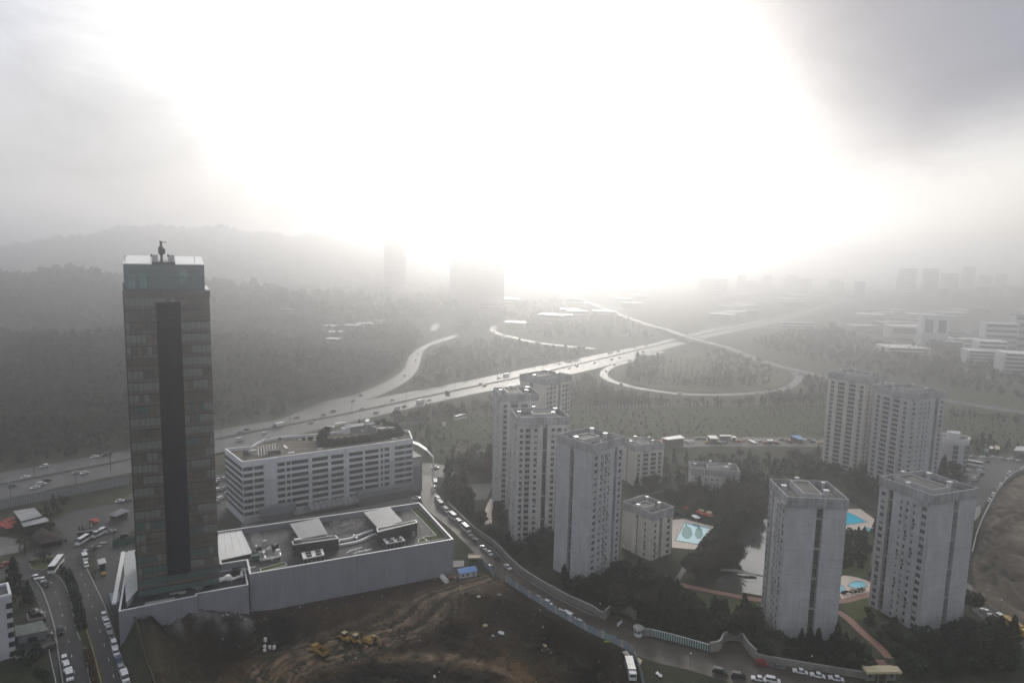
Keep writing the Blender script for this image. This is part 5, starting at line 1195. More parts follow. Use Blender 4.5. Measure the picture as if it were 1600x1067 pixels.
for k, (px, py, s, lb) in enumerate(((485, 684, .42, 'round dark roof tree just left of the terrace hedge'), (475, 684, .34, 'smaller round roof tree at the outer left of the terrace'), (437, 682, .26, 'lone dark bush behind the curved roof edge'), (507, 678, .45, 'round roof tree at the hedge corner'), (561, 660, .42, 'conical roof tree behind the pavilion'), (590, 660, .5, 'wide roof tree right of the pavilion'), (600, 657, .4, 'dark roof tree near the far right corner'))):
    q = wbw([wb_loc(px, py, 31)])[0]; tree('conifer' if k == 4 else 'roundd', q[0], q[1], lb, None, s, z=wb_z)
hedge('shrub_row', [G2(*p) for p in ((100, 890), (112, 912), (121, 945), (128, 985))], 3.2, 1.3, .1, 'dark shrubs filling the curved median of the left street', 'shrub row', n=30)
hedge('shrub_row', [G2(*p) for p in ((134, 1016), (142, 1045), (150, 1080))], 1.6, 1.0, .1, 'dark shrubs in the narrow lower median of the left street', 'shrub row', 'shrubred', n=34)
hedge('shrub_row', [G2(*p) for p in ((82, 886), (92, 884), (98, 890))], 1.4, 1.0, .1, 'dark shrubs round the top end of the street median', 'shrub row', n=30)
hedge('hedge', [G2(*p) for p in ((1053, 806), (1075, 808), (1117, 819))], 1.6, 1.8, 0, 'long dark hedge behind the pool with teal tree shapes', n=22)
hedge('hedge', [G2(*p) for p in ((1121, 822), (1104, 842), (1088, 862))], 1.4, 1.6, 0, 'dark hedge along the right side of the left pool', n=22)
hedge('hedge', [G2(*p) for p in ((1318, 776), (1345, 790), (1378, 806))], 3, 2.2, 0, 'dark hedge above the pointed turquoise pool', n=16)
hedge('hedge', [G2(*p) for p in ((1315, 928), (1335, 926), (1350, 922))], 1.4, 1.2, 0, 'low hedge between the oval pool and the red path', n=22)
hedge('flower_bed', [G2(*p) for p in ((50, 881), (62, 876), (80, 876), (86, 879))], 3.5, .7, .16, 'yellow green shrubs covering the roundabout island', 'flower bed', 'leafyellow' if 'leafyellow' in M else 'leaf', n=16)
def flat_tree():
    x, y = G2(68, 878); r = empty('flat_topped_tree', (x, y, .16), 0, 'flat topped tree standing on the roundabout island', 'tree')
    mb = MB(); mb.tube([(0, 0, 0), (.1, 0, 1.6), (0, 0, 2.6)], .22, 6, 0, .15)
    for a in range(6): mb.tube([(0, 0, 2.4), (1.5*math.cos(a), 1.5*math.sin(a), 3.1)], .09, 4, 0, .05)
    mb.build('trunk', M['bark'], r); rg = np.random.default_rng(5); c = rg.normal(size=(500, 3))*np.array([1.3, 1.0, .28])+np.array([0, 0, 3.3]); V, Fc = cards(c, None, rg, .5, .6); link('crown', np_mesh('crown', V, Fc, [M['leafdark']]), r)
flat_tree()
# ------------------------------------------------------------------ the excavation
SITE = [G2(*p) for p in ((192, 958), (260, 948), (390, 957), (550, 928), (708, 897), (752, 893), (788, 908), (850, 952), (923, 994), (972, 1018), (986, 1040), (992, 1066), (985, 1110), (940, 1330), (270, 1330), (246, 1090), (208, 975))]
TR = [[G2(*p) for p in q] for q in (((765, 905), (700, 925), (640, 948), (570, 968), (500, 982), (440, 1000), (405, 1030), (388, 1067), (380, 1120)),
      ((700, 935), (640, 960), (560, 985), (500, 1000), (450, 1025), (425, 1067), (418, 1120)), ((600, 1000), (680, 1003), (740, 1005), (800, 1025), (850, 1060), (880, 1120)))]
def build_site():
    P = np.array(SITE); x0, y0 = P.min(0)-1; x1, y1 = P.max(0)+1; st = .62
    xs = np.arange(x0, x1, st); ys = np.arange(y0, y1, st); X, Y = np.meshgrid(xs, ys)
    def fbm(x, y, s, seed, oc=5):
        r = np.random.default_rng(seed); t = np.zeros(x.shape); a = 1
        for k in range(oc):
            for q in range(3):
                th = r.random()*6.28; f = s*(1.9**k)*(.7+.6*r.random()); t += a*np.sin((x*math.cos(th)+y*math.sin(th))*f+r.random()*6.28+1.5*np.sin((x*math.sin(th)-y*math.cos(th))*f*.6))
            a *= .55
        return t/3
    Z = tz(X, Y); n1 = fbm(X, Y, .25, 1); n2 = fbm(X, Y, .06, 2); n3 = fbm(X, Y, .9, 3, 3)
    ds = [dist_poly(X, Y, t, False) for t in TR]; dt = np.minimum(ds[0], ds[1]-0*ds[1])
    pit = pitz(X, Y); rut = np.clip(1-dt/9, 0, 1)
    inside = dist_poly(X, Y, SITE); edge = np.clip(inside/3, 0, 1)
    Z = Z+.05+edge*(np.abs(n1)*.55*(1-.8*rut)+n3*.12*(1-.6*rut)+.2*rut*np.sin(dt*2.6+n1*.7))
    step = np.where(pit < -.4, .38*np.sin(pit*4.6), 0); Z += edge*step
    # spoil heaps
    for px, r_, h_ in (((505, 1060), 9, 2.2), ((740, 1050), 12, 2.4), ((345, 1010), 8, 1.3), ((690, 975), 10, 1.0), ((880, 1050), 7, 1.4)):
        cx, cy_ = G2(*px); Z += h_*np.exp(-((X-cx)**2+(Y-cy_)**2)/r_**2*(1+.3*n1))*edge
    dark = np.array([.005, .004, .003]); brown = np.array([.036, .024, .015]); tan = np.array([.30, .22, .145]); orange = np.array([.17, .10, .045]); grey = np.array([.13, .125, .12])
    def mixc(c, d, k): k = np.clip(k, 0, 1)[..., None]; return c*(1-k)+d*k
    c = np.broadcast_to(brown, X.shape+(3,)).copy(); c = mixc(c, dark, .5+n2*1.1); c = mixc(c, brown*.9, .35+n1*.8)
    tk = np.clip(1.2-dt/7.5, 0, 1)*(.30+.70*np.clip(.5+np.sin(dt*2.4+n1*.5), 0, 1)); c = mixc(c, tan, tk*.95*(.7+.4*n3)); c = mixc(c, orange*.6, np.clip(1-np.abs(dt-9)/6, 0, 1)*.6*(.6+n1))
    c = mixc(c, tan, np.clip(1-ds[2]/4, 0, 1)*.9*(.6+.6*n3))
    ox, oy = G2(430, 1050); c = mixc(c, orange, np.exp(-((X-ox)**2+(Y-oy)**2)/12**2)*(.7+n1*.6)); ox, oy = G2(800, 1020); c = mixc(c, orange*.9, np.exp(-((X-ox)**2+(Y-oy)**2)/13**2)*(.6+n1*.7))
    ox, oy = G2(255, 1040); c = mixc(c, np.array([.075, .062, .036]), np.exp(-((X-ox)**2+(Y-oy)**2)/15**2)*(.8+n1*.5))
    for q in ((505, 1058), (735, 1048), (640, 1040), (250, 990), (345, 1000), (690, 1060), (600, 1050), (860, 990), (700, 965), (430, 975), (930, 1040)):
        ox, oy = G2(*q); c = mixc(c, dark*.8, np.exp(-((X-ox)**2+(Y-oy)**2)/9**2)*1.3*(.8+n1*.4))
    for q in ((245, 955, 8.2), (275, 958, 7.5), (330, 966, 4.5), (372, 968, 2.0), (300, 950, 8)):
        ox, oy = G2(*q); c = mixc(c, grey, np.exp(-((X-ox)/5)**2-((Y-oy)/2.2)**2)*(.7+n3*1.3))
    keep = in_poly(X, Y, SITE)
    nx = len(xs); ny = len(ys); i = (np.arange(ny-1)[:, None]*nx+np.arange(nx-1)[None, :]); k = keep[:-1, :-1] & keep[1:, 1:] & keep[:-1, 1:] & keep[1:, :-1]
    i = i[k]; Fc = np.stack([i, i+1, i+1+nx, i+nx], 1); used = np.unique(Fc); mp = np.zeros(nx*ny, int); mp[used] = np.arange(len(used))
    V = np.stack([X.ravel(), Y.ravel(), Z.ravel()], 1)[used]; col = np.concatenate([c.reshape(-1, 3)[used], np.ones((len(used), 1))], 1)
    m = bpy.data.materials.new('site_earth'); m.use_nodes = True; t = m.node_tree; b = t.nodes['Principled BSDF']; b.inputs['Roughness'].default_value = .85; b.inputs['Specular IOR Level'].default_value = .22
    at = N(t, 'ShaderNodeAttribute', attribute_name='soil'); g = N(t, 'ShaderNodeNewGeometry'); n = N(t, 'ShaderNodeTexNoise'); n.inputs['Scale'].default_value = 1.3; n.inputs['Detail'].default_value = 7; n.inputs['Roughness'].default_value = .7; t.links.new(g.outputs['Position'], n.inputs['Vector'])
    s = N(t, 'ShaderNodeVectorMath', operation='SCALE'); t.links.new(at.outputs['Color'], s.inputs[0]); t.links.new(mth(t, 'ADD', mth(t, 'MULTIPLY', n.outputs[0], 2.6), -.3, clamp=False), s.inputs[3]); t.links.new(s.outputs[0], b.inputs['Base Color'])
    bp = N(t, 'ShaderNodeBump'); bp.inputs['Strength'].default_value = .7; bp.inputs['Distance'].default_value = .35; t.links.new(n.outputs[0], bp.inputs['Height']); t.links.new(bp.outputs[0], b.inputs['Normal'])
    me = np_mesh('excavated_ground', V, mp[Fc], [m]); a = me.attributes.new('soil', 'FLOAT_COLOR', 'POINT'); a.data.foreach_set('color', col.astype(np.float32).ravel())
    tag(link('excavated_ground', me), kind='structure')
build_site()
def zs(px, py):
    x, y = G2(px, py); z = float(tz(x, y))
    for _ in range(6): x, y = G2(px, py, z); z = float(tz(x, y))
    return x, y, z+.35
M['yellow_m'] = mat('machine_yellow', (.50, .30, .04), .55, noise=(1.5, .35), col2=(.22, .14, .05)); M['tyre'] = mat('tyre_rubber', (.015, .015, .015), .85)
M['cream'] = mat('cream_paint', (.62, .50, .30), .55, noise=(2, .2))
M['limesheet'] = mat('lime_tarpaulin', (.35, .42, .05), .6, noise=(2, .3)); M['darkthatch'] = mat('dark_thatch', (.035, .022, .017), .9, noise=(1.5, .5)); M['paleblue'] = mat('pale_blue_sheet', (.24, .30, .36), .5, noise=(1, .3)); M['huttop'] = mat('hut_roof_felt', (.14, .165, .15), .8, noise=(1.2, .5)); M['soilbank'] = mat('soil_bank', (.09, .07, .05), .95, noise=(.8, .5))
def loader(x, y, z, rz, label, blade=True):
    r = empty('wheel_loader', (x, y, z), rz, label, 'wheel loader', None)
    MB().box((-.9, 0, 1.5), (3.0, 1.9, 1.1), 0, taper=(.85, .9)).box((1.2, 0, 1.2), (1.6, 1.2, .8), 0).build('body', M['yellow_m'], r)
    c = MB().box((-.1, 0, 2.6), (1.5, 1.6, 1.5), 0, taper=(.85, .9)).build('cab', M['glassdark'], r); MB().box((-.1, 0, 3.42), (1.7, 1.7, .14), 0).build('cab_roof', M['cream'], c)
    for sx in (-1.5, 1.5):
        for sy in (-1, 1): mb = MB(); mb.tube([(sx, sy*.75, .75), (sx, sy*1.25, .75)], .75, 12); mb.build('wheel', M['tyre'], r)
    mb = MB(); mb.tube([(1.4, .5, 1.4), (2.6, .5, 1.2), (3.2, .5, .6)], .14, 5).tube([(1.4, -.5, 1.4), (2.6, -.5, 1.2), (3.2, -.5, .6)], .14, 5); mb.build('lift_arm', M['yellow_m'], r)
    MB().add([(3.0, -1.3, 1.1), (3.0, 1.3, 1.1), (3.1, 1.3, .1), (3.1, -1.3, .1), (4.2, -1.3, .05), (4.2, 1.3, .05)], [(0, 1, 2, 3), (3, 2, 5, 4), (0, 3, 4), (1, 5, 2)]).build('bucket', M['darkmetal'], r)
    return r
def excavator(x, y, z, rz, label):
    r = empty('excavator', (x, y, z), rz, label, 'excavator')
    for s in (-1, 1): mb = MB(); mb.prism([(-2, s*1.1-.3), (2, s*1.1-.3), (2, s*1.1+.3), (-2, s*1.1+.3)], .1, .9, 0); mb.tube([(-2, s*1.1-.3, .5), (-2, s*1.1+.3, .5)], .42, 8).tube([(2, s*1.1-.3, .5), (2, s*1.1+.3, .5)], .42, 8); mb.build('track', M['tyre'], r)
    MB().cyl((0, 0, .9), .9, .35, 12).box((-.6, 0, 1.9), (3.4, 2.5, 1.3), 0, taper=(.95, .95)).build('body', M['yellow_m'], r)
    c = MB().box((.9, .75, 2.6), (1.4, .95, 1.7), 0, taper=(.85, .95)).build('cab', M['glassdark'], r); MB().box((.9, .75, 3.5), (1.5, 1.0, .12), 0).build('cab_roof', M['cream'], c)
    MB().tube([(1, -.2, 2.0), (2.8, -.2, 4.6), (4.6, -.2, 4.3)], .32, 6, 0, .22).build('boom', M['yellow_m'], r)
    MB().tube([(4.6, -.2, 4.4), (5.4, -.2, 1.6)], .22, 6, 0, .15).build('stick', M['yellow_m'], r)
    MB().box((5.2, -.2, 1.1), (.9, 1.0, .9), 0, taper=(1.3, 1)).build('bucket', M['darkmetal'], r)
def dump(x, y, z, rz, label):
    r = empty('dump_truck', (x, y, z), rz, label, 'dump truck')
    MB().box((2.9, 0, 1.7), (1.8, 2.3, 2.0), 0, taper=(.9, .95)).build('cab', M['yellow_m'], r); MB().box2(3.4, 3.72, -.95, .95, 1.8, 2.5, 0).build('windscreen', M['glassdark'], r)
    mb = MB(); W_, L = 1.25, 2.9
    for a in ((-L, -W_, -L+.1, W_), (1.7-.1, -W_, 1.7, W_), (-L, -W_, 1.7, -W_+.1), (-L, W_-.1, 1.7, W_)): mb.box2(a[0], a[2], a[1], a[3], 1.1, 2.5, 0)
    mb.box2(-L, 1.7, -W_, W_, 1.0, 1.15, 1); mb.build('tipper_bed', [M['yellow_m'], M['darkmetal']], r); MB().box2(-3, 3.6, -.5, .5, .7, 1.0, 0).build('chassis', M['darkmetal'], r)
    for sx in (-2.3, -1.1, 2.7):
        for sy in (-1, 1): MB().tube([(sx, sy*.8, .55), (sx, sy*1.25, .55)], .55, 10).build('wheel', M['tyre'], r)
p = zs(538, 1003); loader(*p, 2.6, 'yellow wheel loader at the left end of the machine row in the excavation')
p = zs(556, 1006); loader(*p, -.5, 'yellow wheel loader in the middle of the machine row in the excavation')
p = zs(579, 1009); excavator(*p, -.6, 'yellow excavator at the right end of the machine row in the excavation')
p = zs(501, 1024); dump(*p, 2.5, 'yellow dump truck with empty dark bed near the curved dirt tracks')
def simple(name, label, cat, loc, rz, parts, group=None):
    r = empty(name, loc, rz, label, cat, group)
    for nm, mb, m in parts: mb.build(nm, m if isinstance(m, list) else M[m], r)
    return r
for k, (px, py) in enumerate(((414, 980), (413, 986), (413, 991), (421, 988), (428, 988))):
    x, y, z = zs(px, py); o = MB().cyl((0, 0, 0), .55, 1.2, 10, 0).cyl((0, 0, 1.2), .5, .05, 10, 0).build('drum', M['whitemetal'], None, (x, y, z-.2)); tag(o, 'pale drum standing on dark earth below the podium wall', 'drum', 'pale drums on the site')
rg0 = random.Random(4)
def rag(px, py, w, d, label, m='coping', name='plastic_sheet'):
    x, y, z = zs(px, py); mb = MB(); n = 9; V = [(0, 0, .5)]
    for i in range(n): a = 6.283*i/n; k = rg0.uniform(.55, 1.1); V.append((w*k*math.cos(a)/2, d*k*math.sin(a)/2, rg0.uniform(.0, .45)))
    mb.add(V+[(a, b, c-.12) for a, b, c in V], [(0, i+1, (i+1) % n+1) for i in range(n)]+[(i+1, n+2+i, n+2+(i+1) % n, (i+1) % n+1) for i in range(n)]+[(n+1, n+2+(i+1) % n, n+2+i) for i in range(n)]); o = mb.build(name, M[m], None, (x, y, z), rg0.random()*6); tag(o, label, name.replace('_', ' ')); return o
rag(668, 1018, 4.2, 2.6, 'crumpled white sheet on dark earth right of the excavator'); rag(672, 1031, 1.2, 1, 'small white scrap below the crumpled white sheet')
rag(698, 1043, 1.6, 1.2, 'uppermost of three white scraps on the dark spoil'); rag(688, 1050, 2.2, 1.2, 'middle of three white scraps on the dark spoil'); rag(679, 1059, 2, 1.2, 'lowest of three white scraps on the dark spoil')
rag(783, 990, 4, 2.6, 'white sheet beside the dark post near the right bank of the excavation'); rag(771, 995, 2, 1.5, 'small grey sheet left of the dark post in the excavation', 'metal')
rag(692, 990, 3.4, 2, 'faded green tarpaulin lying on the excavation slope', 'green', 'tarpaulin'); rag(757, 979, 3.2, 2, 'pale timber pile on the excavation slope', 'tan', 'timber_pile'); rag(780, 931, 3, 1.6, 'grey board stack at the top of the site ramp', 'kerb', 'board_stack'); rag(748, 931, 1.8, 1.5, 'small white box on the site ramp', 'coping', 'site_box')
rag(1030, 1056, 3.6, 2.0, 'white rubble heap on the verge beyond the hoarding end', 'coping', 'rubble_heap'); rag(998, 1034, 4, 2.6, 'pale sand heap where the hoarding turns', 'tan', 'sand_heap'); rag(851, 1010, 2, 1.4, 'tan crate on the excavation bank', 'tan', 'crate'); rag(950, 1004, 3.2, 1.6, 'yellow green tarpaulin behind the hoarding', 'limesheet' if 'limesheet' in M else 'green', 'tarpaulin')
for k in range(46):
    px, py = rg0.uniform(250, 390), rg0.uniform(948, 975); x, y, z = zs(px, py); s = rg0.uniform(.4, 1.3); o = MB().box((0, 0, 0), (s, s*rg0.uniform(.5, 1), s*.5), 0, taper=(.7, .75)).build('rubble_block', M['kerb'], None, (x, y, z-.1), rg0.random()*3); o.rotation_euler = (rg0.uniform(-.4, .4), rg0.uniform(-.4, .4), rg0.random()*3); tag(o, 'grey broken block in the rubble bank below the podium wall', 'rubble block', 'rubble below the podium wall')
# cabin with blue roof, tank, kiosk, mixers
x, y = G2(732, 903); simple('site_cabin', 'white site cabin with bright blue roof at the podium corner', 'cabin', (x, y, 0), .42, [('wall', MB().box2(-3.6, 3.6, 0, 2.6, 0, 2.5, 0), 'offwhite'), ('roof', MB().add([(-3.9, -.4, 2.55), (3.9, -.4, 2.55), (3.9, 2.9, 3.2), (-3.9, 2.9, 3.2), (-3.9, -.4, 2.7), (3.9, -.4, 2.7), (3.9, 2.9, 3.35), (-3.9, 2.9, 3.35)], [(4, 5, 6, 7), (0, 1, 5, 4), (1, 2, 6, 5), (3, 0, 4, 7), (2, 3, 7, 6)]), 'bluesheet')]+[('window', MB().box2(a, a+.9, -.06, 0, 1.1, 1.9, 0), 'glassdark') for a in (-2.8, -.9)]+[('door', MB().box2(1.8, 2.7, -.06, 0, .1, 2.1, 0), 'greyclad')])
x, y = G2(694, 909); simple('storage_tank', 'white cylindrical tank lying beside the podium foot', 'tank', (x, y, 0), 2.1, [('tank', MB().tube([(-2.2, 0, 1.3), (-2.0, 0, 1.3), (2.0, 0, 1.3), (2.2, 0, 1.3)], 1.05, 14), 'whitemetal'), ('saddle', MB().box((-1.3, 0, .3), (.3, 1.6, .7), 0), 'darkmetal'), ('saddle', MB().box((1.3, 0, .3), (.3, 1.6, .7), 0), 'darkmetal')])
x, y = G2(741, 878); simple('gate_kiosk', 'small kiosk with pale tan flat roof beside the street', 'kiosk', (x, y, 0), .1, [('wall', MB().box2(-2.3, 2.3, -1.8, 1.8, 0, 2.5, 0), 'slotwall'), ('roof', MB().box2(-2.6, 2.6, -2.1, 2.1, 2.5, 2.62, 0).ring([(-2.6, -2.1), (2.6, -2.1), (2.6, 2.1), (-2.6, 2.1)], .2, 2.62, 2.95, 1), [M['tan'], M['kerb']]), ('window', MB().box2(-1.2, 1.2, -1.86, -1.8, 1, 2, 0), 'glassdark')])
for k, (px, py) in enumerate(((704, 907), (711, 908))):
    x, y = G2(px, py); simple('cement_mixer', 'rusty cement mixer %s the white tank' % ('next to' if k == 0 else 'farther right of'), 'cement mixer', (x, y, .1), k*1.3, [('drum', MB().tube([(-.7, 0, 1.2), (-.2, 0, 1.4), (.6, 0, 1.8)], .7, 10, 0, .3), 'redpath'), ('stand', MB().box((0, .6, .6), (1.2, .1, 1.2), 0).box((0, -.6, .6), (1.2, .1, 1.2), 0).box((0, 0, .55), (.1, 1.2, .1), 0), 'darkmetal')])
x, y = G2(716, 885); simple('ramp_slab', 'pale wedge shaped slab behind the podium corner', 'slab', (x, y, 0), .4, [('slab', MB().prism([(-4, 0), (2, -1), (4, 4), (-3, 6)], 0, .35, 0), 'kerb')])
# long box trailer at the bottom edge and dark van beside the hoarding

def build_plot():
    P = [G2(*p) for p in PLOT_PX]; A = np.array(P); x0, y0 = A.min(0); x1, y1 = A.max(0); xs = np.arange(x0, x1, 1.1); ys = np.arange(y0, y1, 1.1); X, Y = np.meshgrid(xs, ys)
    r = np.random.default_rng(8)
    def fb(s, oc=4):
        t = np.zeros(X.shape); a = 1
        for k in range(oc):
            for q in range(3): th = r.random()*6.28; f = s*1.9**k*(.7+.6*r.random()); t += a*np.sin((X*math.cos(th)+Y*math.sin(th))*f+r.random()*6.28+1.5*np.sin((X*math.sin(th)-Y*math.cos(th))*f*.6))
            a *= .55
        return t/3
    n1 = fb(.18); n2 = fb(.7, 3); d = dist_poly(X, Y, P); e = np.clip(d/4, 0, 1); Z = .02+e*(np.abs(n1)*.6+n2*.12); hill = np.zeros(X.shape)
    for k, pp in enumerate(([(1600, 800), (1570, 815), (1540, 838), (1524, 858)], [(1600, 866), (1575, 858), (1552, 862), (1545, 880)], [(1600, 905), (1570, 895), (1540, 905)], [(1535, 800), (1560, 806), (1575, 800)], [(1560, 895), (1580, 930), (1600, 950)])):
        dd = dist_poly(X, Y, [G2(*p) for p in pp], False)+n1*1.2; hill += 1.5*np.exp(-(dd/2.2)**2)-.8*np.exp(-((dd-4)/2.0)**2)
    Z += e*hill*.8+.8*e; c1 = np.array([.135, .105, .075]); c2 = np.array([.075, .058, .043]); c3 = np.array([.20, .17, .13]); k = np.clip(.5+n1*.7, 0, 1)[..., None]; c = c1*k+c2*(1-k); k = np.clip(n2*1.2-.2, 0, 1)[..., None]; c = c*(1-k)+c3*k
    k = np.clip(np.abs(hill), 0, 1)[..., None]; c = c*(1-.6*k)+c2*.6*.6*k
    keep = in_poly(X, Y, P); nx = len(xs); ny = len(ys); i = (np.arange(ny-1)[:, None]*nx+np.arange(nx-1)[None, :]); i = i[keep[:-1, :-1] & keep[1:, 1:] & keep[:-1, 1:] & keep[1:, :-1]]; Fc = np.stack([i, i+1, i+1+nx, i+nx], 1)
    me = np_mesh('excavated_plot', np.stack([X.ravel(), Y.ravel(), Z.ravel()], 1), Fc, [bpy.data.materials['site_earth']]); a = me.attributes.new('soil', 'FLOAT_COLOR', 'POINT'); a.data.foreach_set('color', np.concatenate([c.reshape(-1, 3), np.ones((X.size, 1))], 1).astype(np.float32).ravel()); tag(link('excavated_plot', me), kind='structure')
build_plot()

def debris():
    r = np.random.default_rng(31); P = np.array(SITE); n = 0; VV = []; FF = []; MI = []; b = 0
    while n < 1500:
        x = r.uniform(P[:, 0].min(), P[:, 0].max()); y = r.uniform(max(150, P[:, 1].min()), P[:, 1].max())
        if not bool(in_poly(np.array([x]), np.array([y]), SITE)[0]): continue
        z = float(tz(x, y))+.15; k = r.integers(1, 7)
        for q in range(k):
            s = r.uniform(.12, .55)*(1.6 if r.random() < .06 else 1); c = np.array([x+r.normal()*1.3, y+r.normal()*1.3, z+r.uniform(0, .25)]); v = np.array([(-1, -1, -1), (1, -1, -1), (1, 1, -1), (-1, 1, -1), (-.6, -.6, .7), (.7, -.5, .6), (.6, .6, .8), (-.6, .7, .6)])*s*.5*r.uniform(.6, 1.3, (1, 3))
            a = r.random()*6.28; R = np.array([[math.cos(a), -math.sin(a), 0], [math.sin(a), math.cos(a), 0], [0, 0, 1]]); VV.append(v@R.T+c); FF.append(np.array([(4, 5, 6, 7), (0, 1, 5, 4), (1, 2, 6, 5), (2, 3, 7, 6), (3, 0, 4, 7)])+b); MI += [int(r.choice(3, p=(.62, .3, .08)))]*5; b += 8
        n += 1
    tag(link('rubble', np_mesh('rubble', np.concatenate(VV), np.concatenate(FF), [M['clod'], M['clod2'], M['kerb']], MI)), kind='stuff')
M['clod'] = mat('earth_clod', (.03, .02, .014), .95); M['clod2'] = mat('pale_clod', (.16, .115, .075), .95)
debris()
# ------------------------------------------------------------------ vehicles
def paint(name, c, r=.24, mt=0): M[name] = mat(name, c, r, .6, mt)
for n_, c_ in (('white', (.74, .74, .74)), ('silver', (.34, .35, .36)), ('grey', (.12, .125, .13)), ('black', (.014, .014, .016)), ('red', (.32, .02, .015)), ('blue', (.03, .06, .16)), ('yellow', (.55, .33, .03)), ('teal', (.03, .12, .12))): paint('car_'+n_, c_)
M['lamp'] = mat('headlamp_glass', (.7, .7, .68), .15); M['taillamp'] = mat('tail_lamp', (.3, .01, .01), .3)
KINDS = dict(sedan=(4.5, 1.78, .62, .82, 1.44, (-.95, 1.35, -.35, .85)), suv=(4.6, 1.9, .75, 1.0, 1.72, (-2.1, 1.3, -1.9, .7)), hatch=(3.9, 1.72, .65, .85, 1.48, (-1.75, 1.2, -1.35, .6)),
             van=(5.2, 1.95, .8, 1.15, 2.1, (-2.45, 2.0, -2.4, 1.3)), minibus=(7.0, 2.1, .9, 1.3, 2.75, (-3.4, 2.9, -3.35, 2.2)), coach=(11.5, 2.5, 1.1, 1.6, 3.3, (-5.7, 5.7, -5.65, 5.4)))
VM = {}
def car_parts(kind, col):
    """list of (part name, mesh, children)"""
    if (kind, col) in VM: return VM[(kind, col)]
    L, Wd, zb, zw, zr, (ca, cb, ta, tb) = KINDS[kind]; w = Wd/2; cm = [M['car_'+col]]
    prof = [(-L/2, .28), (-L/2-.03, zb), (-L/2+.10, zw), (ca, zw+.05), (cb, zw), (L/2-.25, zw-.16 if kind not in ('coach', 'minibus') else zw), (L/2, zb-.05), (L/2, .28)]
    mb = MB(); n = len(prof); V = []
    for s, kk in ((-1, 1), (1, 1)): V += [(x, s*w*(.97 if z < zw-.05 else .93), z) for x, z in prof]
    mb.add(V, [(i, (i+1) % n, n+(i+1) % n, n+i) for i in range(n)]+[tuple(range(n))[::-1], tuple(range(n, 2*n))], 0)
    body = mb.mesh('body', cm)
    hw = w*(.92 if kind in ('sedan', 'suv', 'hatch') else .955); tw = hw*(.80 if kind in ('sedan', 'suv', 'hatch') else .94)
    mb = MB(); mb.add([(ca, -hw, zw+.02), (cb, -hw, zw), (cb, hw, zw), (ca, hw, zw+.02), (ta, -tw, zr-.09), (tb, -tw, zr-.09), (tb, tw, zr-.09), (ta, tw, zr-.09)], [(0, 1, 5, 4), (1, 2, 6, 5), (2, 3, 7, 6), (3, 0, 4, 7)], 0); glass = mb.mesh('window', [M['glassdark']])
    mb = MB(); mb.box2(ta-.04, tb+.04, -tw-.02, tw+.02, zr-.10, zr, 0)
    for x, t in (((ca+cb)/2-.1, (ta+tb)/2),): 
        for s in (-1, 1): mb.add([(x-.05, s*(hw+.012), zw), (x+.05, s*(hw+.012), zw), (t+.05, s*(tw+.012), zr-.08), (t-.05, s*(tw+.012), zr-.08)], [(0, 1, 2, 3)], 0)
    if kind in ('van', 'minibus', 'coach'): mb.box((ta+(tb-ta)*.4, 0, zr+.08), (1.4, .9, .16), 0, taper=(.8, .8))
    roof = mb.mesh('roof', cm)
    wr = {'coach': .5, 'minibus': .38}.get(kind, .32); wh = MB().tube([(0, -.11, 0), (0, .11, 0)], wr, 10).tube([(0, -.12, 0), (0, .12, 0)], wr*.55, 8, 1).mesh('wheel', [M['tyre'], M['metal']])
    wp = [(sx*L*(.31 if kind != 'coach' else .3), sy*(w-.09), wr) for sx in (-1, 1) for sy in (-1, 1)]
    hl = MB().box((0, 0, 0), (.08, .34, .16), 0).mesh('headlight', [M['lamp']]); tl = MB().box((0, 0, 0), (.08, .28, .18), 0).mesh('taillight', [M['taillamp']])
    VM[(kind, col)] = (body, glass, roof, wh, wp, hl, tl, L, w, zb)
    return VM[(kind, col)]
VP = {}
def vehicle(kind, col, x, y, z, rz, label, cat, group=None, simple_=False):
    nm = {'sedan': 'car', 'suv': 'sport_utility_car', 'hatch': 'hatchback_car', 'van': 'van', 'minibus': 'minibus', 'coach': 'coach'}[kind]; key = (kind, col, simple_)
    if key in VP: r = copy_tree(VP[key], None, label, (x, y, z), rz); r['category'] = cat; r['group'] = group or ''; 
    else:
        body, glass, roof, wh, wp, hl, tl, L, w, zb = car_parts(kind, col); r = empty(nm, (x, y, z), rz, label, cat, group or '')
        link('body', body, r); link('window', glass, r); link('roof', roof, r)
        for p in wp: link('wheel', wh, r, p)
        if not simple_:
            for s in (-1, 1): link('headlight', hl, r, (L/2-.02, s*w*.7, zb-.02)); link('taillight', tl, r, (-L/2-.01, s*w*.7, zb))
        VP[key] = r
    if 'group' in r and not r['group']: del r['group']
    return r
def truck(col, x, y, z, rz, label, group=None, L=8.0, box='coping'):
    r = empty('truck', (x, y, z), rz, label, 'truck', group)
    MB().box((L/2-.9, 0, 1.75), (1.8, 2.3, 2.3), 0, taper=(.9, .96)).build('cab', M['car_'+col], r); MB().box2(L/2-.12, L/2-.02, -.95, .95, 1.7, 2.5, 0).build('windscreen', M['glassdark'], r)
    MB().box2(-L/2, L/2-2.0, -1.22, 1.22, .95, 3.2, 0).build('cargo_box', M[box], r); MB().box2(-L/2, L/2-.3, -.45, .45, .6, .94, 0).build('chassis', M['darkmetal'], r)
    for sx in (-L*.33, L*.33):
        for s in (-1, 1): MB().tube([(sx, s*.75, .5), (sx, s*1.15, .5)], .5, 10).build('wheel', M['tyre'], r)
    return r
def heading(P, x, y):
    p = Vector((x, y)); i = min(range(len(P)), key=lambda k: (P[k]-p).length); a, b = P[max(i-1, 0)], P[min(i+1, len(P)-1)]; t = b-a; return math.atan2(t.y, t.x)
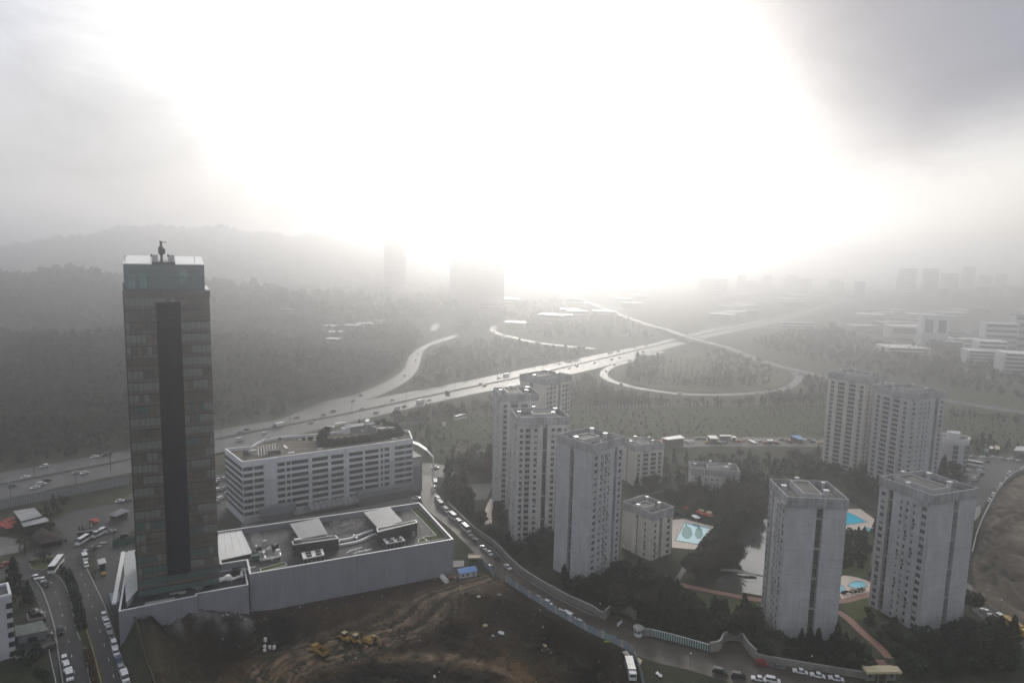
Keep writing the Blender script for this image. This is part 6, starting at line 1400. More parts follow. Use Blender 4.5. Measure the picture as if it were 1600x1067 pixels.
ORD = ['first', 'second', 'third', 'fourth', 'fifth', 'sixth', 'seventh', 'eighth', 'ninth', 'tenth', 'eleventh', 'twelfth', 'thirteenth', 'fourteenth', 'fifteenth', 'sixteenth', 'seventeenth', 'eighteenth', 'nineteenth', 'twentieth']
ORD += ['twenty-'+o for o in ORD[:9]]+['thirtieth']+['thirty-'+o for o in ORD[:9]]+['fortieth']+['forty-'+o for o in ORD[:9]]
CN = {'white': 'white', 'silver': 'silver', 'grey': 'dark grey', 'black': 'black', 'red': 'red', 'blue': 'dark blue', 'yellow': 'yellow', 'teal': 'teal'}
KN = {'sedan': 'car', 'suv': 'tall car', 'hatch': 'small car', 'van': 'van', 'minibus': 'minibus', 'coach': 'coach', 'truck': 'lorry'}
def row(items, P, tail, group, flip=False, simple_=False, dz=.03, fixed=None):
    """items (px, py, kind, colour[, turn]) in order; labels number them along the row"""
    for i, it in enumerate(items):
        px, py, kind, col = it[:4]; x, y = G2(px, py); a = (heading(P, x, y) if P else fixed)+(math.pi if flip else 0)+(it[4] if len(it) > 4 else 0)
        lab = '%s %s, %s %s' % (CN[col], KN[kind], ORD[i], tail)
        if kind == 'truck': truck(col, x, y, dz, a, lab, group)
        else: vehicle(kind, col, x, y, dz, a, lab, {'van': 'van', 'minibus': 'minibus', 'coach': 'coach'}.get(kind, 'car'), group, simple_)
s, w, g_, b_, W_ = 'silver', 'white', 'grey', 'black', 'white'
near_c = [(55, 763, 'sedan', w), (65, 757.5, 'suv', w), (73, 752, 'suv', b_), (20, 760, 'hatch', g_), (119, 739.5, 'sedan', s), (132, 740, 'sedan', w), (375, 688.5, 'van', w), (413, 678, 'hatch', w), (418, 685, 'sedan', s), (485, 661.5, 'sedan', g_), (565, 639.5, 'sedan', g_), (588, 645.5, 'suv', s), (621, 639, 'van', w), (632, 635.5, 'hatch', b_), (657, 629.5, 'truck', w), (670, 626, 'sedan', g_), (757, 603.5, 'suv', g_), (889.5, 576, 'sedan', w), (901.5, 572, 'van', w), (929, 567, 'hatch', s), (956, 562, 'suv', g_), (967.5, 559.5, 'sedan', s), (1005, 551, 'van', g_), (1018, 549, 'sedan', w)]
far_c = [(40, 746.5, 'sedan', w), (69, 729.5, 'suv', w), (148, 714.5, 'sedan', w), (167, 711.5, 'van', b_), (375, 676.5, 'sedan', g_), (385, 672, 'sedan', b_), (435, 667, 'truck', g_), (463, 653, 'suv', s), (505, 649, 'hatch', g_), (520, 643.5, 'suv', g_), (551, 627, 'hatch', s), (613, 625.5, 'sedan', s), (750, 600, 'hatch', s), (780, 591, 'sedan', b_), (791, 588, 'truck', s), (874.5, 569, 'sedan', g_), (890, 566, 'suv', s), (952, 553, 'van', w), (957, 551, 'sedan', w), (966, 549.5, 'van', g_), (991, 544, 'sedan', w), (1010, 540.5, 'van', w)]
row(near_c, med, 'from the left on the near carriageway of the motorway', 'vehicles on the near motorway carriageway')
row(far_c, med, 'from the left on the far carriageway of the motorway', 'vehicles on the far motorway carriageway', True)
slip = pxpath([(441, 655), (505, 631), (566, 616.5), (627, 592), (646, 567), (665, 543), (690, 528)], 60)
row([(563, 618.5, 'sedan', g_), (632.5, 587, 'van', w), (649.5, 563, 'hatch', w), (652.5, 553, 'sedan', s)], slip, 'up the slip road from the motorway', 'vehicles on the slip road')
# far traffic, too small to show its parts
FV = {}
def farcar(x, y, z, rz, col, label, group):
    if col not in FV:
        mb = MB(); mb.box((0, 0, .65), (4.4, 1.8, .75), 0).box((-.2, 0, 1.25), (2.3, 1.6, .5), 1, taper=(.8, .85)).box((-.2, 0, 1.53), (1.8, 1.35, .06), 0).box((0, 0, .25), (3.4, 1.7, .4), 2); o = mb.build('car', [M['car_'+col], M['glassdark'], M['tyre']])
        FV[col] = o; o.location = (x, y, z); o.rotation_euler = (0, 0, rz)
    else: o = FV[col].copy(); C.objects.link(o); o.location = (x, y, z); o.rotation_euler = (0, 0, rz)
    tag(o, label, 'car', group); return o
rv = random.Random(21)
def traffic(P, zs_, i0, i1, n, lanes, where, group):
    for k in range(n):
        t = i0+(i1-i0)*(k+rv.random()*.7)/n; i = min(int(t), len(P)-2); p = P[i].lerp(P[i+1], t-int(t)); d = (P[i+1]-P[i]).normalized(); ln = rv.choice(lanes); q = p+Vector((-d.y, d.x))*ln
        col = rv.choice(('white', 'white', 'silver', 'grey', 'black')); z = zs_[i] if zs_ else .04
        farcar(q.x, q.y, z+.02, math.atan2(d.y, d.x)+(math.pi if ln > 0 else 0), col, '%s vehicle, %s from the left on %s' % (CN[col], ORD[k], where), group)
traffic(cross, czs, 22, 70, 24, (-5, -2.2, 2.2, 5), 'the crossing road north of the motorway', 'far vehicles on the crossing road')
traffic(cross, czs, 74, 132, 22, (-5, -2.2, 2.2, 5), 'the crossing road near the loop ramp', 'vehicles on the crossing road by the loop')
traffic(med, None, 100, 150, 26, (-8, -5, 5, 8), 'the motorway beyond the flyover', 'vehicles on the motorway beyond the flyover')
traffic(loop, None, 8, 104, 9, (-1.5, 1.5), 'the loop ramp', 'vehicles on the loop ramp')
traffic(lloop, None, 4, 50, 7, (-2.5, 2.5), 'the small far loop road', 'vehicles on the far loop road')
G2c = 'cars parked beside the excavation fence'
row([(162.7, 963.3, 'hatch', w), (166, 973, 'sedan', w), (170, 985, 'hatch', s), (173, 995, 'sedan', g_), (178.5, 1009, 'suv', w), (181, 1020, 'sedan', w), (185.5, 1033, 'sedan', 'blue'), (189, 1046.5, 'hatch', s), (195, 1060, 'van', w)], l1, 'from the top in the row beside the excavation fence', G2c)
row([(101, 1031.6, 'hatch', w), (104.5, 1045, 'suv', w), (108.7, 1058, 'van', w)], l2, 'from the top in the short row on the left street', 'cars parked on the left street')
row([(94.7, 987, 'suv', b_)], l2, 'and only tall car driving down the left street', None)
row([(56, 903, 'sedan', w), (66.6, 907, 'sedan', w), (72, 914, 'hatch', b_)], l2, 'by the conifers at the head of the left street', 'cars by the conifers', fixed=0)
plz = pxpath([(212, 820), (165, 829), (128, 848), (100, 868)], 30)
row([(88, 887, 'coach', w, .25)], plz, 'and only one at the tip of the street median', None)
row([(129, 847.5, 'minibus', w), (154, 836.5, 'minibus', w)], plz, 'of two in line on the plaza road', 'minibuses on the plaza road')
row([(175, 832, 'sedan', g_), (159.5, 852, 'sedan', s), (144, 858.5, 'hatch', b_), (192, 839, 'suv', b_)], plz, 'along the plaza road by the green hoarding', 'cars along the plaza road')
row([(133, 865, 'hatch', s), (132.7, 873, 'van', w), (134.7, 884, 'hatch', w)], l1, 'from the top at the head of the right street', 'vehicles at the head of the right street')
row([(188, 784, 'sedan', w), (199, 783, 'hatch', g_)], plz, 'in the small park beside the glass tower', 'cars beside the glass tower', fixed=0)
row([(7, 883, 'sedan', 'red')], plz, 'and only one at the left edge of the plaza', None)
cp = [(341, 751, 'sedan', w), (350, 749, 'hatch', s), (357, 747.5, 'sedan', 'teal'), (364.6, 746, 'sedan', w), (341, 766, 'hatch', w), (348.6, 765, 'sedan', s), (356, 763.5, 'suv', g_), (362, 761.5, 'sedan', w), (359, 773, 'van', w), (351.5, 775.5, 'sedan', s), (343.7, 780, 'hatch', w), (367, 770, 'sedan', g_), (336, 757, 'sedan', b_), (337, 786, 'sedan', s)]
row(cp, med, 'in the car park between the glass tower and office block', 'cars parked behind the glass tower', simple_=True)
row([(677.5, 765, 'van', w), (680, 758, 'minibus', w), (684, 782, 'van', w), (688.5, 791, 'minibus', s), (697, 799, 'van', w), (708, 810, 'minibus', w), (717.5, 818.5, 'van', s), (728, 828.5, 'minibus', w), (737.5, 840, 'sedan', s), (745, 847, 'hatch', b_), (755, 857, 'sedan', w), (764.4, 865, 'sedan', w), (776, 874, 'sedan', b_), (793, 887, 'sedan', w)], stM, 'from the roundabout in the row along the curved street wall', 'vehicles parked along the street wall')
row([(766, 888, 'sedan', b_), (856, 943.5, 'hatch', w)], stM, 'of two driving on the curved street', 'cars driving on the curved street')
row([(877, 959, 'hatch', w), (889, 965.5, 'van', w), (906, 975, 'hatch', w), (842, 937, 'hatch', s)], stM, 'beside the hoarding', 'cars parked beside the hoarding')
row([(680, 731.5, 'sedan', w), (650, 779, 'sedan', w)], None, 'of two white cars near the roundabout', 'cars near the roundabout', fixed=.2)
row([(1125, 1051, 'suv', b_), (1153.7, 1058, 'suv', b_), (1185, 1062.5, 'sedan', w), (1207, 1065, 'suv', w), (1250, 1051, 'sedan', w), (1277, 1057, 'sedan', w), (1306, 1062, 'sedan', w), (1190, 1038, 'hatch', 'red'), (1214, 1043, 'sedan', g_)], stR[55:], 'from the left in the lower street by the wall', 'cars on the lower street')
rst = pxpath([(1500, 918), (1540, 950), (1600, 992)], 20)
row([(1524, 941, 'sedan', w), (1540, 957, 'sedan', w), (1554, 968, 'sedan', w), (1566, 970, 'van', w)], rst, 'from the top on the street right of the nearest tower', 'cars on the street at the right edge')
x, y = G2(1585, 985); truck('yellow', x, y, .03, heading(rst, x, y), 'long yellow lorry with open dark bed at the right edge', None, 10, 'yellow_m')
row([(1519, 714.5, 'sedan', s), (1537, 715, 'sedan', w), (1552, 715.7, 'suv', w), (1565.5, 717, 'hatch', w), (1579.5, 718.5, 'sedan', w), (1593.6, 720.5, 'sedan', w), (1541, 722, 'sedan', b_)], None, 'in the top row of the right car park', 'cars in the top row of the right car park', fixed=-.05, simple_=True)
row([(1519, 727, 'coach', w)], None, 'and only one in the right car park', None, fixed=-.75)
row([(1511.5, 736, 'hatch', w), (1529.5, 734, 'hatch', s), (1532, 738, 'suv', w), (1532, 742, 'sedan', b_), (1528, 745, 'sedan', s), (1523, 750, 'suv', w), (1516, 758, 'hatch', s)], None, 'down the left side of the right car park', 'cars down the left side of the right car park', fixed=.2, simple_=True)
row([(1598, 733, 'hatch', w), (1589, 735, 'sedan', s), (1577, 741, 'suv', w), (1572, 748, 'sedan', w), (1568, 754, 'sedan', s), (1563, 759, 'hatch', w), (1559, 765, 'sedan', s), (1552, 775, 'suv', w), (1546, 783, 'hatch', w)], pxpath([(1600, 730), (1575, 742), (1545, 786)], 20), 'along the wall above the dug plot', 'cars along the wall above the dug plot', simple_=True)
row([(745, 726, 'hatch', w), (760, 725, 'sedan', w), (768, 727, 'hatch', w), (764, 733, 'sedan', w), (772, 734, 'hatch', s)], None, 'behind the leftmost of the pale paired towers', 'cars behind the pale paired towers', fixed=.2, simple_=True)
row([(1060, 770, 'hatch', w), (1066, 776, 'hatch', s)], None, 'among the bare trees behind the left pool', 'cars behind the left pool', fixed=.4, simple_=True)
row([(719, 654.5, 'coach', w)], None, 'and only one on the track behind the white posts', None, fixed=heading(med, *G2(719, 654)))
x, y = G2(985, 1052); _q = G2(991, 1075); truck('white', x, y, .05, math.atan2(_q[1]-y, _q[0]-x), 'silver box lorry parked at the end of the hoarding', None, 9, 'metal')
x, y = G2(978, 1030); vehicle('van', 'black', x, y, .05, 1.9, 'dark van in the gap between hoarding and excavation', 'van')
row([(52, 962, 'sedan', b_), (60, 966, 'sedan', b_)], None, 'on the walled deck above the flat roofed hut', 'cars on the walled deck', fixed=.25, dz=1.3)
x, y = G2(146, 816); vehicle('hatch', 'red', x, y, .04, -.4, 'small red car in the lot behind the black container', 'car')
jy = random.Random(5)
for k in range(34):
    px = 1072+k*6.8+jy.uniform(-2, 2); py = 689+jy.uniform(-4, 4.5); x, y = G2(px, py); farcar(x, y, .04, jy.random()*3, jy.choice(('white', 'silver', 'grey', 'grey', 'black', 'red', 'blue', 'yellow')), 'old vehicle standing in the long scrap yard behind the meadow edge', 'old vehicles in the scrap yard')
# ------------------------------------------------------------------ walls, fences, lamps, sheds
def wallrun(name, label, P, h, w, m, cat='wall', cap=None, piers=0, pm=None, z=0, cw=.12):
    r = empty(name, (0, 0, 0), 0, label, cat)
    a, b = off(P, w/2), off(P, -w/2); n = len(P); mb = MB(); V = [(*p, z) for p in a]+[(*p, z) for p in b]+[(*p, z+h) for p in a]+[(*p, z+h) for p in b]
    mb.add(V, [(i, i+1, 2*n+i+1, 2*n+i) for i in range(n-1)]+[(n+i+1, n+i, 3*n+i, 3*n+i+1) for i in range(n-1)]+[(2*n+i, 2*n+i+1, 3*n+i+1, 3*n+i) for i in range(n-1)]+[(0, 2*n, 3*n, n), (n-1, 2*n-1, 4*n-1, 3*n-1)]); mb.build('wall', M[m], r)
    if cap:
        a, b = off(P, w/2+cw), off(P, -w/2-cw); mb = MB(); V = [(*p, z+h) for p in a]+[(*p, z+h) for p in b]+[(*p, z+h+.15) for p in a]+[(*p, z+h+.15) for p in b]
        mb.add(V, [(i, i+1, 2*n+i+1, 2*n+i) for i in range(n-1)]+[(n+i+1, n+i, 3*n+i, 3*n+i+1) for i in range(n-1)]+[(2*n+i, 2*n+i+1, 3*n+i+1, 3*n+i) for i in range(n-1)]+[(n+i, n+i+1, i+1, i) for i in range(n-1)]); mb.build('coping', M[cap], r)
    if piers:
        tot = plen(P); k = max(2, int(tot/piers)); Q = res([(p.x, p.y) for p in P], k)
        for q in Q: MB().box((q.x, q.y, z+(h+.35)/2), (w+.5, w+.5, h+.35), 0, rz=heading(P, q.x, q.y)).build('pier', M[pm or m], r)
    return r
M['estatewall'] = concrete('estate_wall_render', (.30, .28, .25), 400, .2); M['hoard'] = mat('hoarding_sheet', (.30, .36, .40), .55, noise=(.8, .4), col2=(.20, .25, .29))
M['panel'] = mat('noise_panel', (.34, .36, .37), .4, .5, noise=(.5, .25)); M['rail'] = mat('steel_rail', (.20, .20, .20), .6)
wallrun('estate_wall', 'pale curved wall with piers between the street and the tree belt', pxpath([(700, 792), (738, 829), (772, 854), (812, 894), (873, 932), (923, 955.5), (937, 965), (945, 967)], 60), 2.6, .35, 'estatewall', cap='kerb', piers=11)
wallrun('estate_wall', 'high recessed wall of the first forecourt bay', pxpath([(945, 967), (951, 962), (957, 955), (975, 958), (994, 969)], 24), 3.4, .35, 'estatewall', cap='kerb')
wallrun('estate_wall', 'short pale wall right of the white gate booth', pxpath([(1000, 990), (1008, 993), (1018, 994)], 8), 2.6, .35, 'estatewall', cap='kerb')
wallrun('estate_wall', 'high recessed wall of the second forecourt bay', pxpath([(1109, 1019), (1124, 1015), (1130, 1004), (1142, 1000), (1158, 1003), (1164, 1012), (1172, 1022), (1181, 1030)], 30), 3.4, .35, 'estatewall', cap='kerb')
wallrun('estate_wall', 'grey wall with piers behind the cars at the bottom right', pxpath([(1181, 1031), (1230, 1040), (1290, 1050), (1350, 1060)], 30), 2.2, .3, 'estatewall', cap='kerb', piers=9)
wallrun('garden_wall', 'low grey wall above the dug plot along the right car park', pxpath([(1600, 738), (1582, 745), (1562, 766), (1544, 797), (1528, 832), (1518, 870)], 30), 2.4, .3, 'conc_dark', cap='kerb')
_P = [Vector(p) for p in PIT[3:8]]; _P = res([(p.x, p.y) for p in _P], 60); _P = off(_P, 1.0) if bool(in_poly(np.array([off(_P, 1.0)[30].x]), np.array([off(_P, 1.0)[30].y]), PIT)[0]) else off(_P, -1.0)
wallrun('retaining_wall', 'dark ribbed earth retaining wall along the right side of the excavation', _P, 6.6, .5, 'soilbank', 'retaining wall', piers=2.2, pm='darkthatch', z=-7)
# railing section with pale posts and teal panels
rl = pxpath([(1016, 993), (1060, 1004), (1109, 1018)], 26); rr_ = empty('street_railing', (0, 0, 0), 0, 'teal panelled railing with pale posts between the two forecourt bays', 'railing')
for a, b in zip(rl, rl[1:]):
    c = (a+b)/2; t = b-a; MB().box((c.x, c.y, 1.2), (t.length*.82, .06, 1.9), 0, rz=math.atan2(t.y, t.x)).build('panel', M['teal'], rr_)
for p in rl: MB().box((p.x, p.y, 1.25), (.22, .22, 2.5), 0).build('post', M['coping'], rr_)
o = ribbon('top_rail', rl, .3, 2.62, 'coping', thick=.12); o.parent = rr_; del o['kind']
x, y = G2(997, 992); simple('gate_booth', 'small white gate booth at the left end of the teal railing', 'booth', (x, y, 0), .3, [('wall', MB().cyl((0, 0, 0), 1.5, 2.8, 8, 0), 'coping'), ('roof', MB().cyl((0, 0, 2.8), 1.9, .25, 8, 0).cyl((0, 0, 3.05), 1.3, .5, 8, 0, .2), 'kerb')]+[('window', MB().box((1.38*math.cos(a), 1.38*math.sin(a), 1.7), (.12, .8, .9), 0, rz=a), 'glassdark') for a in (-2.75, -1.96, -1.18)])
x, y = G2(968, 976); simple('barrier_post', 'short pale curved stub wall in the first forecourt bay', 'stub wall', (x, y, 0), .9, [('wall', MB().box((0, 0, .6), (3.2, .3, 1.2), 0), 'coping')])
# hoarding round the excavation
hp = pxpath([(789, 908), (810, 922), (849, 947), (885, 968), (923, 989), (955, 1003), (985, 1020), (995, 1040), (1003, 1066), (1010, 1100)], 62); hr = empty('site_hoarding', (0, 0, 0), 0, 'long pale blue metal hoarding between the street and the excavation', 'hoarding')
for i, (a, b) in enumerate(zip(hp, hp[1:])):
    c = (a+b)/2; t = b-a; h = 2.3+.25*((i*7) % 3); MB().box((c.x, c.y, h/2+.05), (t.length*.97, .07, h), 0, rz=math.atan2(t.y, t.x)).build('panel', M['hoard'] if i % 5 else M['frame'], hr)
for p in hp[::4]: MB().box((p.x, p.y, 1.6), (.14, .14, 3.2), 0).build('post', M['darkmetal'], hr)
hp = pxpath([(752, 878), (758, 886), (766, 893), (772, 903)], 8); hr = empty('site_hoarding', (0, 0, 0), 0, 'short pale hoarding between the tan roofed kiosk and the street', 'hoarding')
for a, b in zip(hp, hp[1:]): c = (a+b)/2; t = b-a; MB().box((c.x, c.y, 1.2), (t.length*.95, .07, 2.4), 0, rz=math.atan2(t.y, t.x)).build('panel', M['hoard'], hr)
M['oliverail'] = mat('olive_rail', (.12, .11, .06), .8)
hp = res([G2(207, 963, 8.2), G2(214, 988, 6), G2(226, 1024, 3), G2(240, 1066, 0), G2(254, 1120)], 34); hr = empty('site_fence', (0, 0, 0), 0, 'thin olive edged fence along the left side of the excavation', 'fence')
for a, b in zip(hp, hp[1:]): c = (a+b)/2; t = b-a; MB().box((c.x, c.y, .9+float(tz(c.x, c.y))), (t.length, .05, 1.6), 0, rz=math.atan2(t.y, t.x)).build('panel', M['darkmetal'], hr)
o = ribbon('top_rail', hp, .22, 1.85, 'oliverail', thick=.1, zs=[1.85+float(tz(p.x, p.y)) for p in hp]); o.parent = hr; del o['kind']
hp = pxpath([(77, 1020), (82, 1045), (87, 1067), (92, 1100)], 20); hr = empty('garden_fence', (0, 0, 0), 0, 'thin white fence left of the cars on the left street', 'fence')
for a, b in zip(hp, hp[1:]): c = (a+b)/2; t = b-a; MB().box((c.x, c.y, 1.5), (t.length, .06, .08), 0, rz=math.atan2(t.y, t.x)).box((a.x, a.y, .75), (.08, .08, 1.5), 0).build('fence_bay', M['coping'], hr)
# noise panels beside the motorway
npx = pxpath([(-30, 803.5), (0, 797), (110, 775), (203, 757)], 66); nr = empty('noise_barrier', (0, 0, 0), 0, 'long row of translucent noise panels below the motorway', 'noise barrier')
for i, (a, b) in enumerate(zip(npx, npx[1:])): c = (a+b)/2; t = b-a; MB().box((c.x, c.y, 2.5), (t.length*.93, .05, 4.0), 0, rz=math.atan2(t.y, t.x)).build('panel', M['panel'], nr)
for p in npx: MB().box((p.x, p.y, 2.4), (.18, .18, 4.8), 0).build('post', M['darkmetal'], nr)
wallrun('noise_barrier', 'dark low barrier along the motorway edge behind the office block', pxpath([(330, 712.5), (372, 703), (455, 682.5)], 20), 1.2, .2, 'darkmetal', 'barrier')
def guard(label, P, h=.85):
    r = empty('crash_barrier', (0, 0, 0), 0, label, 'crash barrier'); a, b = off(P, .06), off(P, -.06); n = len(P); mb = MB(); V = [(*p, h-.32) for p in a]+[(*p, h-.32) for p in b]+[(*p, h) for p in a]+[(*p, h) for p in b]
    mb.add(V, [(i, i+1, 2*n+i+1, 2*n+i) for i in range(n-1)]+[(n+i+1, n+i, 3*n+i, 3*n+i+1) for i in range(n-1)]+[(2*n+i, 2*n+i+1, 3*n+i+1, 3*n+i) for i in range(n-1)]); mb.build('rail', M['rail'], r)
    mb = MB(); [mb.box((p.x, p.y, h/2-.1), (.12, .12, h-.2), 0) for p in res([(q.x, q.y) for q in P], max(3, min(100, int(plen(P)/6))))]
    for q in res([(q.x, q.y) for q in P], max(3, min(98, int(plen(P)/6)))): MB().box((q.x, q.y, h/2-.1), (.14, .14, h-.2), 0).build('post', M['rail'], r)
guard('double steel crash barrier on the far side of the motorway median', off(med[:118], .7)); guard('double steel crash barrier on the near side of the motorway median', off(med[:118], -.7))
guard('crash barrier along the near edge of the motorway', pxpath([(0, 782), (203, 740), (330, 712), (455, 681.5)], 50))
# lamps
def lamp(px, py, h, label, double=True, z=0.02, name='street_lamp', group='tall lamps on the motorway median'):
    x, y = G2(px, py); r = empty(name, (x, y, z), heading(med, x, y), label, 'street lamp', group)
    MB().cyl((0, 0, 0), .16, h, 6, 0, .08).build('pole', M['darkmetal'], r)
    for sg in ((-1, 1) if double else (1,)): MB().tube([(0, 0, h-.1), (0, sg*1.4, h+.35)], .06, 4).build('arm', M['darkmetal'], r); MB().box((0, sg*1.8, h+.38), (.35, .9, .16), 0).build('lamp_head', M['metal'], r)
    return r
lps = [(54, 746.5), (173, 724), (345, 685.5), (453, 665), (550, 645), (635, 628), (710.6, 610.5), (777, 597), (848, 581), (934.5, 562), (974, 552.5), (1020, 541.5), (1120, 518)]
for i, q in enumerate(lps): lamp(*q, 12, 'tall twin armed lamp, %s from the left on the motorway median' % ORD[i])
for i, q in enumerate(((1071.5, 528), (1166, 550), (1232, 568), (1000, 500), (940, 478))): lamp(*q, 13, 'tall dark lamp, %s along the crossing road by the junction' % ORD[i], False, .1, group='lamps along the crossing road')
for i, q in enumerate(((18, 790), (120, 770), (173, 741))): lamp(*q, 11, 'tall lamp, %s from the left beside the noise panels' % ORD[i], False, group='lamps beside the noise panels')
for i, (px, py, lb) in enumerate(((82, 1010, 'white capped lamp beside the small hut on the left street'), (198, 1005, 'white headed lamp by the excavation fence'), (673, 858, 'thin lamp at the street edge by the podium'), (705, 860, 'lamp behind the podium corner'), (937, 962, 'small white lamp at the edge of the first forecourt bay'), (1081, 1000, 'small white lamp in the dark belt above the teal railing'), (1267, 1046, 'small lamp on the wall behind the bottom right cars'), (1078, 1042, 'lamp on the verge of the lower street'), (1541, 940, 'lamp on the pavement of the right street'), (1563, 955, 'second lamp on the pavement of the right street'), (163, 845, 'thin lamp on the plaza road by the green hoarding'), (176, 846, 'thin lamp at the left end of the green hoarding'))):
    x, y = G2(px, py); r = empty('lamp_post', (x, y, 0), 0, lb, 'lamp post'); MB().cyl((0, 0, 0), .09, 4.6, 6, 0, .06).build('pole', M['darkmetal'], r); MB().cyl((0, 0, 4.6), .28, .45, 8, 0, .2).build('lamp_head', M['coping'], r)
# green gantry sign seen from behind, small billboard
x, y = G2(699, 624); simple('motorway_sign', 'green motorway sign on two posts at the near carriageway', 'road sign', (x, y, 0), heading(med, x, y)+1.57, [('board', MB().box2(-2.9, 2.9, -.1, .1, 3.0, 7.6, 0), 'green'), ('post', MB().cyl((-2, .25, 0), .15, 7.4, 6), 'metal'), ('post', MB().cyl((2, .25, 0), .15, 7.4, 6), 'metal')])
x, y = G2(694, 668); simple('billboard', 'small pale board between the white posts behind the meadow', 'billboard', (x, y, 0), 0, [('board', MB().box2(-1.6, 1.6, -.1, .1, 1.0, 4.4, 0), 'coping'), ('post', MB().cyl((0, .2, 0), .15, 4, 6), 'metal')])
# pale posts in a row behind the meadow
for j, (pp, n, lab) in enumerate((([(612, 669), (679, 661)], 22, 'row of pale concrete posts left of the small board'), ([(705, 658), (777, 650)], 26, 'row of pale concrete posts right of the small board'), ([(896, 641), (1000, 636.5), (1100, 634), (1200, 633), (1300, 633)], 76, 'long row of pale concrete posts across the far meadow edge'), ([(1486, 632), (1600, 640)], 22, 'row of pale concrete posts before the far right trees'))):
    P = pxpath(pp, n); r = empty('post_fence', (0, 0, 0), 0, lab, 'fence'); q = random.Random(j)
    for i, p in enumerate(P):
        if q.random() < .22: continue
        MB().box((p.x, p.y, 1.7), (.5, .35, q.uniform(2.6, 3.6)), 0).build('post', M['frame'], r)
    for i in range(len(P)-1): c = (P[i]+P[i+1])/2; t = P[i+1]-P[i]; MB().box((c.x, c.y, 1.2), (t.length, .06, .08), 0, rz=math.atan2(t.y, t.x)).build('wire', M['rail'], r)
# scrap yard sheds
def shed(label, px, z, m, mw='slotwall', name='shed', cat='shed', slope=0, zb=0.0):
    P = [G2(*p, z) for p in px]; r = empty(name, (0, 0, 0), 0, label, cat); A = sum(P[i][0]*P[(i+1) % len(P)][1]-P[(i+1) % len(P)][0]*P[i][1] for i in range(len(P)))
    MB().prism(P, z-.25, z, 0).build('roof', M[m], r); Q = inset(P, .5); MB().prism(Q, zb, z-.255, 0).build('wall', M[mw], r)
    q0, q1 = [Vector(v) for v in sorted(Q, key=lambda v: v[1])[:2]]; c = (q0+q1)/2; t = q1-q0
    nrm = Vector((t.y, -t.x)).normalized(); nrm = nrm if nrm.y < 0 else -nrm; c = c+nrm*.03
    MB().box((c.x, c.y, zb+(z-zb)*.38), (min(t.length*.35, 3), .08, (z-zb)*.62), 0, rz=math.atan2(t.y, t.x)).build('door', M['darkmetal'], r)
    return r
shed('long shed with white roof at the left end of the scrap yard', [(1034, 684), (1041, 680.5), (1063, 679), (1070, 683.5), (1045, 686.5)][0:1]+[(1036, 681), (1063, 679), (1070, 683.5), (1043, 687)][0:0]+[(1063, 679.3), (1070, 683.8), (1044, 687)], 6, 'whitemetal', 'brickred' if 0 else 'slotwall')
shed('square white roofed shed in the middle of the scrap yard', [(1105, 680), (1118, 680), (1123, 685), (1110, 685)], 4, 'whitemetal'); shed('thin long white roofed shed behind the scrap vehicles', [(1124, 679), (1142, 679), (1143, 681), (1125, 681)], 3.5, 'whitemetal'); shed('small white roofed shed right of the thin long one', [(1143, 680.5), (1149, 681), (1151, 683.5), (1144, 683.5)], 3.5, 'whitemetal')
shed('blue and white canopy in the right part of the scrap yard', [(1234, 680), (1250, 680), (1256, 686), (1248, 686)], 3.5, 'bluesheet'); shed('small pale shed far right in the scrap yard', [(1198, 686), (1207, 686), (1208, 688.5), (1199, 688.5)], 3, 'whitemetal')
shed('orange roofed hut at the right end of the scrap yard', [(1288, 689), (1296, 689), (1297, 691.5), (1289, 691.5)], 3, 'tan'); shed('long pale sheet lying in the scrap yard', [(1168, 686), (1176, 687), (1184, 692), (1178, 692)], 1.2, 'whitemetal', name='metal_sheet', cat='metal sheet')
shed('red walled annex at the left end of the scrap yard', [(1030, 687), (1040, 686), (1046, 691), (1036, 693)], 3, 'brickred'); shed('pale roofed building at the right edge by the car park', [(1588, 697), (1612, 697), (1612, 705), (1584, 703.5)], 6, 'metal', 'conc_dark', 'building', 'building')
shed('tan pavilion with white front beside the far right meadow', [(1554, 696), (1561, 696), (1563, 701), (1556, 702)], 4, 'tan'); shed('small white pavilion left of the tan pavilion', [(1545, 697), (1550, 696), (1553, 700), (1547, 701)], 4, 'coping'); shed('green sheeted shed behind the right car park', [(1538, 693), (1544, 693), (1545, 705), (1538, 706)], 3.5, 'green', 'green')
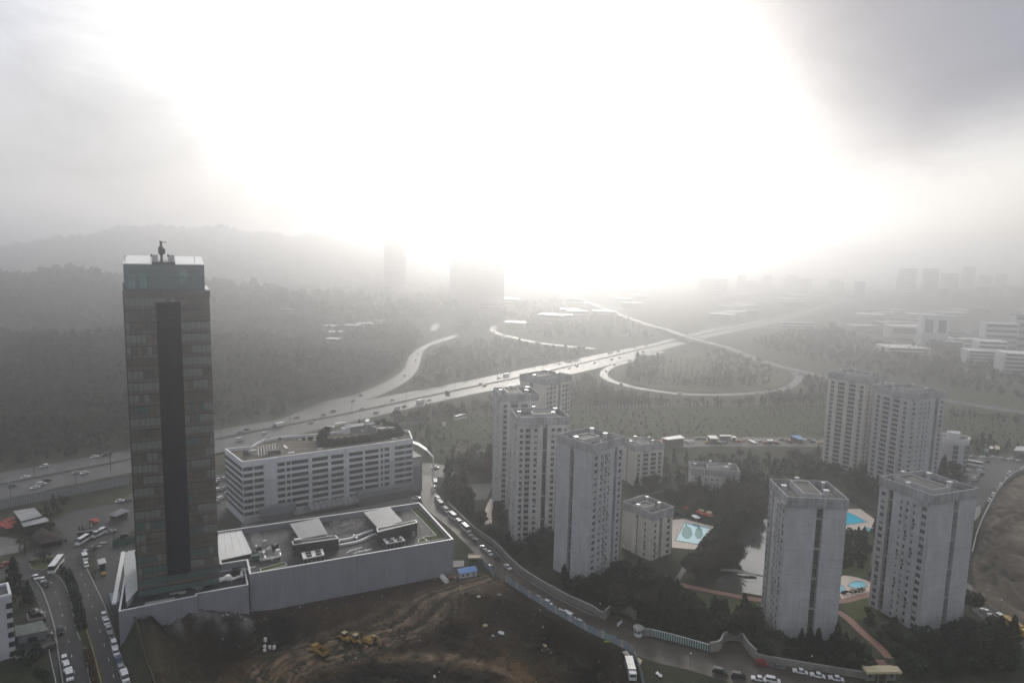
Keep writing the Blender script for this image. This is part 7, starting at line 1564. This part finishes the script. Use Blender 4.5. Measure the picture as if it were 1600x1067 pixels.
# left side buildings
shed('pavilion with large flat grey roof beside the noise panels', [(20.6, 798), (53.6, 793), (66, 805.4), (33, 814.3)], 5, 'hallroof', 'black', 'pavilion', 'pavilion')
shed('lower grey roofed pavilion in front of the large grey one', [(32.3, 815.7), (71.5, 807.4), (77, 813.6), (37, 822.6)], 4.4, 'hallroof', 'black', 'pavilion', 'pavilion')
def hip(label, px, z, ridge, m, mw, name, cat, zb=0):
    P = [Vector(G2(*p, z)) for p in px]; c = sum(P, Vector((0, 0)))/4; a = (P[0]+P[3])/2; b = (P[1]+P[2])/2; r1, r2 = a.lerp(b, .32), a.lerp(b, .68); r = empty(name, (0, 0, 0), 0, label, cat)
    V = [(*p, z) for p in P]+[(*r1, z+ridge), (*r2, z+ridge)]+[(*p, z-.2) for p in P]; MB().add(V, [(0, 1, 5, 4), (1, 2, 5), (2, 3, 4, 5), (3, 0, 4), (9, 8, 7, 6), (0, 6, 7, 1), (1, 7, 8, 2), (2, 8, 9, 3), (3, 9, 6, 0)]).build('roof', M[m], r)
    Q = inset([tuple(p) for p in P], .8); MB().prism(Q, zb, z-.22, 0).build('wall', M[mw], r)
    for i in range(4):
        a, b = Vector(Q[i]), Vector(Q[(i+1) % 4]); t = b-a; cc = (a+b)/2; n_ = Vector((t.y, -t.x)).normalized(); n_ = n_ if n_.dot(cc-c) > 0 else -n_; cc = cc+n_*.03
        MB().box((cc.x, cc.y, zb+(z-zb)*.55), (t.length*.5, .08, 1.0), 0, rz=math.atan2(t.y, t.x)).build('window', M['glassdark'], r)
    return r
hip('small brown house with grey hipped roof beside the car lot', [(168, 803), (190, 794), (203, 798), (179, 807)], 3.2, 1.3, 'hallroof', 'slotwall', 'gatehouse', 'house')
hip('dark brown low hipped roof of the planted pavilion by the roundabout', [(50, 838), (62, 821), (103, 843), (62, 850)], 2.2, 2.2, 'darkthatch' if 'darkthatch' in M else 'darkmetal', 'black', 'garden_pavilion', 'pavilion')
x, y = G2(54, 829); simple('sign_board', 'small white sign board on the dark roof slope of the pavilion', 'sign', (x, y, 2.9), .3, [('board', MB().box2(-1.8, 1.8, -.08, .08, 0, .6, 0), 'coping'), ('post', MB().box2(-.1, .1, .1, .2, -2.8, .3, 0), 'darkmetal')])
def umbrella(px, py, col, label, group, s=1.6):
    x, y = G2(px, py, 2.6); r = empty('parasol', (x, y, 0), 0, label, 'parasol', group); MB().cyl((0, 0, 0), .05, 2.6, 6).build('pole', M['kerb'], r); MB().cyl((0, 0, 2.3), s, .7, 8, 0, .08).build('canopy', M[col], r)
for k, (px, py) in enumerate(((10, 812), (16, 809), (20, 815), (12, 818), (5, 815), (2, 820), (14, 822))): umbrella(px, py, 'brickred', 'red parasol in the cluster left of the grey roofed pavilions', 'red parasols by the pavilions', 1.9)
for k, (px, py, c) in enumerate(((1092, 798, 'brickred'), (1098, 801, 'brickred'), (1104, 802, 'brickred'), (1110, 804, 'brickred'), (1096, 796, 'tan'), (1086, 805, 'coping'), (1089, 807, 'coping'), (1108, 799, 'tan'))): umbrella(px, py, c, {'brickred': 'red', 'tan': 'cream', 'coping': 'white'}[c]+' parasol in the cluster behind the left pool', {'brickred': 'red', 'tan': 'cream', 'coping': 'white'}[c]+' parasols behind the left pool', 1.7)
for k, (px, py) in enumerate(((1118, 775), (1123, 778), (1065, 790), (1072, 792))): umbrella(px, py, 'brickred', 'faded red parasol among bare trees behind the left pool', 'parasols among the bare trees', 1.8)
# palms and round shrubs on the plaza
def palm(px, py, label):
    x, y = G2(px, py); r = empty('palm_tree', (x, y, 0), 0, label, 'palm tree', None); MB().tube([(0, 0, 0), (.1, 0, 2.6), (0, .1, 5.0)], .32, 8, 0, .24).build('trunk', M['bark'], r); mb = MB()
    for i in range(16):
        a = i*.785+(.3 if i > 7 else 0); L = 2.2 if i < 8 else 1.6; u = 1.0 if i > 7 else .35; d = Vector((math.cos(a), math.sin(a), 0)); sd = Vector((-d.y, d.x, 0)); p0 = Vector((0, .1, 5)); p1 = p0+d*L*.5+Vector((0, 0, u)); p2 = p0+d*L+Vector((0, 0, u-1.2))
        mb.add([tuple(p0), tuple(p1+sd*.35), tuple(p2), tuple(p1-sd*.35)], [(0, 1, 2, 3)])
    mb.build('crown', M['leafdark'], r)
palm(31, 864, 'left of two dark palms standing at the plaza edge'); palm(38.5, 866, 'right of two dark palms standing at the plaza edge')
pm = None
for k, (px, py) in enumerate(((83, 854.5), (89, 852.5), (96, 851), (103, 848.5))):
    x, y = G2(px, py)
    if pm is None:
        pm = empty('clipped_shrub', (x, y, 0), 0, 'small clipped shrub in the row of four beside the plaza road', 'shrub', 'clipped shrubs in a row'); rg1 = np.random.default_rng(3); c = rg1.normal(size=(150, 3)); c /= np.linalg.norm(c, axis=1)[:, None]; c = c*np.array([.55, .55, .8])*(.6+.4*rg1.random((150, 1)))+np.array([0, 0, 1.1]); V, Fc = cards(c, None, rg1, .3, .4); link('crown', np_mesh('crown', V, Fc, [M['leafdark']]), pm); MB().cyl((0, 0, 0), .3, .4, 8, 0, .4).build('planter', M['kerb'], pm)
    else: copy_tree(pm, None, None, (x, y, 0))
x, y = G2(139, 838); simple('container', 'long black container between the minibuses and the car lot', 'container', (x, y, 0), .45, [('body', MB().box2(-4.2, 4.2, -1.2, 1.2, 0, 2.7, 0), 'black'), ('roof', MB().box2(-4.1, 4.1, -1.1, 1.1, 2.7, 2.8, 0), 'darkmetal')])
for k, (px, py) in enumerate(((124, 829), (129, 828), (133, 826), (138, 824), (143, 823))):
    x, y = G2(px, py); o = MB().cyl((0, 0, 0), .5, .3, 8, 0).cyl((0, 0, .3), .38, 1.5, 8, 0, .25).cyl((0, 0, 1.8), .3, .5, 8, 0, .12).build('stone_figure', M['kerb' if k > 1 else 'darkmetal'], None, (x, y, 0)); tag(o, 'upright stone ornament in the row behind the black container', 'ornament', 'stone ornaments behind the container')
x, y = G2(148, 819); simple('red_canopy', 'tattered red canopy behind the stone ornaments', 'canopy', (x, y, 0), -.3, [('cloth', MB().add([(-2.4, -1.2, 2.0), (0, -1.5, 2.6), (2.6, -1, 1.7), (2.2, 1.2, 2.0), (0, 1.0, 2.7), (-2.2, 1.3, 2.1)], [(0, 1, 4, 5), (1, 2, 3, 4)]), 'brickred')]+[('post', MB().cyl((a, b, 0), .06, 2.0, 5), 'darkmetal') for a in (-2, 2) for b in (-1, 1)])
shed('small kiosk with grey roof at the head of the right street', [(152, 874), (164, 871), (166.5, 878.5), (154, 881.5)], 3.2, 'metal', 'black', 'kiosk', 'kiosk')
P = pxpath([(176, 853), (192, 851), (211, 847)], 6); hr = empty('green_hoarding', (0, 0, 0), 0, 'green hoarding in front of the black parked car', 'hoarding')
for a, b in zip(P, P[1:]): c = (a+b)/2; t = b-a; MB().box((c.x, c.y, 1.3), (t.length*.97, .08, 2.6), 0, rz=math.atan2(t.y, t.x)).build('panel', M['green'], hr)
P = [G2(*p, 3) for p in ((170.5, 927), (187, 924), (186.5, 939), (173.5, 941))]; r = empty('lean_to', (0, 0, 0), 0, 'pale blue lean-to roof beside the foot of the podium', 'lean-to'); MB().prism(P, 2.9, 3.05, 0).build('roof', M['paleblue'] if 'paleblue' in M else M['metal'], r)
for p in P: MB().box((p[0], p[1], 1.45), (.14, .14, 2.88), 0).build('post', M['darkmetal'], r)
x, y = G2(162, 899); simple('orange_machine', 'small orange roadside machine by the dark forecourt', 'machine', (x, y, 0), .4, [('body', MB().box((0, 0, .8), (1.6, 1, 1.1), 0, taper=(.8, .8)), 'car_yellow'), ('wheel', MB().tube([(-.5, -.6, .3), (-.5, .6, .3)], .3, 8), 'tyre'), ('wheel', MB().tube([(.5, -.6, .3), (.5, .6, .3)], .3, 8), 'tyre')])
shed('flat roofed grey green hut beside the left street', [(23, 978), (66, 968.5), (76, 984), (25, 994)], 4.6, 'huttop' if 'huttop' in M else 'metal', 'greyclad', 'hut', 'hut')
sl = [G2(*p, 1.2) for p in ((41, 957), (64, 951), (72, 966), (44, 972))]; r = empty('car_deck', (0, 0, 0), 0, 'walled concrete car deck above the flat roofed hut', 'car deck'); MB().prism(sl, 0, 1.25, 0).build('deck', M['pavingdark'], r); MB().ring(sl, .25, 1.25, 2.0, 0).build('parapet', M['estatewall'], r)
sl = [G2(*p, 1.6) for p in ((22, 997), (84, 990), (88, 1004), (24, 1030))]; r = empty('terrace', (0, 0, 0), 0, 'paved terrace with pale edge below the flat roofed hut', 'terrace'); MB().prism(sl, 0, 1.6, 0).build('deck', M['pavingdark'], r); MB().ring(sl, .2, 1.6, 2.3, 0).build('parapet', M['estatewall'], r)
def left_block():
    c = G(17.5, 927, 21); r = empty('white_block', (c.x, c.y, 0), .72, 'white block with dark corner windows at the left edge of view', 'building'); W0, D0, h = 22, 9.5, 21
    MB().box2(-W0, 0, 0, D0, 0, h-.8, 0).build('wall', M['offwhite'], r); MB().ring([(-W0-.1, -.1), (.1, -.1), (.1, D0+.1), (-W0-.1, D0+.1)], .7, h-.8, h, 0).build('parapet', M['offwhite'], r); MB().box2(-W0+1, -3, 2.2, 5.4, h-.8, h+.7, 0).build('roof_box', M['offwhite'], r)
    MB().add([(-W0+.5, .5, h-.75), (-.5, .5, h-.75), (-.5, D0-.5, h-.75), (-W0+.5, D0-.5, h-.75)], [(0, 1, 2, 3)]).build('roof', M['rooffelt'], r)
    for i in range(6):
        for xx, ww in ((-.8, 1.5), (-5.2, 2.4), (-9.6, 2.4), (-14, 2.4)):
            MB().box2(xx-ww/2, xx+ww/2, -.07, .0, h-4.6-3.2*i, h-2.9-3.2*i, 0).build('window', M['glassdark'], r)
        MB().box2(0, .07, .1, 1.4, h-4.6-3.2*i, h-2.9-3.2*i, 0).build('window', M['glassdark'], r)
left_block()
# gatehouse with curved canopy at the bottom right
def entrance():
    x, y = G2(1376, 1064); r = empty('gatehouse', (x, y, 0), .05, 'estate gatehouse with cream curved canopy at the bottom right', 'gatehouse'); n = 12; mb = MB(); V = []
    for k in range(n+1): a = -1+2*k/n; V += [(a*5.6, -1.6-.9*(1-a*a), 4.1+.7*(1-a*a)), (a*5.6, .9-.6*(1-a*a), 4.5+.7*(1-a*a))]
    V += [(a, b, c-.7) for a, b, c in V]; m = 2*(n+1)
    mb.add(V, [(2*k, 2*k+2, 2*k+3, 2*k+1) for k in range(n)]+[(m+2*k+1, m+2*k+3, m+2*k+2, m+2*k) for k in range(n)]+[(2*k, m+2*k, m+2*k+2, 2*k+2) for k in range(n)]+[(2*k+1, 2*k+3, m+2*k+3, m+2*k+1) for k in range(n)]+[(0, 1, m+1, m), (2*n, m+2*n, m+2*n+1, 2*n+1)]); mb.build('canopy', M['tan'], r)
    MB().box2(-4.8, -1.6, .2, 3.0, 0, 3.7, 0).build('wall', M['estatewall'], r); MB().box2(1.6, 4.8, .2, 3.0, 0, 3.7, 0).build('wall', M['estatewall'], r); MB().box2(-4.0, -3.0, .14, .2, 1.3, 2.3, 0).build('window', M['glassdark'], r); MB().box2(3.0, 4.0, .14, .2, 1.3, 2.3, 0).build('window', M['glassdark'], r)
    MB().add([(-3.4, 1.4, 3.75), (3.4, 1.4, 3.75), (2.6, 3.4, 4.9), (-2.6, 3.4, 4.9), (-3.4, 5.4, 3.75), (3.4, 5.4, 3.75)], [(0, 1, 2, 3), (3, 2, 5, 4)]).build('tiled_roof', M['redpath'], r)
    for a in (-1.3, 1.3): MB().box((a, -.6, 2.1), (.35, .35, 4.2), 0).build('column', M['estatewall'], r)
entrance()
# footbridge over the pond
a, b = Vector(G2(1126, 891)), Vector(G2(1182, 901)); bp_ = [a.lerp(b, k/10) for k in range(11)]; r = empty('footbridge', (0, 0, 0), 0, 'low dark footbridge across the neck of the pond', 'footbridge')
zz = [.5+.8*math.sin(math.pi*k/10) for k in range(11)]; o = ribbon('deck', bp_, 2.2, 0, 'kerb', zs=zz, thick=.25); o.parent = r; del o['kind']
for s_ in (-1, 1):
    e = off(bp_, s_*1.05); MB().tube([(p.x, p.y, z+.9) for p, z in zip(e, zz)], .05, 4).build('handrail', M['rail'], r)
    for p, z in zip(e[::2], zz[::2]): MB().box((p.x, p.y, z+.45), (.08, .08, .9), 0).build('post', M['rail'], r)
# sun loungers round the left pool
proto_l = None
for k, (px, py) in enumerate(((1058, 826), (1057, 830), (1056, 834), (1112, 828), (1108, 834), (1104, 840))):
    x, y = G2(px, py)
    if proto_l is None: proto_l = simple('sun_lounger', 'white sun lounger on the deck of the left pool', 'sun lounger', (x, y, .02), 1.2, [('seat', MB().box((0, 0, .35), (1.2, .6, .08), 0), 'coping'), ('backrest', MB().box((.8, 0, .5), (.6, .6, .07), 0), 'coping')]+[('leg', MB().box((a, b, .15), (.06, .06, .3), 0), 'metal') for a in (-.5, .5) for b in (-.25, .25)], 'sun loungers by the left pool')
    else: copy_tree(proto_l, None, None, (x, y, .02), 1.2+.1*k)
# ------------------------------------------------------------------ far buildings
def block_(name, label, cat, px, py, w, d, h, rz, m='conc_cream', group=None, rows=4, roof='rooffelt', cols=0, band=True, z0=0):
    """px, py: foot of the near face centre"""
    x, y = G2(px, py); z = z0 if z0 else float(tz(x, y)); r = empty(name, (x, y, z), rz, label, cat, group)
    MB().box2(-w/2, w/2, 0, d, -3, h, 0).build('wall', M[m], r); mb = MB(); mb.box2(-w/2-.3, w/2+.3, -.3, d+.3, h, h+.7, 0); mb.build('roof', M[roof], r); wm_ = 'farpane' if cat in ('high-rise', 'apartment building') else 'glassdark'; rows = min(rows, 14)
    for i in range(rows):
        zz_ = h*(i+.45)/rows; hh = h/rows*.42
        if cols:
            for c in range(cols): u = -w/2+w*(c+.5)/cols; MB().box2(u-w/cols*.3, u+w/cols*.3, -.08, 0, zz_, zz_+hh, 0).build('window', M['glassdark'], r)
        else: MB().box2(-w*.46, w*.46, -.08, 0, zz_, zz_+hh, 0).build('window_row', M[wm_], r); MB().box2(w/2, w/2+.08, d*.06, d*.94, zz_, zz_+hh, 0).build('window_row', M[wm_], r)
    return r
M['farpane'] = mat('far_window', (.17, .175, .19), .5)
def at_dist(px, dist):
    """ground pixel row for a distance straight ahead at image column px"""
    lo, hi = 395, 1000
    for _ in range(40):
        mid_ = (lo+hi)/2
        if ray(px, mid_).z >= 0 or G(px, mid_).y > dist: lo = mid_
        else: hi = mid_
    return hi
block_('high_rise', 'hazy square high-rise standing alone beyond the forest', 'high-rise', 617, at_dist(617, 1700), 52, 40, 172, .1, 'greyclad', None, 30, cols=0)
block_('high_rise', 'left and lower part of the hazy slab towers at the centre', 'high-rise', 720, at_dist(720, 1500), 50, 30, 108, 0, 'greyclad', 'hazy slab towers', 24); block_('high_rise', 'right and higher part of the hazy slab towers at the centre', 'high-rise', 762, at_dist(762, 1520), 72, 30, 122, 0, 'greyclad', 'hazy slab towers', 26)
block_('office_tower', 'mid-rise office block with dark glass panels beside the industrial hall', 'office block', 1459, 541, 36, 26, 47, -.25, 'offwhite', None, 1, 'metal', cols=2)
block_('industrial_hall', 'long pale industrial hall left of the mid-rise office block', 'industrial hall', 1418, 530, 52, 40, 20, -.2, 'conc', None, 1, 'metal')
for k, (px, py, w, d, h, lb) in enumerate(((1543, 570, 46, 24, 17, 'lower front part of the stepped white office complex'), (1549, 566, 34, 22, 27, 'middle tier of the stepped white office complex'), (1562, 548, 44, 20, 40, 'upper rear part of the stepped white office complex'), (1597, 585, 40, 26, 24, 'white office building at the right edge beyond the meadow'), (1600, 548, 30, 20, 52, 'dark tall office building behind the stepped white complex'))):
    block_('office_building', lb, 'office building', px, py, w, d, h, -.22, 'offwhite' if k < 4 else 'conc', None, 5 if k else 4, 'coping' if k < 4 else 'rooffelt')
for k, (px, py, w, d) in enumerate(((1512, 541, 14, 5), (1500, 535, 12, 4))):
    block_('canopy_building', ('nearer' if k == 0 else 'farther')+' bright low canopy between the mid-rise and the white complex', 'canopy building', px, py, w, d, 3, .2, 'coping', None, 1, 'coping')
bw = random.Random(17)
def spread(n, xr, dr, hr, wr, name, label, cat, group, m=('conc', 'conc', 'greyclad', 'conc_cream'), roofs=('metal', 'hallroof', 'rooffelt', 'hallroof', 'whitemetal'), rows=2):
    made = 0; tries = 0
    while made < n and tries < n*30:
        tries += 1; px = bw.uniform(*xr); dd = bw.uniform(*dr); py = at_dist(px, dd); x, y = G2(px, py)
        if not free(x, y, 22): continue
        block_(name, label, cat, px, py, bw.uniform(*wr), bw.uniform(wr[0], wr[1])*.7, bw.uniform(*hr), bw.uniform(-.5, .3), bw.choice(m), group, rows, bw.choice(roofs)); made += 1
spread(44, (1330, 1640), (900, 1700), (5, 11), (25, 60), 'warehouse', 'low pale warehouse in the hazy industrial area beyond the junction', 'warehouse', 'warehouses beyond the junction')
spread(26, (1120, 1330), (1250, 2300), (6, 12), (25, 70), 'warehouse', 'low warehouse in the whitish haze behind the flyover', 'warehouse', 'warehouses behind the flyover')
spread(40, (1090, 1640), (1900, 3000), (18, 60), (22, 45), 'apartment_building', 'faint apartment building on the hazy skyline at right', 'apartment building', 'skyline buildings at right', rows=6)
spread(5, (1420, 1640), (1900, 2500), (50, 85), (28, 45), 'high_rise', 'faint taller block on the hazy skyline at far right', 'high-rise', 'taller skyline blocks', rows=10)
spread(26, (440, 600), (820, 1500), (6, 13), (12, 26), 'house', 'small hazy house on the wooded slope beyond the forest', 'house', 'houses beyond the forest', rows=2)
spread(22, (700, 1000), (1150, 2200), (6, 18), (20, 60), 'warehouse', 'faint low building in the bright haze left of the crossing road', 'warehouse', 'buildings in the bright haze', rows=2)
for px, hh in ((274, 60), (196, 22), (1087, 90)):
    x, y = G2(px, at_dist(px, 2300)); r = empty('radio_mast', (x, y, float(tz(x, y))), 0, {274: 'thin tall radio mast on the highest hill', 196: 'short mast left of the tall one on the hill', 1087: 'thin far mast rising from the skyline haze'}[px], 'radio mast'); MB().cyl((0, 0, 0), 1.4, hh, 5, 0, .5).build('pole', M['rail'], r); MB().box((0, 0, hh*.7), (4, 1, 3), 0).build('antenna', M['rail'], r)
